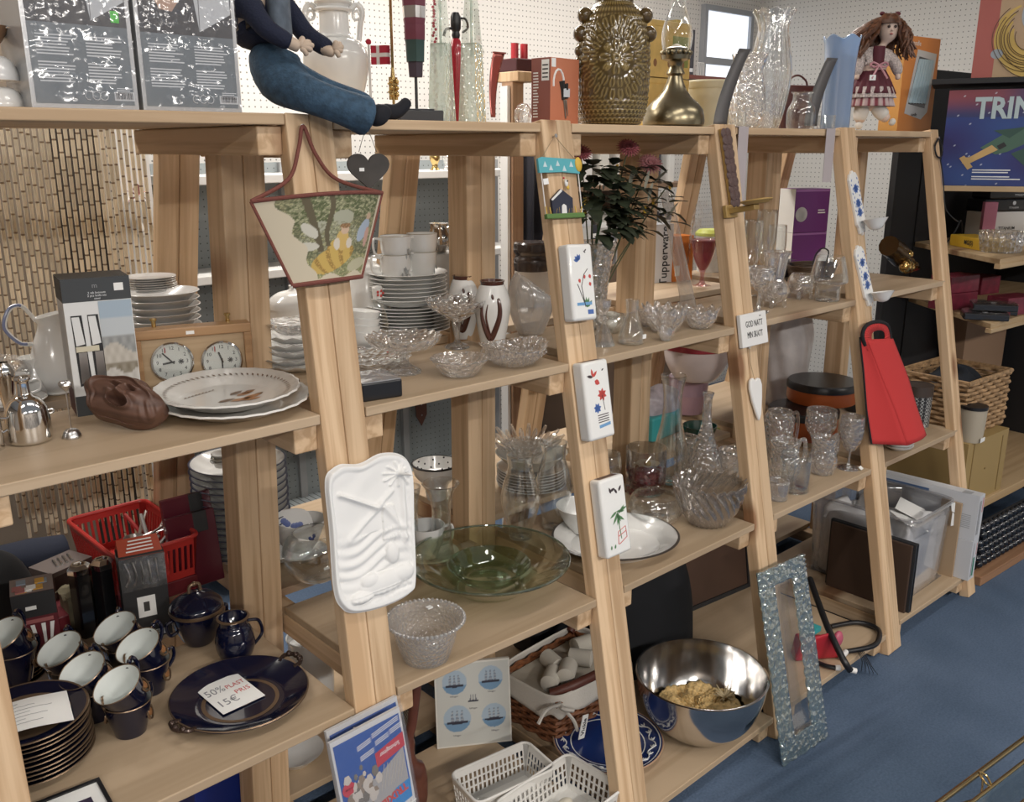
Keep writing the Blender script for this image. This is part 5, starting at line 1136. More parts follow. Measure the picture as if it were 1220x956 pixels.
# ---- plates
def platemesh(R,h,m,rimm=None,th=.003,name='plate'):
    q=MB();q.lathe([(1e-5,.002),(R*.54,.002),(R*.56,0),(R*.60,0),(R*.62,.003),(R*.97,h-.001),(R,h)],48,k=0,capb=False)
    q.lathe([(R,h),(R*.985,h+.0012),(R*.955,h+.0005)],48,k=1 if rimm else 0,capb=False)
    q.lathe([(R*.955,h+.0005),(R*.64,.003+th),(R*.56,.0025+th),(1e-5,.0025+th)],48,k=0,capb=False)
    return q.build(name,[m,rimm] if rimm else m)
def stack(C,n,R,pitch,m,group,lab,rimm=None,h=None,jit=.0015,name='plate',cat='plate',**kw):
    o0=platemesh(R,h or pitch*1.9,m,rimm,name=name,**kw);out=[]
    for i in range(n):
        o=o0 if i==0 else o0.copy()
        if i:COL.objects.link(o)
        tag(o,'%s %s' % (ordn(i,n),lab),cat,(C.x+random.uniform(-jit,jit),C.y+random.uniform(-jit,jit),C.z+i*pitch),group);o.rotation_euler=(0,0,i*.7);out.append(o)
    return out
C=ctop(200,.47,z2);k=ppm(C);top2=zat(C,346)-C.z
stack(C,10,43*k,top2/11,CERG,'dinner plates behind the chess clock','white dinner plate in the stack behind the chess clock')
C2=C+Vector((-10*k,0,top2));tp=zat(C2,330)-C2.z
stack(C2,6,28*k,tp/6.6,CERG,'small plates on the dinner plates','small white plate in the stack on the dinner plates')
# ---- oval picture plates at the front
C=onz(280,487,z2);k=ppm(C)
def ovm(R,h,name):
    q=MB();q.lathe([(1e-5,0),(R*.55,0),(R*.60,0),(R*.97,h),(R,h+.001),(R*.99,h+.004),(R*.95,h+.003),(R*.68,.006),(R*.62,.005),(1e-5,.005)],72,capb=False,flute=lambda t_,i,r,z_:(r*(1+.012*cos(24*t_)*(r>R*.9)),z_));return q
RIMT=mat('ivory_plate',(.74,.72,.68),rough=.2,coat=.3);BRN=mat('brown_decor',(.17,.10,.06),rough=.3);RST=mat('rust_decor',(.42,.20,.09),rough=.3)
for i in range(2):
    t=thing('picture_plate',['lower of two large plates overhanging the left second shelf','upper large plate with brown bird picture overhanging the left shelf'][i],'plate',T(C.x+.008*i*-1,C.y+.006*i,C.z+.016*i) @ rotz(-.35),'large picture plates on the second shelf')
    R=(88-4*i)*k
    q=ovm(R,.022,'plate');q.build('plate_body',RIMT,t).scale=(1,1.12,1)
    if i:
        q=MB();q.M=Matrix.Diagonal((1,1.12,1,1)) @ T(0,0,.0062)
        for a in range(64):
            an=a/64*2*PI;rr=R*.82;q.add([(rr*cos(an+d)*s_,rr*sin(an+d)*s_,.0125+.02*(s_-1)) for d,s_ in ((0,.97),(.035,1.0),(.06,1.06),(.02,1.04))],[(0,1,2,3)],0)
        q.build('rim_pattern',BRN,t,smooth=False)
        q=MB();q.M=T(0,0,.0056) @ rotz(.35)
        for (x,y,l_,a,kk) in [(.1,-.05,.30,.3,1),(.2,.02,.25,.2,1),(.05,.05,.3,.5,0),(-.25,-.2,.3,.2,0),(-.1,-.27,.35,.1,1),(.1,-.25,.35,.3,1),(.28,-.2,.25,.5,0),(.05,-.32,.3,0,1),(.3,.1,.18,.1,0)]:leafp(q,R*x,R*y,R*l_,a,kk,.35,.0002*kk+.0003)
        for j in range(9):q.quad((R*(-.5+.06*j),R*(.30+.02*j),.0004),(R*(-.46+.06*j),R*(.32+.02*j),.0004),(R*(-.462+.06*j),R*(.36+.02*j),.0004),(R*(-.5+.06*j),R*(.33+.02*j),.0004),0)
        q.build('bird_print',[BRN,RST],t,smooth=False)
# ================================================================== left bay, third shelf
z3=bz(-1,2)
NAVYC=mat('cobalt_porcelain',(.0045,.006,.022),rough=.12,coat=.6);CIN=mat('white_cup_inside',(.70,.74,.72),rough=.3);GOLD=mat('dull_gold',(.20,.135,.085),rough=.3,metal=.6);MED=mat('medallion_gold',(.36,.17,.07),rough=.35,metal=.3)
def make_cup(r,h):
    t=thing('coffee_cup','x','cup',(0,0,0),'cobalt coffee cups')
    q=MB();q.lathe([(1e-5,.002),(r*.60,.002),(r*.64,0),(r*.66,.004),(r*.80,h*.4),(r*.95,h*.85),(r,h)],40,k=0,capb=False);q.lathe([(r,h),(r*.97,h),(r*.9,h*.8),(r*.76,h*.38),(r*.55,.008),(1e-5,.006)],40,k=1,capb=False);q.build('cup_body',[NAVYC,CIN],t)
    q=MB();q.lathe([(r*.985,h-.0015),(r*1.012,h-.0005),(r*.99,h+.001),(r*.965,h)],40,capb=False);q.build('gold_rim',GOLD,t)
    q=MB();q.tube(bez([(r*.93,0,h*.86),(r*1.45,0,h*.92),(r*1.5,0,h*.6),(r*1.15,0,h*.38),(r*.80,0,h*.36)],6),r*.085,8);q.ball((r*1.22,0,h*.93),r*.11);hd_=q.build('cup_handle',NAVYC,t)
    q=MB();q.tube(bez([(r*1.0,0,h*.90),(r*1.4,0,h*.97),(r*1.52,0,h*.8)],5),r*.05,6);q.build('gold_line',GOLD,hd_)
    for a in (-PI*.35,PI*.65):
        Rm=T(0,0,0) @ rotz(a)
        q=MB();Q=Rm @ T(r*.885,0,h*.56) @ Matrix.Rotation(PI/2-.22,4,'Y')
        q.lathe([(r*.26,0),(r*.34,.0006),(r*.34,-.003)],24,0,Q,capb=False);q.lathe([(1e-5,.0002),(r*.17,.0002),(r*.19,-.002)],20,1,Q,capb=False);q.build('medallion',[GOLD,MED],t)
    return t
CUP0=None
cups=[(156,871,'front'),(115,853,'front left'),(179,822,'right'),(152,800,'back'),(88,826,'left'),(15,803,'far left')]
for n,(u,v,nm) in enumerate(cups):
    C=onz(u,v,z3) if nm != 'far left' else onz(22,815,z3+.02)
    k=ppm(C);r,h=28*k,43*k
    if CUP0 is None:CUP0=make_cup(r,h);lo=CUP0;r0,h0=r,h
    else:lo=dup(CUP0)
    where={'front':'beside the navy tray, the frontmost','front left':'second from the front','right':'nearest the sugar bowl','back':'in the back row before the black mills','left':'leftmost of the five on the shelf','far left':'on the saucers at the picture edge'}[nm]
    lo['label']='lower cobalt cup of the pair '+where
    rz={0:.55,1:.7,2:.35,3:.9,4:.8,5:.6}[n]
    lo.matrix_world=T(C.x,C.y,C.z) @ rotz(rz)
    if nm=='far left':lo.location.z=z3+.030
    upc=dup(CUP0);upc['label']='tilted upper cobalt cup of the pair '+where
    ax=Vector((cos(YAW+.35),sin(YAW+.35),0))      # leans to the left and to the front
    Rr=Matrix.Rotation(radians(-16),4,away(lo.location)) @ Matrix.Rotation(radians(13),4,Vector((RT.x,RT.y,0)))
    upc.matrix_world=T(lo.location.x+.009,lo.location.y-.004,lo.location.z+h0*.74) @ Rr @ rotz(rz+.15)
# saucers under the far left cups
C=onz(14,812,z3);k=ppm(C)
stack(C,4,40*k,.0075,NAVYC,'cobalt saucers','cobalt saucer under the far left cups',rimm=GOLD,h=.016,name='saucer',cat='saucer')
# ---- ten cobalt plates with a note on top
C=onz(40,905,z3);k=ppm(C);R=69*k;ht=zat(C+away(C)*-R*.0,846)-C.z;
pl=stack(C,10,R,ht/11.2,NAVYC,'cobalt plates in the front stack','cobalt dinner plate in the tall stack at lower left',rimm=GOLD,h=ht/11.2*1.7)
q=MB();q.lathe([(R*.70,.0072),(R*.60,.0062),(R*.61,.0062+.0002),(R*.71,.0076)],48);g_=q.build('gold_band',GOLD,pl[-1])
zt=C.z+ht/11.2*9+.0185;pts=[onz(u,v,zt) for u,v in ((-14,848),(79,821),(88,856),(-10,884))]
q=MB();M_=[Vector(p)-Vector(pts[0]) for p in pts]
q.grid(lambda a,b:tuple(M_[0].lerp(M_[1],a).lerp(M_[3].lerp(M_[2],a),b)+Vector((0,0,.004*sin(a*4)))),12,6)
t=thing('handwritten_note','white handwritten price list lying on the cobalt plates','note',pts[0]);q.build('paper',PAPER,t)
PENC=mat('pencil_grey',(.25,.25,.27),rough=.8)
q=MB();ux,uy=M_[1],M_[3]
for i in range(7):
    f=.15+.11*i;q.tube([tuple(ux*(.15+.07*j)+uy*(f+.012*((-1)**j)*random.random())+Vector((0,0,.0012+.004*sin((.15+.07*j)*4)))) for j in range(4+(i*3) % 7)],.0004,4)
q.build('handwriting',PENC,t)
# ---- sugar bowl, creamer
C=onz(238,764,z3);k=ppm(C);t=thing('sugar_bowl','cobalt lidded sugar bowl with gold rim beside the creamer','bowl',C);z=lambda v:zat(C,v)-C.z
q=MB();q.lathe(smoothprof([(14*k,0),(17*k,2*k),(26*k,z(745)),(30*k,z(733)),(30.5*k,z(725))],4),40);q.build('bowl_body',NAVYC,t)
q=MB();q.lathe([(30.5*k,z(727)),(31.5*k,z(725)),(31*k,z(723))],40);q.build('gold_rim',GOLD,t)
q=MB();q.lathe(smoothprof([(30*k,z(723)),(29*k,z(718)),(18*k,z(709)),(5*k,z(704))],4)+[(1e-5,z(704))],40);ld=q.build('lid',NAVYC,t)
q=MB();q.tube(bez([(-7*k,0,z(706)),(-5*k,0,z(697)),(5*k,0,z(697)),(7*k,0,z(706))],5),2*k,8);q.ball((0,0,z(696)),3*k);q.build('knob',GOLD,ld)
for s in (-1,1):q=MB();q.tube(bez([(s*27*k,0,z(730)),(s*37*k,0,z(733)),(s*34*k,0,z(746)),(s*25*k,0,z(745))],5),2*k,8);q.build('bowl_handle',NAVYC,t)
C=onz(282,784,z3);k=ppm(C);t=thing('creamer','small cobalt creamer with gold rim against the centre post','jug',C);z=lambda v:zat(C,v)-C.z
q=MB();q.lathe(smoothprof([(15*k,0),(20*k,8*k),(23*k,z(765)),(20*k,z(750)),(16*k,z(743)),(18*k,z(735))],4)+[(16.5*k,z(735)),(14*k,z(744)),(1e-5,z(760))],40);q.build('creamer_body',NAVYC,t)
q=MB();q.lathe([(18.6*k,z(736)),(19*k,z(735)),(16.5*k,z(734)),(16.4*k,z(735))],36,capb=False);q.build('gold_rim',GOLD,t)
q=MB();q.tube(bez([(15*k,-6*k,z(742)),(27*k,-9*k,z(745)),(30*k,-10*k,z(760)),(20*k,-7*k,z(772))],6),2*k,8);q.build('creamer_handle',NAVYC,t)
# ---- navy tray
C=onz(287,838,z3);k=ppm(C);t=thing('serving_tray','round cobalt cake plate with two gold-trimmed openwork handles','tray',T(C.x,C.y,C.z) @ rotz(.25));R=80*k
q=MB();q.lathe([(1e-5,0),(R*.55,0),(R*.62,.002),(R*.97,.020),(R,.022),(R*.985,.0245),(R*.95,.0225),(R*.66,.007),(R*.60,.006),(1e-5,.006)],72,capb=False);q.build('tray_body',NAVYC,t)
q=MB();q.lathe([(R*.995,.0225),(R*1.003,.0235),(R*.985,.0252)],72,capb=False);q.lathe([(R*.50,.0064),(R*.56,.0064)],72,capb=False);q.lathe([(R*.13,.0064),(R*.18,.0064)],32,capb=False);q.build('gold_ring',GOLD,t)
for s in (-1,1):
    q=MB();P=[(s*R*.93,R*.16,.021),(s*R*1.06,R*.17,.026),(s*R*1.15,0,.028),(s*R*1.06,-R*.17,.026),(s*R*.93,-R*.16,.021)]
    q.tube(bez(P,6),R*.035,8)
    for y in (-.12,0,.12):q.ball((s*R*(1.13-abs(y)*.3),R*y,.029),R*.05)
    q.build('handle',mat('gilded_handle',(.055,.035,.028),rough=.25,metal=.5),t)
cz=C.z+.0085;pts=[onz(u,v,cz) for u,v in ((243,819),(292,799),(316,829),(266,852))];Mf=frame(pts[3],pts[2]-pts[3],pts[0]-pts[3]);w=(pts[2]-pts[3]).length;h=(pts[0]-pts[3]).length
t=thing('discount_card','white card with handwritten discount lying on the cobalt tray','card',Mf);q=MB();q.box(0,w,0,h,0,.0008);q.build('card',PAPER,t,smooth=False)
text('50%',h*.28,T(w*.05,h*.70,.001),PENC,t,sx=.75,align='LEFT');text('15€',h*.28,T(w*.06,h*.28,.001),PENC,t,sx=.85,align='LEFT');RDK=mat('red_marker',(.5,.10,.10),rough=.7);text('PLAST',h*.17,T(w*.74,h*.68,.001),RDK,t,sx=.75);text('PRIS',h*.17,T(w*.76,h*.44,.001),RDK,t,sx=.9)
# ---- framed picture lying at the front
pts=[onz(u,v,z3+.012) for u,v in ((118,926),(134,960),(70,992),(42,956))];Mf=frame(pts[3]-Vector((0,0,.012)),pts[0]-pts[3],-(pts[2]-pts[3]));w=(pts[0]-pts[3]).length;h=.14
Mf=Mf @ T(0,-h,0);t=thing('framed_picture','black framed picture of a purple rose lying at the lower left shelf edge','picture',Mf)
q=MB();
for a in ((0,w,0,.006),(0,w,h-.006,h)):q.box(*a,0,.012)
for a in ((0,.006),(w-.006,w)):q.box(a[0],a[1],.006,h-.006,0,.012)
q.build('frame',BLACKP,t,smooth=False);q=MB();q.box(.006,w-.006,.006,h-.006,0,.009);q.build('mount',PAPER,t,smooth=False)
q=MB();q.box(w*.24,w*.76,h*.2,h*.74,.009,.0095);q.build('print',mat('dark_violet_print',(.04,.03,.06)),t,smooth=False)
q=MB()
for i in range(14):q.ball((w*.5+w*.16*cos(i*2.4)*i/14,h*.47+h*.16*sin(i*2.4)*i/14,.0098),w*.07,sq=(1,.7,.06),seg=10,rings=5)
q.build('rose',mat('violet_print',(.18,.13,.22),noise=.4),t)
# ================================================================== left bay, third shelf, rear half
# ---- red slotted basket
def slotwall(q,p0,p1,h,z0,k=0,n=9,lean=.0,m=.18,rows=1,sl=.55):
    """upright wall of strips leaving slots; p0->p1 at foot, leaning out by lean"""
    p0=Vector(p0);p1=Vector(p1);d=(p1-p0);nrm=Vector((d.y,-d.x,0)).normalized()
    def P(a,b):return tuple(p0+d*a+nrm*lean*b+Vector((0,0,z0+h*b)))
    def Q(a0,a1,b0,b1):q.quad(P(a0,b0),P(a1,b0),P(a1,b1),P(a0,b1),k)
    Q(0,1,0,m);Q(0,1,1-m,1)
    hb=(1-2*m)/rows
    for r_ in range(rows):
        b0=m+hb*r_;b1=b0+hb*.8
        if r_<rows-1 or rows>1:Q(0,1,b1,b0+hb)
        for i in range(n+1):
            a0=max(0,(i-.5*(1-sl))/n if i else 0);a1=min(1,(i+.5*(1-sl))/n if i<n else 1);Q(a0,a1,b0,b1 if rows>1 else 1-m)
def basket(name,lab,M,w,d,h,m,n=9,rows=1,lean=.012,group=None,th=.003,cat='basket'):
    t=thing(name,lab,cat,M,group);q=MB()
    cs=[(0,0,0),(w,0,0),(w,d,0),(0,d,0)]
    for i in range(4):slotwall(q,cs[i],cs[(i+1) % 4],h,0,n=n if i % 2==0 else max(4,int(n*d/w)),lean=lean,rows=rows)
    for sx,sy in ((0,0),(1,0),(1,1),(0,1)):
        x,y=w*sx,d*sy;ox,oy=(lean if sx else -lean),(lean if sy else -lean)
        q.add([(x,y,0),(x+ox,y,h),(x,y+oy,h)],[(0,1,2)])
        q.add([(x,y,0),(x,y+oy,h),(x+ox,y,h)],[(0,1,2)])
    q.box(0,w,0,d,0,.002);q.build('slotted_walls',m,t,smooth=False,mods=[('SOLIDIFY',dict(thickness=th,offset=0))])
    q=MB();e=lean;rr=.02;pts=[]
    for (x,y,a0) in ((w+e-rr,d+e-rr,0),(-e+rr,d+e-rr,1),(-e+rr,-e+rr,2),(w+e-rr,-e+rr,3)):
        for j in range(6):a=(a0+j/5)*PI/2;pts.append((x+rr*cos(a),y+rr*sin(a),h))
    q.tube(pts,th*1.7,8,closed=True);q.build('rim',m,t);return t
REDP=mat('red_plastic',(.50,.035,.03),rough=.35)
M=T(-.215,.45,z3+.036) @ rotz(.03)
basket('utensil_basket','red slotted plastic basket of kitchen utensils behind the black pepper mills',M,.155,.265,.095,REDP,n=12,lean=.014)
def spoon(name,lab,p,d,r,l,cat='spoon',group=None,m=STEEL):
    """ladle: bowl at p, handle along d"""
    t=thing(name,lab,cat,p,group);d=Vector(d).normalized();q=MB()
    q.lathe(smoothprof([(1e-4,0),(r*.7,r*.18),(r,r*.7)],4)+[(r*.94,r*.7),(r*.6,r*.22),(1e-4,.002)],22);q.build('spoon_bowl',m,t)
    q=MB();q.tube(bez([tuple(d*r*.9+Vector((0,0,r*.6))),tuple(d*(r+l*.3)+Vector((0,0,r*.9))),tuple(d*(r+l)+Vector((0,0,r*1.0)))],5),[.003]*11,8);q.build('spoon_handle',m,t);return t
bx=lambda x,y,z:M @ Vector((x,y,z))
spoon('ladle','large steel ladle at the left end of the red basket',bx(.05,.07,.055),(.8,.3,.1),.026,.08,'ladle')
spoon('scoop','round steel scoop lying behind the large ladle in the red basket',bx(.075,.12,.060),(.7,-.2,.0),.022,.07,'scoop')
spoon('tea_strainer','small steel strainer in the middle of the red basket',bx(.11,.09,.066),(.6,.7,.1),.013,.05,'strainer')
for i,(x,y,a,l_,mm,lab) in enumerate([(.10,.17,.9,.08,STEEL,'slim steel utensil handle pointing to the rear of the red basket'),(.12,.15,1.4,.07,mat('grey_plastic',(.35,.35,.34)),'grey plastic fork standing in the red basket'),(.125,.19,1.9,.06,mat('red_handle',(.4,.04,.04)),'red handled utensil at the rear rim of the red basket'),(.06,.04,.3,.07,STEEL,'short steel tongs at the front of the red basket'),(.03,.03,1.1,.06,BLACKP,'black handled peeler at the front corner of the red basket')]):
    q=MB();q.tube([(0,0,.035),(cos(a)*l_*.5,sin(a)*l_*.5,.06),(cos(a)*l_,sin(a)*l_,.082)],[.004,.005,.004],8);q.ball((0,0,.033),.008,sq=(1.4,.8,.6))
    tag(q.build('utensil',mm),lab,'utensil',bx(x,y,.002))
# ---- maroon presentation folders
MARC=mat('maroon_card',(.085,.008,.018),rough=.3,coat=.2)
A=onz(212,708,z3);B=onz(268,690,z3);Mf,w=boxM(A,B,z3)
for n,(dy,hh,lab,l_) in enumerate([(0,.17,'front maroon folder leaning by the centre post',.18),(.035,.20,'rear maroon folder leaning by the centre post',.12)]):
    q=MB();q.box(0,w*1.02,0,.016,0,hh,M=Matrix.Rotation(-.16,4,'X'));q.box(w*.55,w*.85,-.001,.017,hh*.72,hh*1.0,1,M=Matrix.Rotation(-.16,4,'X'))
    tag(q.build('folder',[MARC,INK],smooth=False,mods=[bevelmod(.002)]),lab,'folder',Mf @ T(.01*n,dy+.004,.0) )
# ---- blister pack of knives
A=onz(153,767,z3);B=onz(206,754,z3);Mf,w=boxM(A,B);H=zat(A,655)-A.z
t=thing('blister_pack','black carded pack with red header and clear window behind the cups','package',Mf);q=MB()
q.box(0,w,0,.05,0,H*.9,0);rectf(q,.0,w,H*.56,H*.89,3);rectf(q,w*.30,w*.70,H*.24,H*.46,4,-.0008);barcode(q,w*.3,w*.85,.004,H*.08,4,0)
q.quad((w*.02,-.001,H*.885),(w*.98,-.001,H*.885),(w*.95,.045,H*1.0),(w*.05,.045,H*1.0),1);q.quad((w*.05,.045,H*1.0),(w*.95,.045,H*1.0),(w*.98,.05,H*.9),(w*.02,.05,H*.9),1)
for i in range(4):q.quad((w*(.2+.03*i),.010+.008*i,H*(.92+.02*i)),(w*.8,.010+.008*i,H*(.92+.02*i)),(w*.8,.013+.008*i,H*(.928+.02*i)),(w*(.2+.03*i),.013+.008*i,H*(.928+.02*i)),4)
for i in range(5):q.tube(bez([(w*(.1+.18*i),-.002,H*.6),(w*(.2+.15*i),-.004,H*.7),(w*(.12+.17*i),-.002,H*.84)],4),.002,6,2)
rectf(q,w*.43,w*.56,H*.30,H*.40,3,-.0012)
q.build('card',[INK,mat('orange_red_card',(.42,.075,.04)),STEEL,mat('dark_window',(.05,.05,.05),rough=.2),PAPER],t,smooth=False)
q=MB();q.grid(lambda a,b:(w*a,-.006-.002*random.random(),H*(.55+.34*b)),8,8);q.build('window_film',FILM,t)
# ---- pepper mills
for n,(u,v,vt,lab) in enumerate([(106,762,672,'left black hexagonal pepper mill with chrome collar'),(133,757,666,'right black hexagonal pepper mill with chrome collar')]):
    C,r=put(u,v,28,z3);k=ppm(C);z=lambda v_:zat(C,v_)-C.z;t=thing('pepper_mill',lab,'pepper mill',C,'black pepper mills')
    q=MB();q.lathe([(13*k,0),(13*k,z(vt+8)),(1e-5,z(vt+8))],6);q.build('mill_body',mat('gloss_black',(.006,.006,.007),rough=.15,coat=.4),t,smooth=False)
    q=MB();q.lathe([(13.4*k,z(vt+10)),(13.4*k,z(vt+4)),(9*k,z(vt)),(7*k,z(vt)),(6*k,z(vt+3)),(1e-5,z(vt+3))],6);q.build('collar',CHROME,t,smooth=False)
# ---- cartons at the left
A=onz(26,800,z3);B=onz(77,788,z3);Mf,w=boxM(A,B);H=zat(A,712)-A.z;t=thing('cutlery_carton','dark red cutlery carton with spoons printed on its front, left of the cups','box',Mf);q=MB()
DR=mat('dark_red_card',(.115,.015,.022),rough=.5);q.box(0,w,0,.075,0,H,0);rectf(q,0,w,H*.68,H,1);q.quad((0,0,H+.0004),(w,0,H+.0004),(w,.075,H+.0004),(0,.075,H+.0004),2)
rectf(q,w*.3,w*.55,H*.78,H*.83,3,-.0008);rectf(q,w*.2,w*.9,H*.60,H*.65,5,-.0008)
for x,a in ((.45,.5),(.62,.1),(.75,-.3)):leafp(q,0,0,.03,0,3) if 0 else q.add([(w*x,-.0009,H*.30),(w*(x+.06),-.0009,H*.32),(w*(x+.10-a*.2),-.0009,H*.58),(w*(x-.0-a*.2),-.0009,H*.58)],[(0,1,2,3)],3)
rd=random.Random(4)
for i in range(9):x,y=rd.random()*.7*w,rd.random()*.045;q.box(x,x+w*.22,y,y+.02,H+.0004,H+.001+.0003*i,[4,3,5,6][i % 4])
q.build('carton',[DR,INK,mat('grey_photo_print',(.20,.16,.15)),PAPER,mat('yellow_orange_card',(.55,.30,.05)),mat('rose_print',(.35,.12,.12)),mat('blue_grey_print',(.22,.27,.33))],t,smooth=False)
A=onz(62,690,z3+.085);Mf=T(A.x,A.y,z3) @ rotz(.35);t=thing('grey_carton','low grey carton with cutlery picture behind the red cutlery carton','box',Mf);q=MB();q.box(0,.10,0,.075,0,.095,0);rectf(q,.005,.095,.01,.085,2)
for i in range(4):q.tube([(.03+.012*i,.02,.0965),(.045+.012*i,.055,.0965)],.003,6,1)
q.build('carton',[mat('taupe_card',(.17,.14,.13),rough=.5),STEEL,mat('dark_brown_card',(.06,.04,.035))],t,smooth=False)
A=onz(105,700,z3+.08);t=thing('cloth_pouch','crumpled olive and cream cloth pouch above the pepper mills','pouch',(A.x,A.y+.02,z3));q=MB()
q.grid(lambda a,b:((a-.5)*.10,(b-.5)*.07,.07+.022*sin(a*PI)*sin(b*PI)+.006*sin(a*17+b*5)*cos(b*13)),20,16);q.box(-.045,.045,-.03,.03,0,.072);q.build('pouch',mat('olive_cloth',(.22,.19,.12),rough=.8,noise=.4,nscale=30),t)
# black cloth bag at the left edge
A=onz(14,765,z3);q=MB()
q.grid(lambda a,b:(lambda th,r_:(.085*r_*cos(th),.06*r_*sin(th),.165*sqrt(max(0,1-r_**3.))+.02*cos(th*2+1)*(1-r_)))(a*2*PI,b),40,18)
tag(q.build('cloth_bag',mat('black_cloth',(.008,.008,.009),rough=.8)),'slumped black cloth bag at the left edge behind the cups','bag',(A.x-.005,A.y+.065,z3))
q=MB();q.box(0,.37,0,.27,0,.0345);tag(q.build('red_box',mat('deep_red_card',(.15,.012,.02),rough=.5,noise=.2),smooth=False,mods=[bevelmod(.002)]),'flat dark red box beneath the red utensil basket','box',T(-.425,.45,z3) @ rotz(.0))
# dark blue bolster behind
q=MB();q.tube([(0,0,.08),(.12,0,.085),(.24,0,.082),(.31,0,.08)],[.036,.044,.044,.036],16);tag(q.build('bolster',mat('dark_blue_cloth',(.022,.028,.05),rough=.9)),'dark blue rolled cloth behind the red box','bolster',(-.57,.68,z3))
# floor level, left: blue crate and white dish
zb=bz(-1,3);q=MB();q.box(0,.16,0,.14,0,.2)
A=onz(250,985,zb);tag(q.build('blue_carton',mat('royal_blue_card',(.012,.03,.22),rough=.5),smooth=False,mods=[bevelmod(.003)]),'royal blue carton on the bottom left shelf','box',(A.x-.02,A.y+.02,zb))
C=onz(352,905,BZ[0,3]+.0004);k=ppm(C);q=MB();q.lathe([(1e-5,0),(20*k,0),(32*k,12*k),(34*k,14*k),(31*k,13*k),(19*k,4*k),(1e-5,4*k)],36);tag(q.build('dish',CERG),'white dish on the bottom shelf beside the left trestle','dish',C)
C=onz(372,830,BZ[0,3]+.0004);k=ppm(C);t=thing('white_jug','white handled jug seen under the third shelf by the left trestle','jug',C);q=MB();q.lathe(smoothprof([(22*k,0),(26*k,6*k),(27*k,40*k),(24*k,70*k),(26*k,80*k)],4)+[(24*k,80*k),(23*k,70*k)],32);q.build('jug_body',CERG,t)
q=MB();q.tube(bez([(-22*k,-8*k,68*k),(-42*k,-12*k,70*k),(-42*k,-12*k,40*k),(-24*k,-8*k,25*k)],6),3.5*k,8);q.build('jug_handle',CERG,t)
# ================================================================== bay by the tapestry: second shelf
z2=bz(0,1)
C=onz(487,396,z2);k=ppm(C);h1=zat(C,363)-C.z
stack(C,8,51*k,h1/8.4,CERW,'large plates under the four cups','large white plate in the lower stack under the four flowered cups')
C2=C+Vector((0,.0,h1+.003));h2=zat(C2,325)-C2.z
stack(C2,7,47*k,h2/7.6,CERW,'medium plates under the four cups','medium white plate in the upper stack under the four flowered cups')
CG=mat('grey_floral_decor',(.36,.38,.38),rough=.4);CGOLD=mat('grey_gold_rim',(.42,.37,.28),rough=.3,metal=.4)
zc_=C2.z+6*h2/7.6+.0065
first=None
for s_,(u,dy,nm) in enumerate(((472,0,'left'),(503,.008,'right'))):
    Cc=ony(u,340,C.y-.025+dy);k=ppm(Cc)
    for lv in range(2):
        lab='%s white cup with grey flowers, in the %s pair on the plate stack' % (['bottom','top'][lv],nm)
        if first is None:
            t=first=thing('flowered_cup',lab,'cup',(0,0,0),'grey flowered cups');r,h=18.5*k,30*k
            q=MB();q.lathe([(1e-5,.002),(r*.70,.001),(r*.72,0),(r*.80,h*.05),(r*.97,h*.5),(r,h)],36,capb=False);q.lathe([(r,h),(r*.96,h),(r*.9,h*.5),(r*.7,.006),(1e-5,.005)],36,capb=False);q.build('cup_body',CERW,t)
            q=MB();q.lathe([(r*.99,h-.001),(r*1.012,h),(r*.96,h+.0008)],36,capb=False);q.build('gilt_rim',CGOLD,t)
            q=MB();q.tube(bez([(r*.9,0,h*.85),(r*1.5,0,h*.9),(r*1.45,0,h*.35),(r*.88,0,h*.25)],6),r*.08,8,M=rotz(PI*.86));q.build('cup_handle',CERW,t)
            q=MB()
            for i in range(7):
                q.M=rotz(-PI*.55+.1*i) @ T(r*.955,0,h*(.35+.08*sin(i*2))) @ Matrix.Rotation(PI/2,4,'Y');leafp(q,0,0,r*.4,i*1.1,0,.35,.0015)
            q.build('flower_decor',CG,t,smooth=False)
        else:t=dup(first,label=lab)
        t.matrix_world=T(Cc.x+.003*lv,Cc.y,zc_+lv*h*.72) @ rotz(.5*s_+.25*lv)
# teapot
C=ctop(438,.48,z2);k=ppm(C);z=lambda v:zat(C,v)-C.z;t=thing('teapot','white lidded pot partly behind the tapestry pocket','teapot',C)
q=MB();q.lathe(smoothprof([(18*k,0),(22*k,4*k),(26*k,z(375)),(24*k,z(345)),(19*k,z(325))],4),36);q.build('pot_body',CERW,t)
q=MB();q.lathe(smoothprof([(20*k,z(325)),(18*k,z(317)),(6*k,z(309)),(4*k,z(305)),(6*k,z(300)),(1e-4,z(297))],4),32);q.build('lid',CERW,t)
q=MB();q.tube(bez([(-20*k,-4*k,z(385)),(-34*k,-8*k,z(372)),(-40*k,-9*k,z(345)),(-46*k,-10*k,z(335))],5),[6*k]*6+[5*k]*5+[4*k]*5,10);q.build('spout',CERW,t)
q=MB();q.tube(bez([(22*k,4*k,z(335)),(40*k,6*k,z(335)),(40*k,6*k,z(370)),(24*k,4*k,z(380))],6),2.5*k,8);q.build('pot_handle',CERW,t)
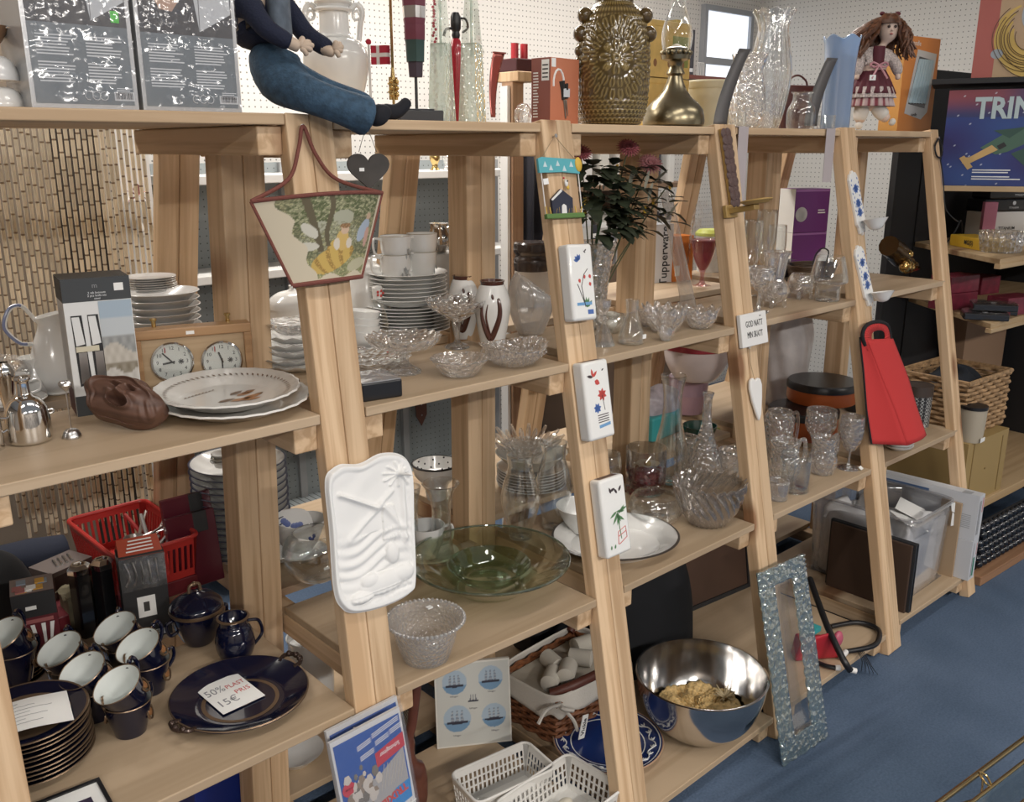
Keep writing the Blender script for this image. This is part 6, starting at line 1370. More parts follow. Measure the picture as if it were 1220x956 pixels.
# tureen and plates left of the trestle leg
C=ctop(352,.50,z2);k=ppm(C);z=lambda v:zat(C,v)-C.z;t=thing('tureen','white lidded tureen between the centre post and the left trestle leg','tureen',C)
q=MB();q.lathe(smoothprof([(14*k,0),(18*k,3*k),(29*k,z(385)),(30*k,z(365))],4),36);q.build('tureen_body',CERW,t)
q=MB();q.lathe(smoothprof([(31*k,z(366)),(29*k,z(358)),(18*k,z(349)),(4*k,z(345)),(4*k,z(340))],4)+[(1e-5,z(339))],36);q.build('lid',CERW,t)
C=ctop(352,.26,z2);k=ppm(C);h1=zat(C,390)-C.z
for i in range(5):
    q=MB();R=(44-2*i)*k;q.lathe([(1e-5,0),(R*.55,0),(R*.96,.014),(R,.017),(R*.97,.0165),(R*.56,.004),(1e-5,.004)],48,flute=lambda t_,j,r,z_:(r*(1+.04*cos(12*t_)*(r>R*.8)),z_+.003*cos(12*t_)*(r>R*.8)))
    tag(q.build('serving_plate',CERW),ordn(i,5)+' scalloped white serving plate behind the left trestle leg','plate',T(C.x+.004*(-1)**i,C.y,C.z+i*.0145) @ rotz(i*.9),'scalloped serving plates')
C3=C+Vector((-.01,-.02,5*.0145+.006));k=ppm(C3);q=MB();q.lathe(smoothprof([(14*k,0),(17*k,.003),(28*k,.018),(33*k,.026)],3),48,flute=lambda t_,j,r,z_:(r*(1+.06*cos(14*t_)),z_));tag(q.build('crystal_dish',CRYST,mods=[('SOLIDIFY',dict(thickness=.003))]),'crystal dish on the scalloped plates left of the trestle leg','dish',C3)
C=ctop(432,.33,z2);k=ppm(C)
for i in range(4):
    q=MB();r=21*k;q.lathe(smoothprof([(r*.5,0),(r*.55,.003),(r*.85,r*.5),(r,r*1.0)],4)+[(r*.95,r),(r*.8,r*.5),(1e-5,.006)],32);tag(q.build('sauce_bowl',CERW),ordn(i,4)+' nested white bowl left of the large plate stack','bowl',T(C.x,C.y,C.z+i*.016) @ Matrix.Rotation(.12,4,'Y'),'nested white bowls')
C=ctop(440,.16,z2);k=ppm(C);q=MB();q.lathe([(1e-5,0),(22*k,0),(46*k,.020),(50*k,.026),(47*k,.026),(22*k,.005),(1e-5,.005)],60,flute=lambda t_,j,r,z_:(r*(1+.04*cos(16*t_)*(r>30*k)),z_+.003*cos(16*t_)*(r>30*k)))
tag(q.build('crystal_plate',CRYST),'scalloped crystal plate right behind the left trestle leg','plate',C)
# glass cake stand
def openvessel(name,lab,cat,C,prof,m,seg=48,th=.003,flute=None,n=4,group=None,off=1):
    q=MB();q.lathe(smoothprof(prof,n) if n else prof,seg,flute=flute,capb=False)
    if prof[0][0]>1e-4:q.lathe([(1e-5,prof[0][1]),(prof[0][0],prof[0][1])],seg,capb=False)
    return tag(q.build(name,m,mods=[('SOLIDIFY',dict(thickness=th,offset=-off))]),lab,cat,C,group)
C=onz(482,444,z2);k=ppm(C);z=lambda v:zat(C,v)-C.z;zp=z(412)
t=thing('cake_stand','crystal footed cake stand behind the black box','cake stand',C)
q=MB();q.lathe(smoothprof([(20*k,0),(19*k,3*k),(8*k,10*k),(5*k,16*k),(7*k,zp-3*k),(10*k,zp)],4),36,flute=lambda t_,j,r,z_:(r*(1+.05*cos(12*t_)),z_));q.build('foot',CRYST,t)
q=MB();q.lathe([(1e-5,zp),(36*k,zp),(43*k,zp+7*k),(45*k,zp+12*k),(43*k,zp+12*k),(35*k,zp+3*k),(1e-5,zp+3*k)],64,flute=lambda t_,j,r,z_:(r*(1+.03*cos(20*t_)*(r>40*k)),z_+1.5*k*cos(20*t_)*(r>40*k)));q.build('plate',CRYST,t)
# cruet bottle with white stopper
C=onz(452,408,z2);k=ppm(C);z=lambda v:zat(C,v)-C.z;t=thing('cruet_bottle','slim clear bottle with white capped neck and red mark before the plate stack','bottle',C)
q=MB();q.lathe(smoothprof([(11*k,0),(12*k,4*k),(11*k,z(380)),(6*k,z(362)),(5*k,z(352))],4),28);q.build('glass_body',CLEAR,t)
q=MB();q.lathe([(5.5*k,z(356)),(6.5*k,z(343)),(5*k,z(341)),(1e-5,z(341))],24);q.build('stopper',CERW,t)
q=MB()
for i in range(5):q.ball((4*k*cos(i*1.25),-6*k,z(349)+3*k*sin(i*1.25)),1.7*k,sq=(1,.5,1))
q.build('red_flower',RDp,t)
# tall compote
C=onz(545,414,z2);k=ppm(C);z=lambda v:zat(C,v)-C.z;t=thing('compote','tall stemmed cut glass compote before the brown patterned vases','compote',C)
q=MB();q.lathe(smoothprof([(15*k,0),(13*k,3*k),(4*k,7*k),(3.2*k,z(398)),(4*k,z(388)),(6*k,z(383))],4),28);q.build('stem',CRYSTF,t)
q=MB();q.lathe(smoothprof([(6*k,z(383)),(20*k,z(374)),(33*k,z(364)),(37*k,z(357))],4),64,flute=lambda t_,j,r,z_:(r*(1+.03*cos(16*t_)*(r>25*k)),z_+1.2*k*cos(16*t_)*(r>34*k)),capb=False);q.build('cup_bowl',CRYST,t,mods=[('SOLIDIFY',dict(thickness=.003))])
# brown patterned vases
BRV=mat('brown_glaze',(.085,.03,.02),rough=.25,coat=.3)
for n,(u,v,vt,hw,y,lab) in enumerate([(553,405,328,18,None,'rear white vase with brown looped decor and brown neck'),(587,416,334,21,None,'front white vase with brown looped decor and brown neck')]):
    C,r_=put(u,v,2*hw*.7,z2);k=ppm(C);z=lambda v_:zat(C,v_)-C.z;H=z(vt);t=thing('loop_vase',lab,'vase',C,'white vases with brown loops')
    q=MB();pv=smoothprof([(hw*.62*k,0),(hw*.72*k,H*.1),(hw*.98*k,H*.5),(hw*1.0*k,H*.70),(hw*.75*k,H*.9),(hw*.64*k,H*.94)],6);q.lathe(pv,44);q.build('vase_body',CERW,t)
    q=MB();q.lathe([(hw*.64*k,H*.935),(hw*.66*k,H*.97),(hw*.7*k,H),(hw*.62*k,H),(hw*.55*k,H*.94)],40);q.build('neck',BRV,t)
    def vr(z_):
        for (r0,z0),(r1,z1) in zip(pv,pv[1:]):
            if z0 <= z_ <= z1+1e-6:return r0+(r1-r0)*(z_-z0)/max(1e-6,z1-z0)
        return pv[-1][0]
    q=MB();fa=atan2(-away(C).y,-away(C).x)
    for (pts,w0) in ([[(-.55,.70),(-.62,.5),(-.45,.3),(-.12,.16),(.2,.3),(.42,.5),(.38,.72),(.30,.76)],3.4*k],[[(-.25,.68),(-.36,.48),(-.24,.30),(-.1,.2)],1.2*k],[[(.05,.75),(-.02,.82)],1.5*k]):
        P=[]
        for p_ in bez([Vector((a,b,0)) for a,b in pts],8):
            zz=p_.y*H;rr=vr(zz);P.append((rr*cos(fa+p_.x),rr*sin(fa+p_.x),zz))
        q.tube(P,[w0*(.35+.75*sin(PI*min(1,max(0,(i+.5)/len(P))))) for i in range(len(P))],6)
    q.build('loop_decor',BRV,t)
# crystal bowl and hobnail basket bowl
C=onz(548,446,z2);k=ppm(C);z=lambda v:zat(C,v)-C.z
openvessel('crystal_bowl','low round crystal bowl with beaded rim in front of the compote','bowl',C,[(20*k,0),(22*k,2*k),(30*k,z(433)),(32*k,z(429)),(35*k,z(427))],CRYST,72,.003,lambda t_,j,r,z_:(r*(1+.03*cos(28*t_)*(r>31*k)),z_))
C=onz(612,434,z2);k=ppm(C);z=lambda v:zat(C,v)-C.z;t=thing('hobnail_bowl','oval hobnail crystal bowl with flared pointed rim','bowl',T(C.x,C.y,C.z) @ rotz(-.15))
q=MB();q.lathe(smoothprof([(16*k,0),(19*k,2*k),(27*k,z(424)),(36*k,z(413))],6),84,flute=lambda t_,j,r,z_:(r*(1+.04*cos(24*t_)*(r>24*k))*(1.12 if abs(cos(t_))>0 else 1),z_+7*k*abs(cos(t_))**3*(r>30*k)),capb=False);q.build('bowl_shell',CRYST,t,mods=[('SOLIDIFY',dict(thickness=.003))])
q=MB()
for j in range(4):
    for i in range(34):
        a=(i+.5*(j % 2))/34*2*PI;rr=(21+4.2*j)*k*1.03;q.ball((rr*cos(a)*1.12,rr*sin(a)*1.12,z(434)+(3.5+4.2*j)*k),1.5*k,seg=6,rings=4)
q.build('hobnails',CRYSTF,t)
# frosted leaf vase
C=onz(632,398,z2);k=ppm(C);z=lambda v:zat(C,v)-C.z;FRO=glassmat('frosted_striped_glass',tint=(.95,.95,.95),refl=.3,rough=.15,milk=.30,milkcol=(.78,.77,.76))
H=z(323);t=thing('leaf_vase','clear and frosted striped glass vase with slanting mouth beside the second trestle','vase',T(C.x,C.y,C.z) @ rotz(-.4));q=MB()
q.lathe(smoothprof([(12*k,0),(16*k,3*k),(25*k,H*.35),(27*k,H*.6),(24*k,H*.85),(18*k,H)],6),48,flute=lambda t_,j,r,z_:(r*(1+.02*cos(10*t_)),z_ if z_<H*.55 else z_-(z_-H*.55)*.42*(1+cos(t_))),capb=False);q.build('vase_shell',FRO,t,mods=[('SOLIDIFY',dict(thickness=.003))])
q=MB()
for i in range(5):a=-PI*.9+.35*i;q.tube([(24.5*k*cos(a),24.5*k*sin(a),H*(.45)),(25.6*k*cos(a+.1),25.6*k*sin(a+.1),H*.6),(23*k*cos(a+.2),23*k*sin(a+.2),H*.74)],1.6*k,6)
q.build('clear_stripe',CLEAR,t)
# canister with dark rim on the rear half
C=ctop(634,.50,z2);k=ppm(C);z=lambda v:zat(C,v)-C.z;t=thing('storage_jar','cream stoneware jar with brown glazed top behind the second trestle','jar',C)
q=MB();q.lathe([(1e-5,0),(20*k,0),(21*k,4*k),(21*k,z(318)),(1e-5,z(318))],36);q.build('jar_body',mat('grey_stoneware',(.50,.46,.41),rough=.4),t)
q=MB();q.lathe(smoothprof([(21.2*k,z(322)),(22*k,z(310)),(20*k,z(304)),(22*k,z(299)),(22*k,z(290))],3)+[(20*k,z(288)),(1e-5,z(288))],36);q.build('jar_top',mat('dark_brown_glaze',(.045,.032,.028),rough=.2,coat=.4),t)
# black gift box with film
A=onz(432,480,z2);B=onz(480,472.5,z2);Mf,w=boxM(A,B);H=zat(A,458.5)-A.z;t=thing('gift_box','small black box with clear crinkled lid at the front edge','box',Mf);q=MB();q.box(0,w,0,.085,0,H);q.build('box_base',BLACKP,t,smooth=False,mods=[bevelmod(.003)])
q=MB();q.box(.002,w-.002,.002,.083,H,H+.0015);q.build('grey_liner',mat('silver_liner',(.35,.35,.36),rough=.4),t,smooth=False)
q=MB();q.grid(lambda a,b:(w*a,.085*b,H+.003+.008*sin(a*PI)*sin(b*PI)*(.5+.7*random.random())),14,14);q.build('clear_lid',FILM,t)
# ================================================================== bay by the tapestry: third shelf
z3=bz(0,2)
C=ctop(293,.545,z3);k=ppm(C);R=55*k;ht=zat(C,551)-C.z
BLR=mat('navy_line_rim',(.06,.07,.12),rough=.3)
stack(C,14,R,ht/14.5,CERW,'blue rimmed plates behind the left centre post','blue-rimmed white plate in the tall stack behind the left centre post',rimm=BLR)
C2=C+Vector((-20*k,0,ht+.0));stack(C2,3,12*k,.008,CERW,'little saucers on the tall plate stack','little saucer on the tall blue-rimmed stack',name='saucer',cat='saucer')
C=ctop(358,.44,z3);k=ppm(C);z=lambda v:zat(C,v)-C.z;t=thing('gravy_boat','white gravy boat with blue flower on its fixed saucer','gravy boat',C)
q=MB();q.lathe([(1e-5,0),(20*k,0),(32*k,9*k),(30*k,9*k),(18*k,3*k),(1e-5,3*k)],36);q.build('saucer',CERW,t)
q=MB();q.lathe(smoothprof([(9*k,3*k),(10*k,8*k),(19*k,18*k),(25*k,38*k),(27*k,46*k)],4)+[(26*k,46*k),(18*k,20*k),(1e-5,12*k)],40,flute=lambda t_,j,r,z_:(r*(1+.28*cos(t_)**2*(.3+z_/(46*k)*.7)),z_+8*k*max(0,-cos(t_))**2*(z_/(46*k))**2));q.build('boat',CERW,t)
q=MB();
for i in range(6):q.ball((4*k+3*k*cos(i),-23*k,32*k+3*k*sin(i)),2.2*k,sq=(1,.4,1))
q.build('blue_flower',BLUE,t)
C=onz(356,678,z3);k=ppm(C);Pn=Vector((-.45,-.89,0));t=thing('flowered_platter','white platter with blue flowers leaning behind the clear globe','platter',frame((C.x,C.y+.05,C.z+.002),Vector((.94,-.30,0)),Vector((.05,.16,1))));q=MB();q.prism([(-.062+.01*(i==0),0) if 0 else (.068*copysign(abs(cos(a))**.6,cos(a)),.064+.064*copysign(abs(sin(a))**.6,sin(a))) for i,a in enumerate([2*PI*j/40 for j in range(40)])],0,.006);q.build('platter',CERG,t,smooth=False,mods=[bevelmod(.002)])
q=MB()
for i in range(9):q.ball((.012+.022*cos(i*2.1)*(.4+i/9),.085+.016*sin(i*2.1)*(.4+i/9),.0062),.008,sq=(1,1,.1),seg=8,rings=4)
q.build('blue_flower',mat('soft_blue_print',(.13,.17,.38),rough=.3),t)
C=onz(378,692,z3);k=ppm(C);r=39*k;t=thing('glass_globe','large clear glass globe bowl behind the plaster relief','bowl',C);q=MB()
q.lathe([(1e-5,.001)]+[(r*sin(a),r*.92*(1-cos(a))) for a in [.35+2.1*i/16 for i in range(17)]],44,capb=False);q.build('globe',CLEAR,t,mods=[('SOLIDIFY',dict(thickness=.002))])
q=MB();q.box(-9*k,-1*k,-r*.86,-r*.855,r*.72,r*.80);q.build('price_sticker',TAGW,t,smooth=False)
# glass vases beside the relief
C=onz(527,668,z3);k=ppm(C);z=lambda v:zat(C,v)-C.z
openvessel('trumpet_vase','tall clear flared glass vase left of the centre post above the green bowl','vase',C,[(15*k,0),(17*k,3*k),(13*k,z(650)),(11*k,z(615)),(14*k,z(590)),(22*k,z(576))],CLEAR,36,.0025)
C=onz(490,672,z3);k=ppm(C);z=lambda v:zat(C,v)-C.z
openvessel('glass_tumbler','plain clear cylinder glass close to the plaster relief','glass',C,[(9*k,0),(10*k,2*k),(10*k,z(610)),(14*k,z(580))],CLEAR,32,.0025)
C=ctop(513,.22,z3);k=ppm(C);t=thing('cup_and_saucers','white cup standing on a white saucer behind the flared vase','cup',C);q=MB();q.lathe([(1e-5,0),(20*k,0),(34*k,8*k),(32*k,8.5*k),(19*k,3*k),(1e-5,3*k)],36);q.build('saucer',CERW,t)
q=MB();q.M=T(-5*k,0,4*k);cupmesh(q,22*k,40*k);q.build('cup_body',CERG,t);q=MB();q.tube(bez([(14*k,-4*k,36*k),(28*k,-6*k,36*k),(27*k,-6*k,18*k),(10*k,-4*k,14*k)],6),1.8*k,8);q.build('cup_handle',CERG,t)
C=ctop(520,.52,z3);k=ppm(C);z=lambda v:zat(C,v)-C.z
t=thing('polka_bowl','white bowl with dark dots on the rear shelf left of the centre post','bowl',C);zz=z(565)
q=MB();q.lathe(smoothprof([(11*k,0),(12*k,4*k),(15*k,zz*.6),(25*k,zz),(28*k,z(552))],4)+[(27*k,z(552)),(22*k,zz),(1e-5,zz*.7)],40);q.build('bowl_body',CERW,t)
q=MB()
for i in range(30):
    a=i*2.4;rr=(4+20*sqrt(i/30))*k;zq=zz*.7+(z(552)-zz*.7)*(rr/(25*k))**1.6+.003;q.ball((rr*cos(a),rr*sin(a),zq),1.2*k,seg=6,rings=4)
q.build('dots',INK,t)
q=MB();q.lathe([(28.3*k,z(553)),(28.8*k,z(552)),(27*k,z(551))],40,capb=False);q.build('dark_rim',INK,t)
# hurricane vases
for n,(u,v,sc_,vt,lab) in enumerate([(620,640,1,541,'front clear hurricane vase above the green bowl'),(659,628,.93,527,'rear clear hurricane vase close to the second trestle')]):
    C=onz(u,v,z3);k=ppm(C)*sc_;H=zat(C,vt)-C.z
    o=openvessel('hurricane_vase',lab,'vase',C,[(13*k,0),(14*k,2*k),(15*k,H*.12),(23*k,H*.42),(21*k,H*.62),(14.5*k,H*.84),(17*k,H)],CLEAR,40,.0022,group='clear hurricane vases')
# glass-rimmed plates with oval dish and crystal flower bowl
C=ctop(633,.40,z3);k=ppm(C);ht=zat(C,556)-C.z;GRY=mat('grey_glass_plate',(.45,.43,.41),rough=.15,coat=.4)
stack(C,7,41*k,ht/7.5,GRY,'greyish plates behind the hurricane vases','greyish plate in the stack behind the hurricane vases',rimm=CERG)
C2=C+Vector((0,0,ht+.002));k=ppm(C2);t=thing('oval_dish','cream oval dish with gold band on the greyish plates','dish',C2);q=MB();q.lathe(smoothprof([(24*k,0),(30*k,5*k),(41*k,16*k),(43*k,18*k)],4)+[(41*k,18*k),(29*k,7*k),(1e-5,4*k)],48);q.build('dish_body',mat('cream_china',(.74,.70,.60),rough=.2,coat=.3),t)
q=MB();
for i in range(3):q.lathe([(34*k+i*2.4*k,9.6*k+i*2*k),(34.8*k+i*2.4*k,10.2*k+i*2*k)],40,capb=False)
q.build('gold_band',CGOLD,t)
C3=C2+Vector((-6*k,.01,9*k));k=ppm(C3);t=thing('crystal_flower_bowl','spiky crystal flower bowl stacked on the cream oval dish','bowl',C3);q=MB()
q.lathe(smoothprof([(16*k,0),(22*k,8*k),(30*k,18*k)],4),40,capb=False);q.build('bowl_shell',CRYST,t,mods=[('SOLIDIFY',dict(thickness=.004))])
q=MB()
for i in range(26):
    a=i/26*2*PI;l_=(46 if i % 2 else 40)*k;q.tube([(28*k*cos(a),28*k*sin(a),15*k),(36*k*cos(a),36*k*sin(a),22*k),(l_*cos(a),l_*sin(a),(26+4*(i % 2))*k)],[2.6*k,3*k,1.6*k],7)
q.build('spikes',CRYSTF,t)
# big green glass bowl
C=onz(584,700,z3);k=ppm(C);z=lambda v:zat(C,v)-C.z;GRG=glassmat('smoky_green_glass',tint=(.80,.83,.75),refl=.35);R=94*k
rimz=zat(C,664)-C.z
t=thing('green_bowl','large shallow smoky green glass bowl at the shelf front','bowl',C);q=MB()
q.lathe(smoothprof([(1e-4,0),(R*.36,0),(R*.42,rimz*.10),(R*.62,rimz*.42),(R*.86,rimz*.80),(R,rimz)],6),72,capb=False);q.build('outer_bowl',GRG,t,mods=[('SOLIDIFY',dict(thickness=.004,offset=1))]);q=MB();q.tube([(R*1.0*cos(a/72*2*PI),R*1.0*sin(a/72*2*PI),rimz) for a in range(72)],.0024,8,closed=True);q.build('rim_edge',glassmat('green_rim_glass',tint=(.45,.55,.45),refl=.7,solid=.4,milk=.2,milkcol=(.35,.45,.36)),t)
R2=R*.52;q=MB();q.lathe(smoothprof([(1e-4,0),(R2*.6,0),(R2*.85,rimz*.3),(R2,rimz*.52)],6),60,M=T(.01,.015,.006),capb=False)
GRG2=glassmat('bottle_green_glass',tint=(.74,.84,.74),refl=.35)
tag(q.build('small_green_bowl',GRG2,mods=[('SOLIDIFY',dict(thickness=.003,offset=1))]),'smaller green glass bowl nested in the large green bowl','bowl',(C.x,C.y,C.z+.009))
# beaded crystal bowl in front
C=onz(508,783,z3);k=ppm(C);z=lambda v:zat(C,v)-C.z;t=thing('beaded_bowl','etched glass bowl with beaded rim at the shelf front','bowl',C);H=z(737)
ETC=glassmat('etched_glass',tint=(.96,.955,.95),refl=.3,rough=.06,bump=1.,bscale=130,milk=.22,vor=True)
q=MB();q.lathe(smoothprof([(1e-4,0),(24*k,0),(28*k,3*k),(36*k,H*.55),(39*k,H*.88),(46*k,H)],5),64,capb=False);q.build('bowl_shell',ETC,t,mods=[('SOLIDIFY',dict(thickness=.003))])
q=MB()
for i in range(52):a=i/52*2*PI;q.ball((46*k*cos(a),46*k*sin(a),H),2.5*k,seg=8,rings=5)
q.build('bead_rim',glassmat('bright_bead_glass',refl=.7,solid=.3,milk=.3,milkcol=(.95,.95,.95),base=.1),t);q=MB();q.box(20*k,27*k,20*k,26*k,H*.92,H*.95);q.build('price_sticker',TAGW,t,smooth=False)
# ================================================================== bay by the tapestry: bottom shelf
z4=bz(0,3)
# ship picture
A=onz(521,893,z4);B=onz(610,883,z4);xd=(B-A);w=xd.length;H=.225
Mf=frame(A,xd,Vector((0,.22,1)));t=thing('ship_picture','pale glazed picture of five sailing ships leaning under the green bowl','picture',Mf)
ships=[(.25,.78,.17,0),(.75,.80,.17,0),(.50,.56,.10,1),(.27,.33,.19,0),(.78,.33,.17,0)]
def shipc(a,b):
    col=(.56,.57,.54)
    for cx_,cy_,r_,dk in ships:
        x,y=(a-cx_)/r_,(b-cy_)/(r_*w/H)
        d=hypot(x,y)
        if d<1:
            if not dk:col=(.38,.48,.58) if y>-.25 else (.17,.30,.46)
            if abs(y+.30)<.13-.08*abs(x) and abs(x)<.75:col=(.03,.03,.05)
            for mx in (-.35,.0,.35):
                if abs(x-mx)<.12*(1-(y+.2)*.7) and -.2<y<.62:col=(.16,.17,.2) if dk else (.22,.26,.33) if sin(y*25)>-.4 else (.42,.46,.5)
    return col
q=MB();q.box(0,w,0,.008,0,0,0) if 0 else None
q.box(0,w,0,H,-.012,0,0);q.build('panel',mat('ivory_frame',(.70,.69,.64),rough=.5),t,smooth=False)
q=MB();q.grid(lambda a,b:(w*(.02+.96*a),H*(.02+.96*b),.0006),90,110,colf=shipc);q.build('print',colmat('printed_sheet',.5),t)
q=MB();dots(q,w*.2,.006,2,0,9,y=0,x0=0,z0=0) if 0 else None
for cx_,cy_,r_,dk in ships:text('fullrigger',.006,T(w*cx_,H*(cy_)-r_*w-.006,.0012),PENC,t)
# white slotted baskets with small things
WPL=mat('white_plastic',(.74,.73,.70),rough=.4)
zr=.155
pts=[onz(*p,zr) for p in ((534,921),(624,882),(661,915))];xd=(pts[2]-pts[1]);dd=(pts[0]-pts[1]);w=dd.length;d_=xd.length
Mf=frame((pts[0].x,pts[0].y,z4),(pts[1]-pts[0]),Vector((-(pts[1]-pts[0]).y,(pts[1]-pts[0]).x,0)));Mf=Mf @ T(.012,-d_+.010,0)
basket('plastic_basket','left white slotted plastic basket before the ship picture',Mf,w-.02,d_-.028,zr-z4,WPL,n=16,rows=3,lean=.012,group='white slotted baskets',th=.002)
Mb1=Mf;wb1=w-.02;db1=d_-.03
pts=[onz(*p,zr) for p in ((592,962),(680,901),(749,942))];w2_=(pts[1]-pts[0]).length
Mf=frame((pts[0].x,pts[0].y,z4),(pts[1]-pts[0]),Vector((-(pts[1]-pts[0]).y,(pts[1]-pts[0]).x,0))) @ T(.012,-.15,0)
basket('plastic_basket','right white slotted plastic basket of eggs by the second trestle foot',Mf,w2_-.02,.15,zr-z4,WPL,n=16,rows=3,lean=.012,group='white slotted baskets',th=.002)
EGG=mat('cream_marble_egg',(.70,.66,.55),rough=.3,noise=.15,nscale=40)
for i,(x,y,lab) in enumerate([(.66,.62,'cream stone egg, upper of the three in the right white basket'),(.50,.40,'cream stone egg, middle of the three in the right white basket'),(.34,.55,'cream stone egg, lowest of the three in the right white basket')]):
    q=MB();q.lathe(smoothprof([(1e-4,-.026),(.016,-.018),(.020,-.004),(.015,.016),(1e-4,.027)],5),24);P=Mf @ Vector(((w2_-.02)*x,.15*y,.0235));tag(q.build('stone_egg',EGG),lab,'egg',T(*P) @ Matrix.Rotation(1.0,4,'Y'),'stone eggs')
for i,(x,y,m_,sq_,lab) in enumerate([(.62,.45,INK,(1.3,1,.6),'black stone in the left white basket'),(.45,.35,mat('grey_stone',(.25,.25,.24),rough=.6),(1.2,1,.6),'grey stone in the left white basket')]):
    q=MB();q.ball((0,0,0),.019,sq=sq_);P=Mb1 @ Vector((wb1*x,db1*y,.0145));tag(q.build('stone',m_),lab,'stone',P)
P=Mb1 @ Vector((wb1*.22,db1*.5,.003));q=MB();q.lathe([(1e-5,0),(.02,0),(.036,.010),(.034,.011),(.019,.003),(1e-5,.003)],32);tag(q.build('glass_saucer',glassmat('ribbed_glass',refl=.4,solid=.4)),'small clear glass saucer in the left white basket','saucer',P)
# carved wooden handle
A=onz(494,985,z4);z=lambda v:zat(A,v)-A.z;q=MB();k=ppm(A);q.tube(bez([(0,0,0),(4*k,0,z(930)),(-6*k,2*k,z(895)),(2*k,0,z(860)),(10*k,0,z(818))],6),[13*k]*4+[14*k]*5+[9*k]*6+[6*k]*10,12)
tag(q.build('carved_stick',mat('mahogany',(.11,.035,.022),rough=.35,noise=.4,nscale=18)),'dark red-brown carved wooden handle standing behind the cat net packs','handle',A)
q=MB();
for i in range(9):q.tube([(0,0,.012*i+.005),(.03,.09,.012*i+.005)],.002,5)
for a in (0,1):q.tube([(.03*a,.09*a,0),(.03*a,.09*a,.12)],.003,6)
P=onz(503,900,z4);tag(q.build('wire_rack',BLACKP),'black wire rack behind the carved wooden handle','rack',(P.x-.01,P.y+.02,z4))
# two cat net packs
for n,(pts,lab) in enumerate([(((387,872),(471,829)),'rear blue cat safety net pack hung on the left trestle leg'),(((391,886),(474,842)),'front blue cat safety net pack with kitten photo, upside down')]):
    off=.012+.034*n
    a,b=onleg(0,*pts[0],off),onleg(0,*pts[1],off)
    up_=Vector((0,KF[0],1)).normalized();xd=(b-a);Mf=frame(a,xd,up_);w=xd.length;H=.225
    t=thing('net_pack',lab,'package',Mf @ T(0,-H,0),'cat net packs');q=MB();q.box(0,w,0,H,-.004,.004);BLUP=mat('strong_pack_blue',(.025,.085,.34),rough=.35)
    q.build('pack_body',mat('white_wrap',(.62,.62,.63),rough=.4),t,smooth=False)
    q=MB();q.add([(w*.03,H*.35,.0046),(w*.97,H*.35,.0046),(w*.97,H*.96,.0046),(w*.03,H*.96,.0046)],[(0,1,2,3)],0)
    if n:
        q.add([(w*.05,H*.22,.005),(w*.95,H*.35,.005),(w*.95,H*.68,.005),(w*.55,H*.55,.005),(w*.22,H*.55,.005)],[(0,1,2,3,4)],1)
        q.add([(w*.55,H*.62,.0053),(w*.98,H*.68,.0053),(w*.98,H*.80,.0053),(w*.55,H*.74,.0053)],[(0,1,2,3)],2)
        q.add([(w*.40,H*.18,.0053),(w*.96,H*.24,.0053),(w*.97,H*.40,.0053),(w*.75,H*.38,.0053)],[(0,1,2,3)],3)
        rd=random.Random(8)
        for i in range(60):q.ball((w*(.30+.14*rd.gauss(0,.7)),H*(.50+.11*rd.gauss(0,.7)),.0053),.006*(.5+rd.random()),4+i % 3,seg=6,rings=4,sq=(1,1.5,.08))
        for i in range(7):q.tube([(w*(.55+.05*i),H*(.42+.005*i),.0054),(w*(.65+.05*i),H*(.62),.0054)],.0006,4,5)
        q.lathe([(w*.07,.0054),(w*.09,.0056),(w*.07,.0058)],20,2,M=T(w*.13,H*.58,0));q.add([(w*.08,H*.575,.0058),(w*.18,H*.575,.0058),(w*.18,H*.59,.0058),(w*.08,H*.59,.0058)],[(0,1,2,3)],2)
        dots_=[(.55,.90),(.75,.92),(.33,.86),(.58,.83),(.35,.77),(.8,.86)]
        for (x,y) in dots_:
            for j in range(3):q.quad((w*x,H*(y-.015*j),.0052),(w*(x+.2),H*(y+.02-.015*j),.0052),(w*(x+.2),H*(y+.026-.015*j),.0052),(w*x,H*(y+.006-.015*j),.0052),7)
    q.build('print',[BLUP,mat('grey_photo',(.36,.35,.35)),mat('red_banner',(.50,.03,.05)),mat('bright_blue',(.03,.22,.55)),mat('fur_grey',(.17,.15,.13)),mat('fur_white',(.55,.50,.45)),mat('fur_brown',(.25,.19,.14)),TAGW],t,smooth=False)
    if n:
        text('TRIXIE',H*.085,T(w*.72,H*.335,.0058) @ rotz(PI+.18),RDp,t,bold=.0008);text('Schutzgitter',H*.05,T(w*.76,H*.72,.0058) @ rotz(PI+.13),TAGW,t,sx=.8)
        q=MB()
        for i in range(4):q.tube([(w*(.1+.28*i),H*.01,.006),(w*(.1+.28*i),H*.22,.006)],.0012,5)
        for i in range(2):q.tube([(0,H*(.06+.10*i),.0064),(w,H*(.10+.10*i),.0064)],.0012,5)
        q.build('net_cord',WHITE,t)
    q=MB();q.grid(lambda a,b:(w*(a*1.06-.03),H*(b*1.03-.01),.0075+.0012*random.random()),10,16);q.build('clear_bag',FILM,t)
    pin(t,T(w*.4,H*.985,-.008))
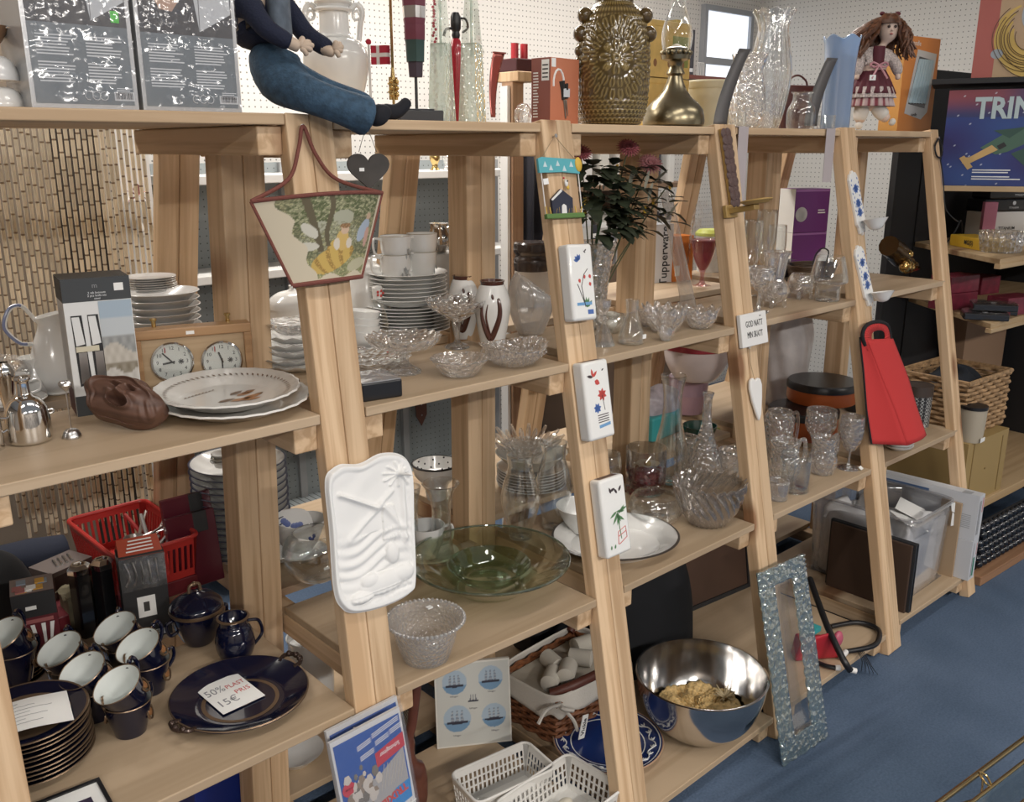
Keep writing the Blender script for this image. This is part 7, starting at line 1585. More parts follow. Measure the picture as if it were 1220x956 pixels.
# ================================================================== bay of the bouquet: second shelf
z2=bz(1,1)
C=ctop(706,.155,z2);k=ppm(C);z=lambda v:zat(C,v)-C.z
t=thing('bouquet_vase','tall cut crystal vase holding the artificial flower bouquet','vase',C);q=MB()
q.lathe(smoothprof([(14*k,0),(17*k,4*k),(16*k,z(350)),(21*k,z(310)),(26*k,z(288))],5),48,flute=lambda t_,j,r,z_:(r*(1+.025*cos(14*t_)),z_),capb=False);q.lathe([(1e-5,.003),(14*k,.003)],32,capb=False)
q.build('vase_shell',CRYST,t,mods=[('SOLIDIFY',dict(thickness=.003))])
STEM=mat('stem_green',(.07,.085,.03),rough=.6);LEAF=mat('dark_leaf',(.022,.030,.014),rough=.6,noise=.4,nscale=40);PAL=mat('silver_leaf',(.34,.34,.27),rough=.6);MUM=mat('dusty_red_petal',(.40,.11,.13),rough=.7,noise=.35,nscale=120);MUM2=mat('dusty_pink_petal',(.50,.22,.24),rough=.7);YEL=mat('yellow_petal',(.62,.40,.05),rough=.6)
F=thing('flower_bouquet','artificial bouquet of dusty red chrysanthemums and dark leaves','flowers',(C.x,C.y,C.z+.008));O=Vector(F.location)
def FP(u,v,dy=0):return ony(u,v,C.y+dy)-O
heads=[(748,178,-.03,15,MUM),(774,197,.0,17,MUM2),(692,184,.02,14,MUM)]
q=MB()
targets=[h[:3] for h in heads]+[(715,220,.05),(735,230,-.04),(760,240,.03),(705,250,-.02),(780,245,0),(795,222,.02),(742,200,.05)]
for (u,v,dy) in targets:
    e=FP(u,v,dy);q.tube(bez([(random.uniform(-.008,.008),random.uniform(-.008,.008),.004),tuple(Vector((e.x*.25,e.y*.25,.12))),tuple(e*.75+Vector((0,0,.02))),tuple(e)],6),.0018,6)
q.build('stems',STEM,F)
for (u,v,dy,rpx,m_) in heads:
    e=FP(u,v,dy);rr=rpx*k;dirv=(Vector((-.4,-.6,.7))).normalized();X_=dirv.orthogonal().normalized();Y_=dirv.cross(X_)
    q=MB()
    for ring,(n_,el,l_) in enumerate([(22,.15,1.0),(20,.5,.95),(16,.85,.8),(10,1.2,.65)]):
        for i in range(n_):
            a=i/n_*2*PI+ring*.3;d1=(X_*cos(a)+Y_*sin(a));tip=d1*cos(el)*rr*l_+dirv*sin(el)*rr*l_*.75;md=tip*.6+dirv*rr*.12;sd=dirv.cross(d1)*rr*.09
            q.add([tuple(e),tuple(e+md+sd),tuple(e+tip),tuple(e+md-sd)],[(0,1,2,3)])
    q.ball(tuple(e),rr*.35);q.build('flower_head',m_,F,mods=[('SOLIDIFY',dict(thickness=.0008))])
rd=random.Random(11);q=MB();q2=MB()
def leaf3(q,b,d,l_,w_,droop=.2):
    d=Vector(d).normalized();s_=d.cross(Vector((0,0,1)));s_=s_.normalized() if s_.length>.1 else Vector((1,0,0));vs=[];n_=6
    for i in range(n_+1):
        f=i/n_;c_=b+d*l_*f-Vector((0,0,droop*l_*f*f));ww=w_*sin(PI*min(1,f*.96+.04))**.8*(1+.25*(i % 2));vs += [tuple(c_-s_*ww+Vector((0,0,.15*ww))),tuple(c_),tuple(c_+s_*ww+Vector((0,0,.15*ww)))]
    q.add(vs,[(3*i+j,3*i+j+1,3*i+j+4,3*i+j+3) for i in range(n_) for j in (0,1)])
for i in range(190):
    u=rd.gauss(736,27);v=rd.uniform(195,282);u=min(max(u,692),798)
    if v>265:u=rd.gauss(732,20)
    b_=FP(u,v,rd.uniform(-.07,-.01));d=Vector((b_.x+rd.gauss(0,.05),b_.y+rd.gauss(0,.03)-.05,rd.uniform(-.03,.07)));leaf3(q,b_,d,rd.uniform(.034,.064),rd.uniform(.011,.021),rd.uniform(.1,.6))
q.build('foliage',LEAF,F,angle=180)
for (u,v) in ((700,235),(718,228),(750,222),(768,226),(772,240),(795,260),(780,218),(748,240)):leaf3(q2,FP(u,v,-.05),(rd.uniform(-.2,.6),-.2,rd.uniform(.3,1)),.055,.008,.1)
q2.build('silver_foliage',PAL,F,angle=180)
for (u,v,dy) in ((697,250,-.05),(778,240,-.02),(798,222,0),(735,200,-.04),(768,250,-.05),(696,240,-.05)):
    e=FP(u,v,dy);q=MB()
    for i in range(9):
        a=i*.7;d=Vector((cos(a),-.5,sin(a))).normalized();leaf3(q,e,d,.012,.003,0)
    q.build('yellow_blossom',YEL,F,angle=180)
q=MB();q.tube(bez([tuple(FP(705,320)),tuple(FP(712,280)),tuple(FP(716,262,-.03))],4),.004,6);leaf3(q,FP(742,285,-.05),(.5,-.3,.5),.05,.016);leaf3(q,FP(690,263,-.05),(-.2,-.3,.2),.05,.014);q.build('fresh_foliage',mat('fresh_leaf',(.05,.12,.05),rough=.5),F,angle=180)
# glass candlestick, rose in bowl, stoppered bottle, crystal
C=onz(718,411,z2);k=ppm(C);z=lambda v:zat(C,v)-C.z;t=thing('glass_candlestick','clear pressed glass candlestick at the second trestle','candlestick',C);q=MB()
q.lathe(smoothprof([(15*k,0),(13*k,4*k),(8*k,18*k),(4*k,z(385)),(7*k,z(380)),(4*k,z(376)),(5*k,z(372)),(8*k,z(366)),(9*k,z(358))],4)+[(6*k,z(358)),(6*k,z(366)),(1e-5,z(366))],32,flute=lambda t_,j,r,z_:(r*(1+.05*cos(10*t_)*(z_<z(385))),z_));q.build('stick',CRYSTF,t)
C=onz(737,398,z2);C.y += .03;k=ppm(C);z=lambda v:zat(C,v)-C.z;openvessel('glass_bowl','clear round glass bowl holding a white rose','bowl',C,[(10*k,0),(16*k,5*k),(20*k,z(385)),(17*k,z(374))],CLEAR,36,.002)
t=thing('white_rose','white fabric rose lying in the clear glass bowl','flower',C+Vector((0,0,.004)));q=MB()
for i in range(16):
    a=i*2.4;rr=(3+10*i/16)*k;q.grid(lambda aa,bb:(rr*cos(a+(aa-.5)*1.6)*(.6+.5*bb),rr*sin(a+(aa-.5)*1.6)*(.6+.5*bb),(14*k)+bb*9*k*(1-.4*i/16)),5,3)
q.ball((0,0,10*k),9*k);q.build('petals',mat('ivory_petal',(.72,.69,.62),rough=.7),t,angle=180)
C=onz(752,409,z2);k=ppm(C);z=lambda v:zat(C,v)-C.z;t=thing('glass_carafe','small clear conical carafe with price tag beside the candlestick','carafe',C)
q=MB();q.lathe(smoothprof([(14*k,0),(15.5*k,3*k),(15*k,z(398)),(9*k,z(382)),(7*k,z(374)),(7.5*k,z(366)),(8*k,z(357))],4),36,capb=False);q.lathe([(1e-5,.001),(14*k,.001)],30,capb=False);q.build('carafe_body',CLEAR,t,mods=[('SOLIDIFY',dict(thickness=.003))])
q=MB();q.box(2*k,8*k,-16*k,-15*k,z(402),z(397));q.build('price_tag',TAGW,t,smooth=False)
for n,(u,v,hw,hp_,fl,lab) in enumerate([(791,396,26,31,12,'ruffled crystal bowl in the middle of the glass row'),(834,391,22,24,9,'small ruffled crystal bowl near the third trestle'),(772,388,14,22,7,'petal shaped crystal tealight left of the ruffled bowl'),(793,405,11,16,6,'little crystal ball holder in front of the ruffled bowl')]):
    C,r_=put(u,v+2,hw*2*.6,z2);k=ppm(C);H=hp_*k
    openvessel('crystal_bowl',lab,'bowl',C,[(hw*.5*k,0),(hw*.6*k,H*.08),(hw*.85*k,H*.45),(hw*k,H*.95)],CRYST,84,.003,lambda t_,j,r,z_,fl=fl,H=H:(r*(1+.10*cos(fl*t_)*min(1,z_/H)),z_+.10*H*cos(fl*t_)*(z_>H*.5)),group='ruffled crystal by the bouquet')
# leaning glass tube
P0=ctop(821,.13,z2);k=ppm(P0);P1=ony(793,230,.20);q=MB();q.tube([tuple(Vector((0,0,.004))),tuple(P1-P0)],[9*k,6.5*k],20)
tag(q.build('glass_tube',glassmat('frosted_tube_glass',tint=(.95,.95,.95),refl=.3,rough=.1,milk=.28,milkcol=(.72,.70,.68))),'long frosted glass cylinder leaning back beside the bouquet','glass cylinder',P0+Vector((0,0,9*k*.2)))
# rear half: boxes, plastic goblet in bag
zr2=bz(2,1)
A=ctop(779,.54,zr2);A=Vector((A.x,A.y,zr2));B=ctop(800,.52,zr2);Mf,w=boxM(A,B);H=zat(A,268)-A.z;t=thing('white_carton','tall white carton lettered up its side, behind the leaning glass cylinder','box',Mf);q=MB();q.box(0,w,0,.07,0,H);q.quad((0,0,H+.0004),(w,0,H+.0004),(w,.07,H+.0004),(0,.07,H+.0004),1);q.build('carton',[mat('grey_white_card',(.66,.66,.67),rough=.5),mat('photo_grey',(.25,.26,.28))],t,smooth=False)
text('Tupperware',w*.60,front(w*.52,-.001,H*.46) @ rotz(PI/2),INK,t,bold=.0004,sx=.92)
A=ctop(801,.515,zr2);B=ctop(824,.50,zr2);Mf,w=boxM(A,B);H=zat(A,282)-A.z;t=thing('orange_carton','orange carton with white stripe beside the white lettered carton','box',Mf);q=MB();q.box(0,w,0,.07,0,H);rectf(q,w*.1,w*.35,H*.12,H*.35,1);q.build('carton',[mat('bright_orange_card',(.66,.20,.03),rough=.5),TAGW],t,smooth=False)
C=ctop(836,.40,zr2);k=ppm(C);z=lambda v:zat(C,v)-C.z;t=thing('pink_goblet','pink and red plastic goblet on the rear shelf near the third trestle','goblet',C);q=MB();q.lathe(smoothprof([(11*k,0),(4*k,3*k),(3*k,z(325)),(10*k,z(310)),(16*k,z(285))],5),32,capb=False);q.build('goblet_glass',PINKG,t,mods=[('SOLIDIFY',dict(thickness=.003))])
q=MB();q.lathe(smoothprof([(3*k,z(322)),(9.5*k,z(309)),(14*k,z(286))],4)+[(1e-5,z(286))],28);q.build('red_liner',mat('wine_red_plastic',(.26,.03,.05),rough=.4),t)
q=MB();rdm=random.Random(2)
q.grid(lambda a,b:((-30+60*a)*k,.03*sin(a*PI)+.012*rdm.random()+.02*(1-b),(b*95)*k*(.75+.25*sin(a*PI))+.001),16,18);P=ctop(840,.47,zr2);tag(q.build('plastic_bag',FILM),'clear plastic bag standing behind the pink goblet','bag',P)
q=MB();q.ball((0,0,0),.03,sq=(1,.8,.6));q.lathe([(1e-5,-.02),(.022,-.02),(.022,-.002)],20);P=ony(840,273,.62);P=Vector((P.x,.58,P.z))
# stack of cartons carrying it: none seen, so the lime bowl stands on a white tub
H=P.z-zr2;t=thing('plastic_tub','white plastic tub with lime green lid on the rear shelf near the third trestle','tub',(P.x+.01,.60,zr2));q=MB();q.lathe([(1e-5,0),(.045,0),(.055,H-.02),(1e-5,H-.02)],28);q.build('tub_body',mat('white_plastic_soft',(.66,.66,.64),rough=.4),t);q=MB();q.lathe([(.057,H-.022),(.057,H-.012),(.045,H),(1e-5,H+.004)],28);q.build('tub_lid',mat('lime_plastic',(.50,.55,.08),rough=.4),t)
# ================================================================== bay of the bouquet: third shelf
z3=bz(1,2)
C,r=put(768,594,46,z3);k=ppm(C);z=lambda v:zat(C,v)-C.z;t=thing('petal_glass','clear cylinder glass filled with dark red petals and a cream flower','glass',C);q=MB();q.lathe([(23*k,.001),(23.5*k,3*k),(24*k,z(533))],40,capb=False);q.lathe([(1e-5,.001),(23*k,.001)],30,capb=False);q.build('glass_wall',CLEAR,t,mods=[('SOLIDIFY',dict(thickness=.002))])
rd=random.Random(21);q=MB();hz_=z(562)
for i in range(260):
    a=rd.random()*2*PI;rr=21.5*k*sqrt(rd.random()) if rd.random()<.3 else 21*k;zz=.004+rd.random()*hz_;leaf3(q,Vector((rr*cos(a),rr*sin(a),zz)),(-sin(a)+rd.gauss(0,.4),cos(a)+rd.gauss(0,.4),rd.gauss(0,.5)),.012,.005,.3)
q.lathe([(1e-5,.004),(19*k,.004),(19*k,hz_*.95),(1e-5,hz_)],24);pt=q.build('petals',mat('dark_red_petals',(.17,.012,.022),rough=.6,noise=.5,nscale=150),t,angle=180);pt['kind']='stuff'
q=MB()
for i in range(8):a=i*.785;leaf3(q,Vector((-3*k,-5*k,hz_+7*k)),(cos(a),sin(a)*.9,.75),19*k,8*k,.35)
fl=q.build('cream_flower',mat('cream_petal',(.74,.69,.55),rough=.6),t,angle=180);q=MB();q.ball((-3*k,-5*k,hz_+12*k),4*k);q.build('flower_centre',mat('golden_stamen',(.45,.33,.08)),fl)
C,r=put(780,630,50,z3);k=ppm(C);z=lambda v:zat(C,v)-C.z;R=33*k
openvessel('bubble_bowl','squat clear glass bubble bowl before the petal glass','bowl',C,[(20*k,0),(26*k,2*k),(33*k,16*k),(31*k,27*k),(27*k,33*k)],CLEAR,44,.003)
# swirled bowl
C=onz(843,622,z3);k=ppm(C);z=lambda v:zat(C,v)-C.z;H=z(573);SWG=glassmat('ribbed_amber_glass',tint=(.90,.88,.85),refl=.55,solid=.25,rough=.04,milk=.12,milkcol=(.55,.50,.46))
t=thing('swirl_bowl','smoky ribbed glass bowl with swirled lobes at the shelf front','bowl',C);q=MB()
q.lathe(smoothprof([(1e-4,0),(19*k,0),(23*k,2*k),(33*k,H*.35),(40*k,H*.75),(42*k,H)],8),132,flute=lambda t_,j,r,z_:(r*(1+.055*cos(22*(t_+1.0*z_/H))*min(1,r/(20*k))),z_+(2.5*k*cos(22*(t_+1.0*z_/H)) if z_>H*.93 else 0)),capb=False);q.build('bowl_shell',SWG,t,mods=[('SOLIDIFY',dict(thickness=.004))])
# jug, decanter, tumblers
C=ctop(797,.16,z3);k=ppm(C);z=lambda v:zat(C,v)-C.z
openvessel('glass_pitcher','tall clear waisted glass vase behind the petal glass','vase',C,[(15*k,0),(18*k,4*k),(20*k,z(540)),(12*k,z(500)),(11*k,z(470)),(15*k,z(447))],CLEAR,40,.0025)
C=onz(838,574,z3);k=ppm(C);z=lambda v:zat(C,v)-C.z;t=thing('decanter','faceted crystal decanter with slender neck behind the swirled bowl','decanter',C);q=MB();q.lathe(smoothprof([(19*k,0),(22*k,3*k),(21*k,z(548)),(10*k,z(520)),(5.5*k,z(500)),(5*k,z(478)),(7*k,z(468))],4),36,capb=False);q.lathe([(1e-5,.001),(19*k,.001)],30,capb=False);q.build('decanter_body',CRYST,t,mods=[('SOLIDIFY',dict(thickness=.003))])
for n,(u,v,lab) in enumerate([(868,575,'cut glass tumbler tucked between the decanter and the third trestle'),(815,560,'cut glass tumbler left of the decanter')]):
    C=onz(u,v,z3) if n==0 else ctop(u,.19,z3);k=ppm(C);openvessel('cut_tumbler',lab,'glass',C,[(11*k,0),(12*k,2*k),(14*k,42*k)],CRYST,30,.003)
C=ctop(722,.14,z3);k=ppm(C);openvessel('stem_glass','clear wine glass by the middle white flat vase on the second trestle','glass',C,[(14*k,0),(12*k,2*k),(2.5*k,5*k),(2.2*k,28*k),(10*k,36*k),(17*k,52*k),(15*k,70*k)],CLEAR,32,.0018)
# white enamel platter with bowl
C=onz(733,650,z3);k=ppm(C);ENW=mat('white_enamel',(.77,.77,.75),rough=.2,coat=.4);ENR=mat('dark_enamel_rim',(.05,.04,.035),rough=.3)
t=thing('enamel_platter','large oval white enamel platter with dark rim at the shelf front','platter',T(C.x,C.y,C.z) @ rotz(-.42));R=76*k;q=MB()
q.lathe([(1e-5,0),(R*.70,0),(R*.78,.014),(R*.97,.026),(R,.028),(R*.98,.030),(R*.80,.019),(R*.70,.004),(1e-5,.004)],72,capb=False);sc=q.build('platter_body',ENW,t);sc.scale=(1,.92,1)
q=MB();q.lathe([(R*.99,.027),(R*1.012,.0285),(R*.975,.0308)],72,capb=False);q.build('dark_rim',ENR,t).scale=(1,.92,1)
C2=onz(694,632,z3+.0085);k=ppm(C2);q=MB();q.lathe(smoothprof([(14*k,0),(16*k,3*k),(26*k,18*k),(32*k,32*k)],4)+[(31*k,32*k),(24*k,18*k),(1e-5,4*k)],44);tag(q.build('white_bowl',ENW),'white bowl standing on the enamel platter behind the second trestle leg','bowl',C2)
# rear half: plastic ware
C=ctop(780,.48,z3);k=ppm(C);z=lambda v:zat(C,v)-C.z;TEAL=mat('teal_plastic',(.05,.36,.38),rough=.4);q=MB();q.box(-.09,.09,-.05,.05,0,.085);tag(q.build('teal_container',TEAL,smooth=False,mods=[bevelmod(.008,3)]),'teal plastic container under the printed bag on the rear shelf','container',T(C.x,C.y,C.z) @ rotz(.1))
rdm=random.Random(6);PBAG=mat('milky_plastic',(.52,.46,.49),rough=.35,coat=.3);LIL=mat('lilac_print',(.30,.13,.19),rough=.4)
def lump(name,lab,P,rx,ry,h,m,seed,spots=None,rot=0):
    rd_=random.Random(seed);ph=[rd_.random()*6 for _ in range(6)];q=MB()
    q.grid(lambda a,b:(lambda th,r_,w_:(rx*w_*cos(th)*(1 if b<.5 else 1),ry*w_*sin(th),h*r_))(a*2*PI,b,(1-max(0,(b-.45)/.55)**2.2)*(1+.07*sin(3*a*2*PI+ph[0])*sin(b*7+ph[1])+.05*sin(7*a*2*PI+ph[2]+b*9))),60,34,colf=None)
    o=q.build(name,m,angle=180);return tag(o,lab,'bag' if 'bag' in name else 'container',T(*P) @ rotz(rot))
lump('printed_bag','filled milky plastic bag with lilac print on the rear shelf behind the clear waisted vase',(C.x+.01,C.y+.0,C.z+.086),.10,.048,.095,mat('printed_plastic',(.42,.38,.42),rough=.35,noise=.35,nscale=26),1)
Hq=zat((C.x+.05,.52),449)-C.z
C3=ctop(826,.53,z3);k=ppm(C3);zc0=zat(C3,452);t=thing('salad_bowl','large white plastic bowl with red lid on stacked tubs of the rear shelf','bowl',(C3.x,C3.y,zc0));z=lambda v:zat(C3,v)-zc0;q=MB();q.lathe(smoothprof([(20*k,0),(26*k,4*k),(36*k,z(430)),(38*k,z(412))],4)+[(1e-5,z(412))],44);q.build('bowl_body',mat('blush_white_plastic',(.66,.57,.56),rough=.35,coat=.3),t)
q=MB();q.lathe([(39*k,z(414)),(40*k,z(410)),(38*k,z(404)),(1e-5,z(403))],44);q.build('red_lid',mat('berry_red_plastic',(.33,.035,.05),rough=.4),t)
hh=zc0-z3;q=MB();q.lathe([(1e-5,0),(.055,0),(.068,hh*.52),(1e-5,hh*.52)],40);tag(q.build('plastic_box',mat('rosy_plastic',(.40,.25,.29),rough=.4)),'round rosy plastic tub beneath the white bowl with red lid','tub',(C3.x+.03,C3.y+.05,z3))
q=MB();q.lathe([(1e-5,0),(.07,0),(.074,hh*.47),(1e-5,hh*.47)],40);tag(q.build('plastic_box',mat('mauve_plastic',(.36,.24,.29),rough=.35)),'mauve plastic tub directly under the white bowl with red lid','tub',(C3.x+.03,C3.y+.05,z3+hh*.522))
P=ctop(850,.37,z3);k=ppm(P);zc1=zat(P,488);t=thing('green_plate','white plate with lime green rim standing on edge near the third trestle','plate',T(P.x,P.y,z3) @ Matrix.Rotation(-1.25,4,'X'));Rp=(zat(P,430)-z3)/2;q=MB();q.lathe([(1e-5,0),(Rp*.6,0),(Rp*.97,.012),(Rp,.014)],44,M=T(0,Rp*0+.0,0) @ T(0,Rp,0));q.build('plate_body',CERG,t);q=MB();q.lathe([(Rp*.88,.0125),(Rp*.97,.0155),(Rp*1.01,.0145),(Rp*.99,.012)],44,M=T(0,Rp,0),capb=False);q.build('lime_rim',mat('lime_rim',(.42,.55,.06),rough=.4),t)
q=MB();q.lathe([(1e-5,0),(.045,0),(.058,.05),(.055,.05),(.043,.006),(1e-5,.006)],36);P2=ctop(846,.30,z3);P2.y=.345;tag(q.build('green_dish',mat('dark_green_glaze',(.02,.06,.045),rough=.2,coat=.4)),'dark green dish on the rear shelf before the lime rimmed plate','dish',P2)
# ================================================================== bay of the bouquet: bottom shelf
z4=bz(1,3)
C=onz(832,866,z4);k=ppm(C);z=lambda v:zat(C,v)-C.z;H=z(802);R=76*k
t=thing('steel_bowl','large polished steel mixing bowl on the bottom shelf','bowl',C);q=MB();pf=smoothprof([(R*.42,0),(R*.55,H*.03),(R*.80,H*.28),(R*.95,H*.65),(R,H)],6)
q.lathe([(1e-5,0)]+pf+[(R*1.015,H+.001),(R*.99,H+.001)]+[(r_-.003,z_+.002) for r_,z_ in reversed(pf)]+[(1e-5,.002)],72);q.build('bowl_shell',mat('bowl_steel',(.66,.65,.64),rough=.14,metal=1),t)
t=thing('gold_fabric','crumpled gold tissue with a red bead lying in the steel bowl','fabric',C);q=MB()
q.grid(lambda a,b:(lambda th,r_:(R*.72*r_*cos(th),R*.72*r_*sin(th),H*.31+.010*sin(9*r_+3*th)*cos(5*th)+.004*sin(31*th+20*r_)-.02*r_*0))(a*2*PI,b),90,30)
q.build('tissue',mat('gold_tissue',(.66,.46,.20),rough=.55,noise=.3,nscale=120,bump=1,bscale=160),t,mods=[('SOLIDIFY',dict(thickness=.002,offset=-1))])
q=MB();q.ball((-.01,-.05,H*.31+.014),.008,sq=(1,1,.5));q.build('red_bead',RDp,t);q=MB()
for i in range(22):a=i*.6;q.tube([(R*.5,-.02,H*.31+.01),(R*.5+.03*cos(a),-.02+.03*sin(a),H*.31+.025+.01*sin(i*3))],[.004,.001],5)
q.build('straw_rosette',mat('straw',(.50,.40,.24),rough=.8),t)
# blue plate
C=onz(724,889,z4);k=ppm(C);R=66*k;t=thing('blue_plate','large cobalt blue pottery plate with white brushed leaves, behind the second trestle leg','plate',T(*C));CB=mat('cobalt_glaze',(.012,.03,.13),rough=.15,coat=.5);TC=mat('terracotta',(.40,.25,.16),rough=.7)
q=MB();q.lathe([(1e-5,0),(R*.55,0),(R*.60,.004),(R*.98,.022),(R,.025)],64,k=1,capb=False);q.lathe([(R,.025),(R*.985,.027),(R*.97,.026)],64,k=1,capb=False);q.lathe([(R*.97,.026),(R*.66,.012),(R*.58,.008),(1e-5,.008)],64,k=0,capb=False);q.build('plate_body',[CB,TC],t)
q=MB();sl=lambda f:.012+(.026-.012)*(f-.66)/.31+.0009
q.lathe([(R*.925,sl(.925)),(R*.945,sl(.945))],64,capb=False);q.lathe([(R*.655,sl(.66)),(R*.675,sl(.675))],64,capb=False)
P=[]
for i in range(97):a=i/96*2*PI;f=.80+.05*sin(12*a);P.append((R*f*cos(a),R*f*sin(a),sl(f)+.0003))
q.tube(P,.0016,6)
for i in range(24):
    a=i/24*2*PI
    for s_ in (-.5,.1,.7):
        f=.80+.05*sin(12*a);b_=Vector((R*f*cos(a),R*f*sin(a),sl(f)+.0006));d=Vector((cos(a+PI/2*(1 if i % 2 else 1)+s_*(1 if i % 2 else -1)),sin(a+PI/2+s_*(1 if i % 2 else -1)),0));e=b_+d*R*.10;fe=hypot(e.x,e.y)/R;e.z=sl(min(fe,.95));q.tube([tuple(b_),tuple((b_+e)/2),tuple(e)],[.0012,.0022,.0008],5)
q.build('white_brushwork',mat('white_slip',(.72,.73,.72),rough=.3),t)
# wicker basket with cloth
WICK=mat('red_brown_wicker',(.20,.075,.03),rough=.6,noise=.4,nscale=60)
def wicker(q,w,d,h,rows,n,amp,rad,z0=0,r=.03,flare=0):
    """rows of cane woven in and out round a rounded box"""
    def base(f,e):
        per=[(0,0),(w+e,0),(w+e,d+e),(0,d+e)];L_=2*(w+d+2*e);s_=f*L_
        for (x0,y0,x1,y1) in ((-e,-e,w+e,-e),(w+e,-e,w+e,d+e),(w+e,d+e,-e,d+e),(-e,d+e,-e,-e)):
            l_=hypot(x1-x0,y1-y0)
            if s_ <= l_+1e-9:u_=s_/l_;return x0+(x1-x0)*u_,y0+(y1-y0)*u_,Vector((y1-y0,x0-x1,0)).normalized()
            s_ -= l_
        return -e,-e,Vector((-1,0,0))
    for j in range(rows):
        e=flare*j/rows;pts=[]
        for i in range(n*4):
            x,y,nn=base(i/(n*4),e);s_=amp*sin(PI*(i/4*2)/2+PI*j) ;pts.append((x+nn.x*s_,y+nn.y*s_,z0+h*(j+.5)/rows))
        q.tube(pts,rad,5,closed=True)
Mw=T(.665,.018,z4) @ rotz(.06);t=thing('wicker_basket','red-brown wicker basket lined with white cloth behind the blue plate','basket',Mw);q=MB();wicker(q,.31,.20,.13,13,36,.004,.0058);q.box(.004,.306,.004,.196,0,.006);q.box(.006,.304,.006,.194,.006,.125) if 0 else None;q.build('weave',WICK,t)
q=MB();q.box(.012,.298,.012,.188,.006,.118);q.build('inner_lining',mat('ecru_cloth',(.42,.38,.32),rough=.9,noise=.1,nscale=20),t,smooth=False)
CLO=mat('white_linen',(.60,.57,.52),rough=.9,bump=.3,bscale=180);q=MB();rdm=random.Random(9)
def liner(a,b):
    th=a*2*PI;x=.155+(.165+.012*b)*copysign(abs(cos(th))**.35,cos(th));y=.10+(.110+.012*b)*copysign(abs(sin(th))**.35,sin(th));return (x,y,.145-.055*b+.008*sin(th*9)*b)
q.grid(liner,80,6);q.build('cloth_liner',CLO,t,angle=180,mods=[('SOLIDIFY',dict(thickness=.003))])
q=MB();q.tube(bez([(.02,.01,.12),(-.01,-.03,.13),(.02,-.04,.115)],5),.006,6);q.tube(bez([(.0,-.015,.13),(-.06,-.02,.145),(-.09,-.02,.12)],5),.005,6);q.tube(bez([(-.005,-.015,.13),(.03,-.03,.08),(.045,-.035,.04)],5),.005,6);q.build('ribbon',CLO,t)
bx_=Mw @ Vector((.05,-.045,0));q=MB();q.box(-.012,.012,-.001,.001,.0,.065,M=Matrix.Rotation(.25,4,'Y'));tg=q.build('name_tag',PAPER,t,smooth=False);tg.location=(.045,-.048,.022)
text('Vickie',.019,T(.0448,-.0496,.022) @ Matrix.Rotation(.25,4,'Y') @ front(0,0,.033) @ rotz(PI/2),INK,t,bold=.0003)
for P_ in ([(.01,.03,.135),(.06,-.004,.152),(.15,-.014,.150)],[(.285,.20,.135),(.33,.205,.165),(.36,.205,.16)]):q=MB();q.tube(bez(P_,5),.013,10);q.build('wood_handle',mat('dark_red_wood',(.10,.03,.02),rough=.5),t)
for i,(x,y) in enumerate(((.06,.07),(.12,.12),(.19,.08),(.25,.12),(.10,.05))):
    q=MB();q.tube([(-.035,0,0),(-.03,0,0),(.03,0,0),(.035,0,0)],[.012,.024,.024,.012],14);tag(q.build('rolled_napkin',mat('pale_napkin',(.52,.49,.43),rough=.9)),['leftmost','second','middle','fourth','front left'][i]+' rolled pale napkin in the cloth lined basket','napkin',Mw @ T(x,y,.142+(.012 if i==4 else 0)) @ rotz(.5+i*.8),'rolled napkins in the wicker basket')
# black suitcase behind
q=MB();q.box(0,.36,0,.13,0,.36);P=ctop(772,.30,z4);t=thing('soft_suitcase','black soft suitcase standing behind the steel bowl','suitcase',T(.90,.33,z4) @ rotz(.03));q.build('case_body',mat('black_nylon',(.010,.011,.014),rough=.75,bump=.3,bscale=60),t,mods=[bevelmod(.03,4)])
q=MB();q.tube(bez([(.10,-.004,.25),(.18,-.02,.24),(.26,-.004,.25)],6),.007,8);q.build('case_handle',BLACKP,t);q=MB();q.box(.03,.33,-.003,.001,.30,.306);q.build('zip',STEEL,t,smooth=False)
q=MB();rdm=random.Random(3);q.grid(lambda a,b:(lambda th,r_:(.19*r_*cos(th),.085*r_*sin(th),.37*sqrt(max(0,1-r_**2.6))+.012*sin(5*th+6*r_)*(1-r_)))(a*2*PI,b),48,20);tag(q.build('jacket_heap',mat('black_fleece',(.009,.010,.013),rough=.95)),'heap of black cloth between the steel bowl and the third trestle','cloth',(1.185,.135,z4))
# ================================================================== bay right of the beaded bracket: second shelf
z2=bz(2,1)
def goblet(name,lab,u,v,vt,hw,m,zz,y=None,bowl=.45,foot=.75,cat='glass',group=None,stemr=.13,close=.95,seg=36,th=.0018):
    C=ctop(u,y,zz) if y is not None else put(u,v,hw*2*foot,zz)[0]
    k=ppm(C);H=zat(C,vt)-C.z;r=hw*k
    return openvessel(name,lab,cat,C,[(r*foot,0),(r*foot*.85,H*.02),(r*stemr*1.5,H*.05),(r*stemr,H*(1-bowl)*.8),(r*.5,H*(1-bowl)),(r*.95,H*(1-bowl*.62)),(r,H*(1-bowl*.35)),(r*close,H)],m,seg,th,group=group)
goblet('wine_goblet','frosted crystal goblet beside the beaded bracket post',903,374,318,17,CRYST,z2)
for i,(u,y,vt,hw,lab) in enumerate([(893,.17,262,11,'tall clear flute glass left of three behind the candle globes'),(908,.20,250,12,'tall clear flute glass in the middle behind the candle globes'),(921,.17,268,11,'tall clear flute glass right of three behind the candle globes')]):goblet('flute_glass',lab,u,0,vt,hw,CLEAR,z2,y=y,bowl=.62,group='tall clear flutes')
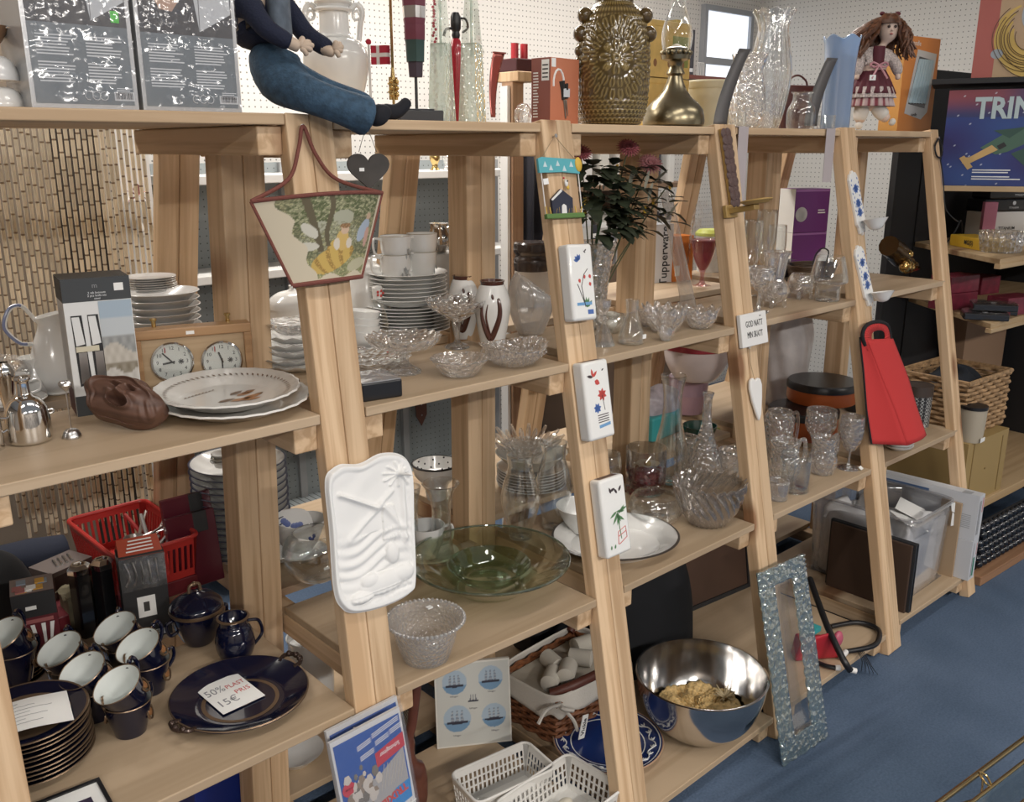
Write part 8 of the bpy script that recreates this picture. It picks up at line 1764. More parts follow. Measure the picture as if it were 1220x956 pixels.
for n,(u,v,vt,hw,lab) in enumerate([(921,367,300,17,'front faceted crystal candle globe on little feet with flared rim'),(953,357,314,16,'right plain crystal candle globe on little feet')]):
    C,r_=put(u,v,hw*1.3,z2);k=ppm(C);H=zat(C,vt)-C.z;t=thing('candle_globe',lab,'candle holder',C,'crystal candle globes');q=MB();gz=hw*k*1.15
    q.lathe([(1e-4,gz-hw*k*.95)]+[(hw*k*sin(a),gz-hw*k*.95*cos(a)) for a in [.3+2.1*i/12 for i in range(13)]]+([(hw*.6*k,gz+hw*k*.8),(hw*.75*k,H*.9),(hw*.95*k,H)] if n==0 else []),16 if n==0 else 32,flute=lambda t_,j,r,z_:(r*(1+(.10*cos(8*t_) if (n==0 and z_>gz+hw*k*.9) else .0)),z_),capb=False);q.build('globe',CRYSTF,t,smooth=n==1,mods=[('SOLIDIFY',dict(thickness=.004))])
    for i in range(4):a=i*PI/2+.4;q=MB();q.tube([(hw*.8*k*cos(a),hw*.8*k*sin(a),0),(hw*.7*k*cos(a),hw*.7*k*sin(a),gz*.5),(hw*.6*k*cos(a),hw*.6*k*sin(a),gz*.6)],[2.4*k,2*k,1.6*k],8);q.build('foot',CRYSTF,t)
C,r_=put(985,360,26,z2);k=ppm(C);H=zat(C,305)-C.z
openvessel('hurricane_bowl','clear waisted tealight glass right of the candle globes','glass',C,[(14*k,0),(15*k,2*k),(15*k,H*.34),(21*k,H*.40),(22*k,H*.5),(18*k,H*.85),(16*k,H)],CLEAR,40,.002)
C=ctop(912,.10,z2);k=ppm(C);openvessel('crystal_tealight','low flared crystal tealight between goblet and candle globes','candle holder',C,[(9*k,0),(10*k,2*k),(6*k,6*k),(10*k,14*k),(17*k,26*k)],CRYST,48,.003,lambda t_,j,r,z_:(r*(1+.06*cos(8*t_)),z_))
# purple cartons on the rear half
PUR=mat('purple_card',(.13,.02,.155),rough=.5)
A=ctop(941,.40,z2);B=ctop(981,.345,z2);Mf,w=boxM(A,B);hA=zat(A,278)-A.z;hB=zat(A,226)-A.z
for n,(z0,h,lab) in enumerate([(0,hA,'lower purple carton behind the candle globes'),(hA+.001,hB-hA,'upper purple carton with white dot behind the candle globes')]):
    t=thing('purple_carton',lab,'box',Mf @ T(0,0,z0),'purple cartons');q=MB();q.box(0,w,0,.09,0,h,0);q.quad((-.0005,.09,0),(-.0005,0,0),(-.0005,0,h),(-.0005,.09,h),1);rectf(q,0,w,h*.94,h*.99,2,-.0003)
    if n:q.lathe([(1e-5,-.0006),(h*.17,-.0006)],24,1,T(w*.2,0,h*.42) @ Matrix.Rotation(PI/2,4,'X') @ T(0,0,.0018));dots(q,w*.25,h*.12,2,1,3,y=-.001,x0=w*.68,z0=h*.42)
    q.build('carton',[PUR,WHITE,mat('light_purple_line',(.30,.12,.33))],t,smooth=False)
q=MB();rd=random.Random(5);P=ctop(930,.34,z2)
for i in range(60):a=rd.random()*6.28;leaf3(q,Vector((0,0,.04)),(cos(a),sin(a),rd.uniform(0,1.2)),rd.uniform(.03,.075),.006,.4)
q.lathe([(1e-5,0),(.03,0),(.036,.05),(1e-5,.05)],20);tag(q.build('dark_ornament',mat('blue_black_plastic',(.012,.014,.025),rough=.5),angle=180),'bushy blue-black ornament left of the purple cartons','ornament',P)
P=ctop(966,.24,z2);k=ppm(P);t=thing('low_basket','dark brown shallow basket with round handle behind the tealight glass','basket',P);q=MB()
for j in range(8):q.tube([((28+.8*j)*k*cos(a/24*2*PI)*1.05,.75*(28+.8*j)*k*sin(a/24*2*PI),.004+j*.0062) for a in range(24)],.0042,6,closed=True)
q.lathe([(1e-5,.002),(28*k,.002)],24,M=Matrix.Diagonal((1,.75,1,1)));q.build('coil',mat('dark_brown_coil',(.075,.045,.025),rough=.5),t)
q=MB();q.tube(bez([(0,0,.045),(8*k,0,.085),(22*k,0,.10),(36*k,0,.085),(33*k,0,.05)],5),.0025,8);q.build('basket_handle',BLACKP,t)
P=ctop(978,.352,z2);q=MB();q.ball((0,0,.035),.035,sq=(1,1,1));q.lathe([(.012,.06),(.014,.075),(1e-5,.078)],16);tag(q.build('white_pot',CERG),'round white pot behind the basket handle','pot',P)
# ---- third shelf of that bay
z3=bz(2,2)
C,r_=put(935,590,34,z3);C=onz(934,578,z3);k=ppm(C)
def jug(name,lab,C,k,r,H,m,ang):
    t=thing(name,lab,'jug',C);q=MB();q.lathe(smoothprof([(r*.75,0),(r*.85,H*.04),(r,H*.35),(r*.82,H*.75),(r*.95,H)],4),40,flute=lambda t_,j,rr,z_:(rr*(1+.16*max(0,cos(t_-ang-PI))**5*(z_>H*.8)),z_+H*.06*max(0,cos(t_-ang-PI))**5*(z_>H*.8)),capb=False);q.lathe([(1e-5,.001),(r*.75,.001)],30,capb=False);q.build('jug_body',m,t,mods=[('SOLIDIFY',dict(thickness=.003))])
    q=MB();q.tube(bez([(r*.8,0,H*.85),(r*1.5,0,H*.95),(r*1.6,0,H*.5),(r*.95,0,H*.2)],6),r*.13,8,M=rotz(ang));q.build('jug_handle',m,t);return t
jug('crystal_jug','cut crystal jug behind the plain glass tumbler by the third trestle',onz(933,572,z3),ppm(C),19*ppm(C),50*ppm(C),CRYST,-.3)
jug('crystal_creamer','cut crystal creamer with handle in the middle of the glass group',onz(979,563,z3),ppm(onz(979,563,z3)),17*ppm(onz(979,563,z3)),44*ppm(onz(979,563,z3)),CRYST,-.1)
C,r_=put(926,599,26,z3);k=ppm(C);openvessel('short_tumbler','short clear tumbler at the shelf front by the third trestle','glass',C,[(11*k,0),(12*k,2*k),(12.5*k,24*k)],CRYSTF,32,.003)
C,r_=put(945,590,36,z3);k=ppm(C);openvessel('cylinder_glass','wide clear cylinder glass behind the short tumbler','glass',C,[(17*k,0),(17.5*k,2*k),(18*k,46*k)],CLEAR,36,.002)
C=onz(925,545,z3);k=ppm(C);t=thing('glass_mug','tall handled glass mug at the rear beside the third trestle','mug',C);q=MB();q.lathe([(17*k,.001),(17.5*k,3*k),(18*k,50*k),(14*k,58*k)],36,capb=False);q.build('mug_body',CRYST,t,mods=[('SOLIDIFY',dict(thickness=.003))]);q=MB();q.tube(bez([(16*k,0,48*k),(30*k,0,50*k),(31*k,0,20*k),(17*k,0,12*k)],6),2*k,8,M=rotz(-.2));q.build('mug_handle',CRYSTF,t)
goblet('pressed_goblet','pressed glass footed bowl behind the crystal creamer',974,548,488,18,CRYST,z3,bowl=.6,foot=.6)
t=goblet('spiral_goblet','spiral cut stemmed goblet with white tag beside the fourth trestle',1010,562,496,14,CRYST,z3,bowl=.62,foot=.95)
C=Vector(t.location);q=MB();q.box(-.009,.009,-.0008,.0008,-.006,.006);tg=q.build('price_tag',TAGW,t,smooth=False);tg.location=(.012,-.035,.006);tg.rotation_euler=(-.9,0,.1)
C=ctop(1018,.16,z3);k=ppm(C);openvessel('dark_bowl','small dark glass bowl tucked behind the fourth trestle','bowl',C,[(10*k,0),(12*k,3*k),(17*k,26*k)],mat('smoked_black_glass',(.02,.02,.022),rough=.15,coat=.4),32,.003)
# stacked orange tins
OTN=mat('burnt_orange_tin',(.42,.10,.025),rough=.4);
C1=onz(955,516,z3);k=ppm(C1);z=lambda v:zat(C1,v)-C1.z
t=thing('orange_tin','lower wide orange tin with black lid on the rear shelf','tin',C1,'round orange tins');q=MB();hz=z(487);q.lathe([(1e-5,0),(39*k,0),(40*k,3*k),(40*k,hz*.8),(1e-5,hz*.8)],48);q.build('tin_body',OTN,t);q=MB();q.lathe([(41*k,hz*.78),(41*k,hz),(39*k,hz+2*k),(1e-5,hz+2*k)],48);q.build('tin_lid',BLACKP,t)
C2=ctop(977,.46,z3);k=ppm(C2);zb2=hz+2*k+.001;C2=ony(979,470,C1.y+.005);C2.z=z3+zb2;h2=zat(C2,455)-C2.z;t=thing('orange_tin','upper orange tin with black lid stacked on the wide one','tin',C2,'round orange tins');q=MB();q.lathe([(1e-5,0),(33*k,0),(34*k,3*k),(34*k,h2*.75),(1e-5,h2*.75)],48);q.build('tin_body',OTN,t);q=MB();q.lathe([(34.6*k,h2*.72),(34.6*k,h2),(33*k,h2+2*k),(1e-5,h2+2*k)],48);q.build('tin_lid',BLACKP,t)
P=ctop(955,.62,z3);lump('plastic_sack','big crumpled translucent plastic sack filling the rear shelf above the orange tins',(ony(938,420,.42).x,.42,z3+.0),.115,.075,.485,mat('grey_translucent_film',(.52,.49,.49),rough=.3,coat=.4,noise=.2,nscale=9,bump=1,bscale=14),4)
P=ctop(925,.53,z3);openvessel('clear_beaker','tall clear straight glass before the orange tins','glass',ctop(946,.20,z3),[(.020,0),(.021,.003),(.023,.15)],CLEAR,30,.002)
# ---- bottom of that bay
z4=bz(2,3)
MBR=mat('brown_backing_board',(.075,.040,.026),rough=.6,noise=.15,nscale=6)
A=Vector((1.30,.17,z4));t=thing('backing_board','dark brown framed board leaning inside the bottom bay right of the glass tray','board',frame((1.46,.22,z4),(1,-.10,0),(0,.16,1)));q=MB();q.box(.01,.33,.01,.36,0,.006);q.build('panel',MBR,t,smooth=False);q=MB()
for a in ((0,.34,0,.014),(0,.34,.356,.37)):q.box(*a,-.002,.012)
for a in ((0,.014),(.326,.34)):q.box(a[0],a[1],.014,.356,-.002,.012)
q.build('frame',INK,t,smooth=False)
q=MB();q.box(0,.12,0,.20,0,.10);tag(q.build('white_carton',mat('cool_white_card',(.62,.62,.64),rough=.5),smooth=False,mods=[bevelmod(.002)]),'white carton on the bottom rear shelf behind the fourth trestle','box',T(1.72,.34,z4+.0) @ T(0,0,0)) 
q=MB();q.box(0,.30,0,.02,0,.40);tag(q.build('brown_panel',mat('brown_hardboard',(.16,.09,.055),rough=.7),smooth=False),'tall brown hardboard sheet at the rear of the bottom bay behind the glass tray','board',T(1.27,.37,z4) @ Matrix.Rotation(-.1,4,'X'))
# toy with black tubes
P=onz(988,785,z4);t=thing('toy_bag','red plastic bag with pink face and teal corner, half behind the glass tray','bag',(P.x,P.y,z4));q=MB();REDT=mat('toy_red',(.42,.02,.035),rough=.35)
q.add([(-.10,.06,0),(.03,-.03,0),(.04,.02,0),(-.06,.10,0),(-.10,.03,.085),(.0,-.01,.10),(.03,.03,.05),(-.08,.08,.09)],[(3,2,1,0),(4,5,6,7),(0,1,5,4),(1,2,6,5),(2,3,7,6),(3,0,4,7)]);q.build('bag_body',REDT,t,mods=[bevelmod(.012,3)])
q=MB();q.ball((.018,-.012,.065),.026,sq=(.8,.5,1));q.build('pink_patch',mat('toy_pink',(.48,.10,.16),rough=.4),t);q=MB();q.box(-.05,-.01,.03,.07,.085,.10);q.build('teal_corner',TEAL,t,smooth=False)
t=thing('black_hose','black rubber hose with white end caps looping over the bottom shelf edge','hose',(P.x,P.y,z4));O=Vector(t.location)
def HP(u,v,zz):return tuple(onz(u,v,zz)-O)
q=MB();q.tube(bez([HP(965,690,z4+.15),HP(985,745,z4+.10),HP(1004,785,z4+.05),HP(1013,799,z4+.016)],8),.010,10);q.tube(bez([HP(990,747,z4+.012),HP(1020,742,z4+.012),HP(1043,748,z4+.012),HP(1048,758,z4+.012),HP(1040,770,z4+.012),HP(1008,777,z4+.012)],8),.008,10);q.tube(bez([HP(975,790,z4+.01),HP(985,794,z4+.01),HP(995,796,z4+.01)],4),.007,8);q.build('hose',BLACKP,t)
for i,(a,b) in enumerate(((HP(1012,798,z4+.017),HP(1020,800,z4+.012)),(HP(1008,777,z4+.012),HP(1002,784,z4+.012)),(HP(995,796,z4+.01),HP(1001,796,z4+.01)))):q=MB();q.tube([a,b],.0085,10);q.build('end_cap',WHITE,t)
q=MB()
for i in range(5):q.tube(bez([HP(1020+i*2,775,z4+.006),HP(1027+i*3,787+i*2,z4+.003),HP(1026+i*5,800+i,.004-0)],4),.0012,5)
q.build('black_tassel',BLACKP,t)
# glass tray leaning
BLp,BRp=onz(931,913,.0015),onz(984,878,.0015);k=ppm(BLp)
xd=BRp-BLp;w=xd.length;nrm=Vector((-xd.y,xd.x,0)).normalized();
if nrm.y<0:nrm=-nrm
best=None
for tl_ in [i*.01 for i in range(5,50)]:
    yd=(nrm*tl_+Vector((0,0,1))).normalized()
    for h_ in [.3+.01*j for j in range(60)]:
        p_=pr(BLp+yd*h_);e=(p_[0]-900)**2+(p_[1]-683)**2
        if best is None or e<best[0]:best=(e,tl_,h_)
_,tl_,H=best;Mt=frame(BLp,xd,nrm*tl_+Vector((0,0,1)))
TRG=glassmat('blue_textured_glass',tint=(.72,.82,.84),refl=.8,bump=1.,bscale=60,solid=.35,vor=True,milk=.16,milkcol=(.52,.66,.70),base=.10);TRC=glassmat('clear_tray_glass',tint=(.97,.975,.975),refl=.25)
t=thing('glass_tray','long rectangular textured blue-green glass tray leaning on the third trestle','tray',Mt);q=MB();bw=w*.30
q.grid(lambda a,b:(w*a,bw*1.0*b,.008+.003*sin(a*30)*cos(b*24)),16,16);q.grid(lambda a,b:(w*a,H-bw*.8*(1-b),.008+.003*sin(a*30)*cos(b*24)),16,12);q.grid(lambda a,b:(bw*a,bw+(H-bw*1.8)*b,.008+.003*sin(a*22)*cos(b*80)),12,60);q.grid(lambda a,b:(w-bw*(1-a),bw+(H-bw*1.8)*b,.008+.003*sin(a*22)*cos(b*80)),12,60)
q.build('rim',TRG,t,angle=180,mods=[('SOLIDIFY',dict(thickness=.006,offset=-1))])
q=MB();q.grid(lambda a,b:(bw+(w-2*bw)*a,bw+(H-bw*1.8)*b,.002-.012*min(1,8*min(a,1-a,b,1-b))),14,30);q.build('hollow',TRC,t,mods=[('SOLIDIFY',dict(thickness=.003))])
# ================================================================== last bay
z2=bz(3,1)
A=ctop(1072,.10,z2);k=ppm(A);t=thing('bronze_figure','shiny bronze and gold lying figurine on the last second shelf','figurine',A);BRZ=mat('dark_bronze',(.12,.075,.035),rough=.25,metal=.8);GLD=mat('bright_gold',(.62,.42,.16),rough=.15,metal=1)
q=MB();q.tube(bez([(-36*k,0,34*k),(-20*k,0,28*k),(0,0,18*k),(20*k,0,8*k),(36*k,0,5*k)],5),[12*k]*6+[13*k]*5+[9*k]*5+[6*k]*5,12);q.build('body_cone',BRZ,t)
q=MB();q.ball((-10*k,-11*k,9*k),9*k,sq=(1,.8,1));q.ball((4*k,-10*k,7*k),7*k,sq=(1.1,.8,1));q.ball((-2*k,-8*k,22*k),8*k,sq=(1,.8,.8));q.tube(bez([(10*k,-10*k,5*k),(22*k,-9*k,4*k),(34*k,-6*k,3*k)],4),[4*k]*4+[3*k]*5,8);q.build('gilt_scroll',GLD,t)
z3=bz(3,2)
for n,(u,v,nn,lab) in enumerate([(1070,537,4,'front stack under the red bottle bag'),(1082,524,4,'rear stack under the red bottle bag')]):
    C=onz(u,v-2,z3);k=ppm(C)
    for i in range(nn):
        q=MB();r=17*k;q.lathe(smoothprof([(r*.5,0),(r*.55,1*k),(r*.85,3*k),(r,6*k)],3)+[(r*.95,6*k),(r*.6,2*k),(1e-5,2*k)],32);tag(q.build('saucer',CERW),ordn(i,nn)+' small white saucer, '+lab,'saucer',(C.x,C.y,C.z+i*3.4*k),'white saucers under the red bottle bag')
C=onz(1089,506,z3);k=ppm(C);z=lambda v:zat(C,v)-C.z;t=thing('patterned_canister','tall black canister with white ring pattern and dark lid in the last bay','canister',C)
CAN,nt,b,N,Lk=newmat('ring_pattern');tc=N.new('ShaderNodeTexCoord');vo=N.new('ShaderNodeTexVoronoi');vo.inputs['Scale'].default_value=75;vo.inputs['Randomness'].default_value=0;Lk.new(tc.outputs['Object'],vo.inputs['Vector']);rp=N.new('ShaderNodeValToRGB');rp.color_ramp.interpolation='CONSTANT';rp.color_ramp.elements[0].color=(.02,.02,.022,1);rp.color_ramp.elements[1].position=.50;rp.color_ramp.elements[1].color=(.33,.34,.34,1);e_=rp.color_ramp.elements.new(.62);e_.color=(.02,.02,.022,1);Lk.new(vo.outputs['Distance'],rp.inputs['Fac']);Lk.new(rp.outputs[0],b.inputs['Base Color']);b.inputs['Roughness'].default_value=.45
q=MB();q.lathe([(1e-5,0),(16*k,0),(16.5*k,z(468)),(1e-5,z(468))],40);q.build('canister_body',CAN,t);q=MB();q.lathe([(17*k,z(470)),(17*k,z(458)),(1e-5,z(456))],40);q.build('canister_lid',mat('dark_brown_lid',(.05,.035,.028),rough=.5),t)
# storage box of the last bay
z4=bz(3,3)
W_C=2.02;t=thing('storage_box','clear plastic storage box full of crumpled white packaging','storage box',(2.045,-.255,z4));bw_,bd_,bh_=.295,.36,zat((2.05,-.25),622)-z4
q=MB();fl=.012
def sb(a,b):th=a*2*PI;x=bw_/2+(bw_/2+fl*b-.0)*copysign(abs(cos(th))**.22,cos(th));y=bd_/2+(bd_/2+fl*b)*copysign(abs(sin(th))**.22,sin(th));return (x,y,.002+bh_*b)
q.grid(sb,72,8);q.box(0,bw_,0,bd_,.0,.003);q.build('box_wall',glassmat('storage_plastic',tint=(.94,.94,.95),refl=.3,rough=.08,milk=.10),t,mods=[('SOLIDIFY',dict(thickness=.002))])
q=MB();q.tube([sb(i/72,1) for i in range(72)],.006,8,closed=True);q.build('rim',glassmat('rim_plastic',tint=(.9,.9,.92),refl=.4,milk=.2),t)
WRAP=mat('crumpled_wrap',(.80,.80,.82),rough=.4,noise=.25,nscale=14,bump=1,bscale=22)
rd=random.Random(17);ph=[rd.random()*6 for _ in range(8)]
q=MB()
def wr(a,b):th=a*2*PI;s_=1-.03*abs(sin(7*th+9*b+ph[0]))-.02*abs(sin(13*th-7*b));bb=min(1,b*1.4);rr=1 if b<.7 else max(0,(1-b)/.3);x=bw_/2+(bw_/2-.012)*s_*rr*copysign(abs(cos(th))**.3,cos(th));y=bd_/2+(bd_/2-.012)*s_*rr*copysign(abs(sin(th))**.3,sin(th));return (x,y,.005+bh_*.72*bb+(.03*sin(5*th+rr*6) if b >= .7 else 0))
q.grid(wr,90,40);o=q.build('packaging_wrap',WRAP,angle=180);tag(o,'crumpled translucent wrapping heaped inside the clear storage box','packaging',(2.045,-.255,z4+.0005),kind='stuff')
for i,(x,y,zz,a,lab) in enumerate([(.20,.10,.80,.3,'white flat card on top of the wrapping in the storage box'),(.10,.06,.79,.9,'folded white leaflet at the front of the storage box filling')]):
    q=MB();q.box(-.06,.06,-.045,.045,0,.002);tag(q.build('paper_card',PAPER,smooth=False),lab,'card',T(2.045+x,-.255+y,z4+bh_*zz+.02) @ rotz(a) @ Matrix.Rotation(.35,4,'X'))
q=MB();pts=[(bw_*.86,-.014,bh_*1.02),(bw_*1.0,-.012,bh_*.98),(bw_*.98,-.016,bh_*.86),(bw_*.90,-.015,bh_*.9)];q.quad(*pts);pts=[(bw_*.93,-.015,bh_*.88),(bw_*.99,-.015,bh_*.84),(bw_*1.02,-.014,bh_*.68),(bw_*.93,-.015,bh_*.7)];q.quad(*pts);q.build('torn_label',PAPER,t,smooth=False,mods=[('SOLIDIFY',dict(thickness=.0008))])
q=MB();P=Vector((1.985,-.30,z4));Hh=zat((1.985,-.30),650)-z4;q.box(0,.018,0,.30,0,Hh,0);q.box(.004,.014,-.0,.30,.004,Hh+.001,1);q.box(-.012,-.001,.01,.29,0,Hh*.98,2)
tag(q.build('framed_print',[mat('charcoal_frame',(.025,.028,.033),rough=.5),INK,mat('raw_hardboard',(.062,.036,.024),rough=.6)],smooth=False,mods=[bevelmod(.002)]),'slim charcoal picture frame on edge between the fourth trestle and the storage box','picture frame',P)
q=MB();q.box(0,.010,0,.07,0,.28);tag(q.build('cardboard_strip',mat('cardboard',(.42,.30,.19),rough=.8),smooth=False),'upright cardboard strip at the right side of the storage box','cardboard',T(2.353,-.285,z4))
WBX=mat('scale_carton',(.60,.62,.66),rough=.45);BLP=mat('blue_band_print',(.06,.12,.26),rough=.5)
# flat white appliance cartons on edge to the right of the storage box
A=ony(1135,700,-.335);k=ppm(A);Mz=T(A.x,A.y,A.z);h1=zat(A,652)-A.z
A.x=2.366;A.z=z4+.0003;Mz=T(A.x,A.y,A.z)
t=thing('appliance_carton','lower short white carton with green panel right of the storage box','box',Mz);q=MB();w=.048;q.box(0,w,0,.30,0,h1,0);rectf(q,w*.28,w*.34,.01,h1-.01,1);rectf(q,w*.45,w*.72,.012,h1*.55,2);rectf(q,w*.8,w*.88,h1*.6,h1*.9,3);q.build('carton',[WBX,INK,mat('green_panel_print',(.04,.22,.16)),RDp],t,smooth=False)
Mz=Mz @ T(.004,0,h1+.0008);h2=zat(Mz.translation,592)-Mz.translation.z;w=.045
t=thing('appliance_carton','upper long white carton with blue stripe right of the storage box','box',Mz);q=MB();LD=.42
q.add([(0,0,0),(w,0,0),(w-.02,LD,0),(-.02,LD,0),(0,0,h2),(w,0,h2),(w-.02,LD,h2),(-.02,LD,h2)],[(3,2,1,0),(4,5,6,7),(0,1,5,4),(1,2,6,5),(2,3,7,6),(3,0,4,7)],0)
def sideL(y0,y1,z0,z1,k_,dx=-.0008):q.quad((dx-.02*y1/LD,y1,z0),(dx-.02*y0/LD,y0,z0),(dx-.02*y0/LD,y0,z1),(dx-.02*y1/LD,y1,z1),k_)
sideL(.17,.41,h2*.84,h2*.91,2);sideL(.34,.41,h2*.62,h2*.80,1);sideL(.05,.12,h2*.7,h2*.74,3)
for i in range(8):sideL(.02,.06,h2*(.25+.04*i),h2*(.265+.04*i),3)
for i in range(3):rectf(q,w*(.15+.14*i),w*(.2+.14*i),.02,h2-.02,1)
rectf(q,w*.72,w*.85,h2*.6,h2*.92,4);q.quad((.0,.03,h2+.0005),(.03,.03,h2+.0005),(.024,.06,h2+.0005),(-.006,.06,h2+.0005),3);q.build('carton',[WBX,INK,BLP,mat('grey_print_soft',(.35,.37,.40)),RDp],t,smooth=False)
# ================================================================== wall unit at the right end
PINES=woodmat('pine_shelf_edge',(.52,.37,.21),(.44,.30,.16),axis=0,sc=.8)
Cc=Vector((2.585,-.215,0));d1=Vector((cos(-.06),sin(-.06),0));d2=Vector((cos(.89),sin(.89),0))
BACKB=mat('black_panel',(.010,.010,.012),rough=.6)
L1,L2=1.15,.62
def uM(x,y,z):return Cc+d1*x+d2*y+Vector((0,0,z))
UM=Matrix(((d1.x,-d1.y,0,Cc.x),(d1.y,d1.x,0,Cc.y),(0,0,1,0),(0,0,0,1)))
zc={'a':zat(Cc,309),'b':zat(Cc,386),'c':zat(Cc,607),'t':zat(Cc,221)}
dl=(UM.inverted() @ (Cc+d2)) ;sx=dl.x/dl.y
def board(name,lab,z_,th=.02,m=PINES,edge=True,dx=0,D=.495):
    q=MB();q.prism([(dx,0),(L1-.002,0),(L1-.002,D),(dx+sx*D,D)],-th,0)
    if edge:q.prism([(dx,-.004),(L1-.002,-.004),(L1-.002,.018),(dx,.018)],-.035,-th*.9)
    return tag(q.build(name,m,smooth=False,mods=[bevelmod(.002)]),lab,'shelf',UM @ T(0,0,z_),'boards of the right end shelf')
t=thing('end_shelf','black backed shelf frame at the far right end','shelf frame',UM)
q=MB();q.box(sx*.5,L1,.50,.52,0,1.86);q.build('back_panel',BACKB,t,smooth=False)
q=MB();q.box(L1,L1+.03,0,.52,0,1.86);q.build('side_panel',BACKB,t,smooth=False)
q=MB();q.box(sx*.5-.19,sx*.5-.002,.505,.53,0,1.6);q.build('black_post',BACKB,t,smooth=False)
board('end_shelf_board','board under the yellow carton of the right end shelf',zc['a']);board('end_shelf_board','board under the red and black packs of the right end shelf',zc['b']);board('end_shelf_board','low pine rail board above the black bead mat',zc['c'],th=.035,edge=False)
dd=Vector((.375,-.927,0));dn=Vector((.927,.375,0))
def diagM(u,v,z_,dep=None):
    P=onz(u,v,z_) if dep is None else Vector((dep.x,dep.y,z_));return Matrix(((dd.x,dn.x,0,P.x),(dd.y,dn.y,0,P.y),(0,0,1,z_),(0,0,0,1)))
Pd=Cc+Vector((-.035,.03,0));DT=Matrix(((dd.x,dn.x,0,Pd.x),(dd.y,dn.y,0,Pd.y),(0,0,1,0),(0,0,0,1)))
def ud(u,v):return (DT.inverted() @ onplane(u,v,Pd,dn)).x
zt1=zat(Pd,222);zt2=zat(Pd,92)
def dboard(lab,z_,m,x0,dep=.24):
    q=MB();q.box(x0,.62,-.02,dep,-.018,0);return tag(q.build('end_shelf_board',m,smooth=False,mods=[bevelmod(.002)]),lab,'shelf',DT @ T(0,0,z_),'boards of the right end shelf')
dboard('board under the blue toy carton of the right end shelf',zt1,PINES,ud(1119,222));dboard('black board under the banana carton of the right end shelf',zt2,BACKB,ud(1110,100))
t=None;Mf=DT @ T(ud(1157,90),0,zt2+.0015);CBD=mat('cardboard',(.42,.30,.19),rough=.8);t=thing('banana_carton','cardboard banana carton with printed yellow bananas at top right','box',Mf);Hb=.34;q=MB();q.box(0,.55,0,.20,0,Hb,0);rectf(q,0,.062,0,Hb,1)
CBK=mat('hand_hole_dark',(.30,.34,.38),rough=.5);BAN=mat('banana_print',(.52,.36,.10),rough=.6);BANL=mat('banana_line',(.10,.06,.03),rough=.6)
for (cx_,cy_,r0,r1) in ((.150,.19,.024,.045),(.068,.072,.018,.015)):q.add([(cx_+r0*cos(a),-.0008,cy_+r1*sin(a)) for a in [i/24*2*PI for i in range(24)]],[tuple(range(24))],2)
for i,(r0,a0,a1) in enumerate([(.100,2.0,4.9),(.088,2.25,5.0),(.074,2.5,5.1),(.058,2.75,5.2),(.108,3.5,5.3)]):
    cx_,cz_=(.165,.125) if i<4 else (.185,.112);n_=22;P=[]
    for j in range(n_+1):
        a=a0+(a1-a0)*j/n_;P.append((cx_+r0*1.05*cos(a),-.0006-.0003*i,cz_+r0*sin(a)))
    W=[.0115*(sin(PI*min(1,max(.04,j/n_)))**.5) for j in range(n_+1)]
    q.tube(P,[max(.002,x) for x in W],6,3,M=Matrix.Diagonal((1,.05,1,1)))
    q.tube([(cx_+(r0-.010)*1.05*cos(a0+(a1-a0)*j/n_),-.0025-.0003*i,cz_+(r0-.010)*sin(a0+(a1-a0)*j/n_)) for j in range(1,n_)],.0011,4,4)
    q.tube([(cx_+(r0+.011)*1.05*cos(a0+(a1-a0)*j/n_),-.0025-.0003*i,cz_+(r0+.011)*sin(a0+(a1-a0)*j/n_)) for j in range(2,n_-1)],.0009,4,4)
q.build('carton',[CBD,mat('faded_red_print',(.36,.10,.085),rough=.6),CBK,BAN,BANL],t,smooth=False)
# toy carton
Ht=zat(Pd,106)-zt1-.0006;Mf=DT @ T(ud(1118,220),0,zt1+.0006);t=thing('toy_carton','dark blue space toy carton with a printed green toy ship','box',Mf);Wt=.62
def spc(a,b):
    n=sin(a*9+3*b)*cos(b*7-a*4)
    if sin(a*173+b*91)*sin(b*211-a*57)>.985:return (.55,.6,.7)
    if b>.72 and a<.42:m=smoothstep(.72,.95,b)*smoothstep(.45,.2,a);return (.02+.20*m,.03+.02*m,.12-.05*m)
    if a>.5:return (.015+.01*n,.025+.01*n,.05+.02*n)
    return (.015,.035+.02*n,.17+.05*n)
q=MB();q.box(0,Wt,.001,.14,0,Ht);q.build('carton',mat('navy_card',(.015,.02,.05),rough=.45),t,smooth=False)
q=MB();q.grid(lambda a,b:(Wt*a,0,Ht*b),140,80,colf=spc);q.build('space_print',colmat('glossy_print',.35,.3),t)
text('TRINTY',Ht*.28,front(Wt*.30,-.0015,Ht*.82) @ T(0,0,0),mat('silver_lettering',(.42,.52,.55),rough=.3,metal=.2),t,align='LEFT',bold=.003,sx=.85) if 0 else text('TRIN',Ht*.30,front(Wt*.135,-.0015,Ht*.80),mat('silver_lettering',(.42,.52,.55),rough=.3,metal=.2),t,align='LEFT',bold=.003,sx=.85)
q=MB();GRT=mat('toy_green_print',(.055,.12,.085),rough=.4);YW=mat('toy_wood_print',(.50,.33,.13),rough=.5)
def tp(pts,k_,y):q.add([(Wt*a*.80,y,Ht*b) for a,b in pts],[tuple(range(len(pts)))],k_)
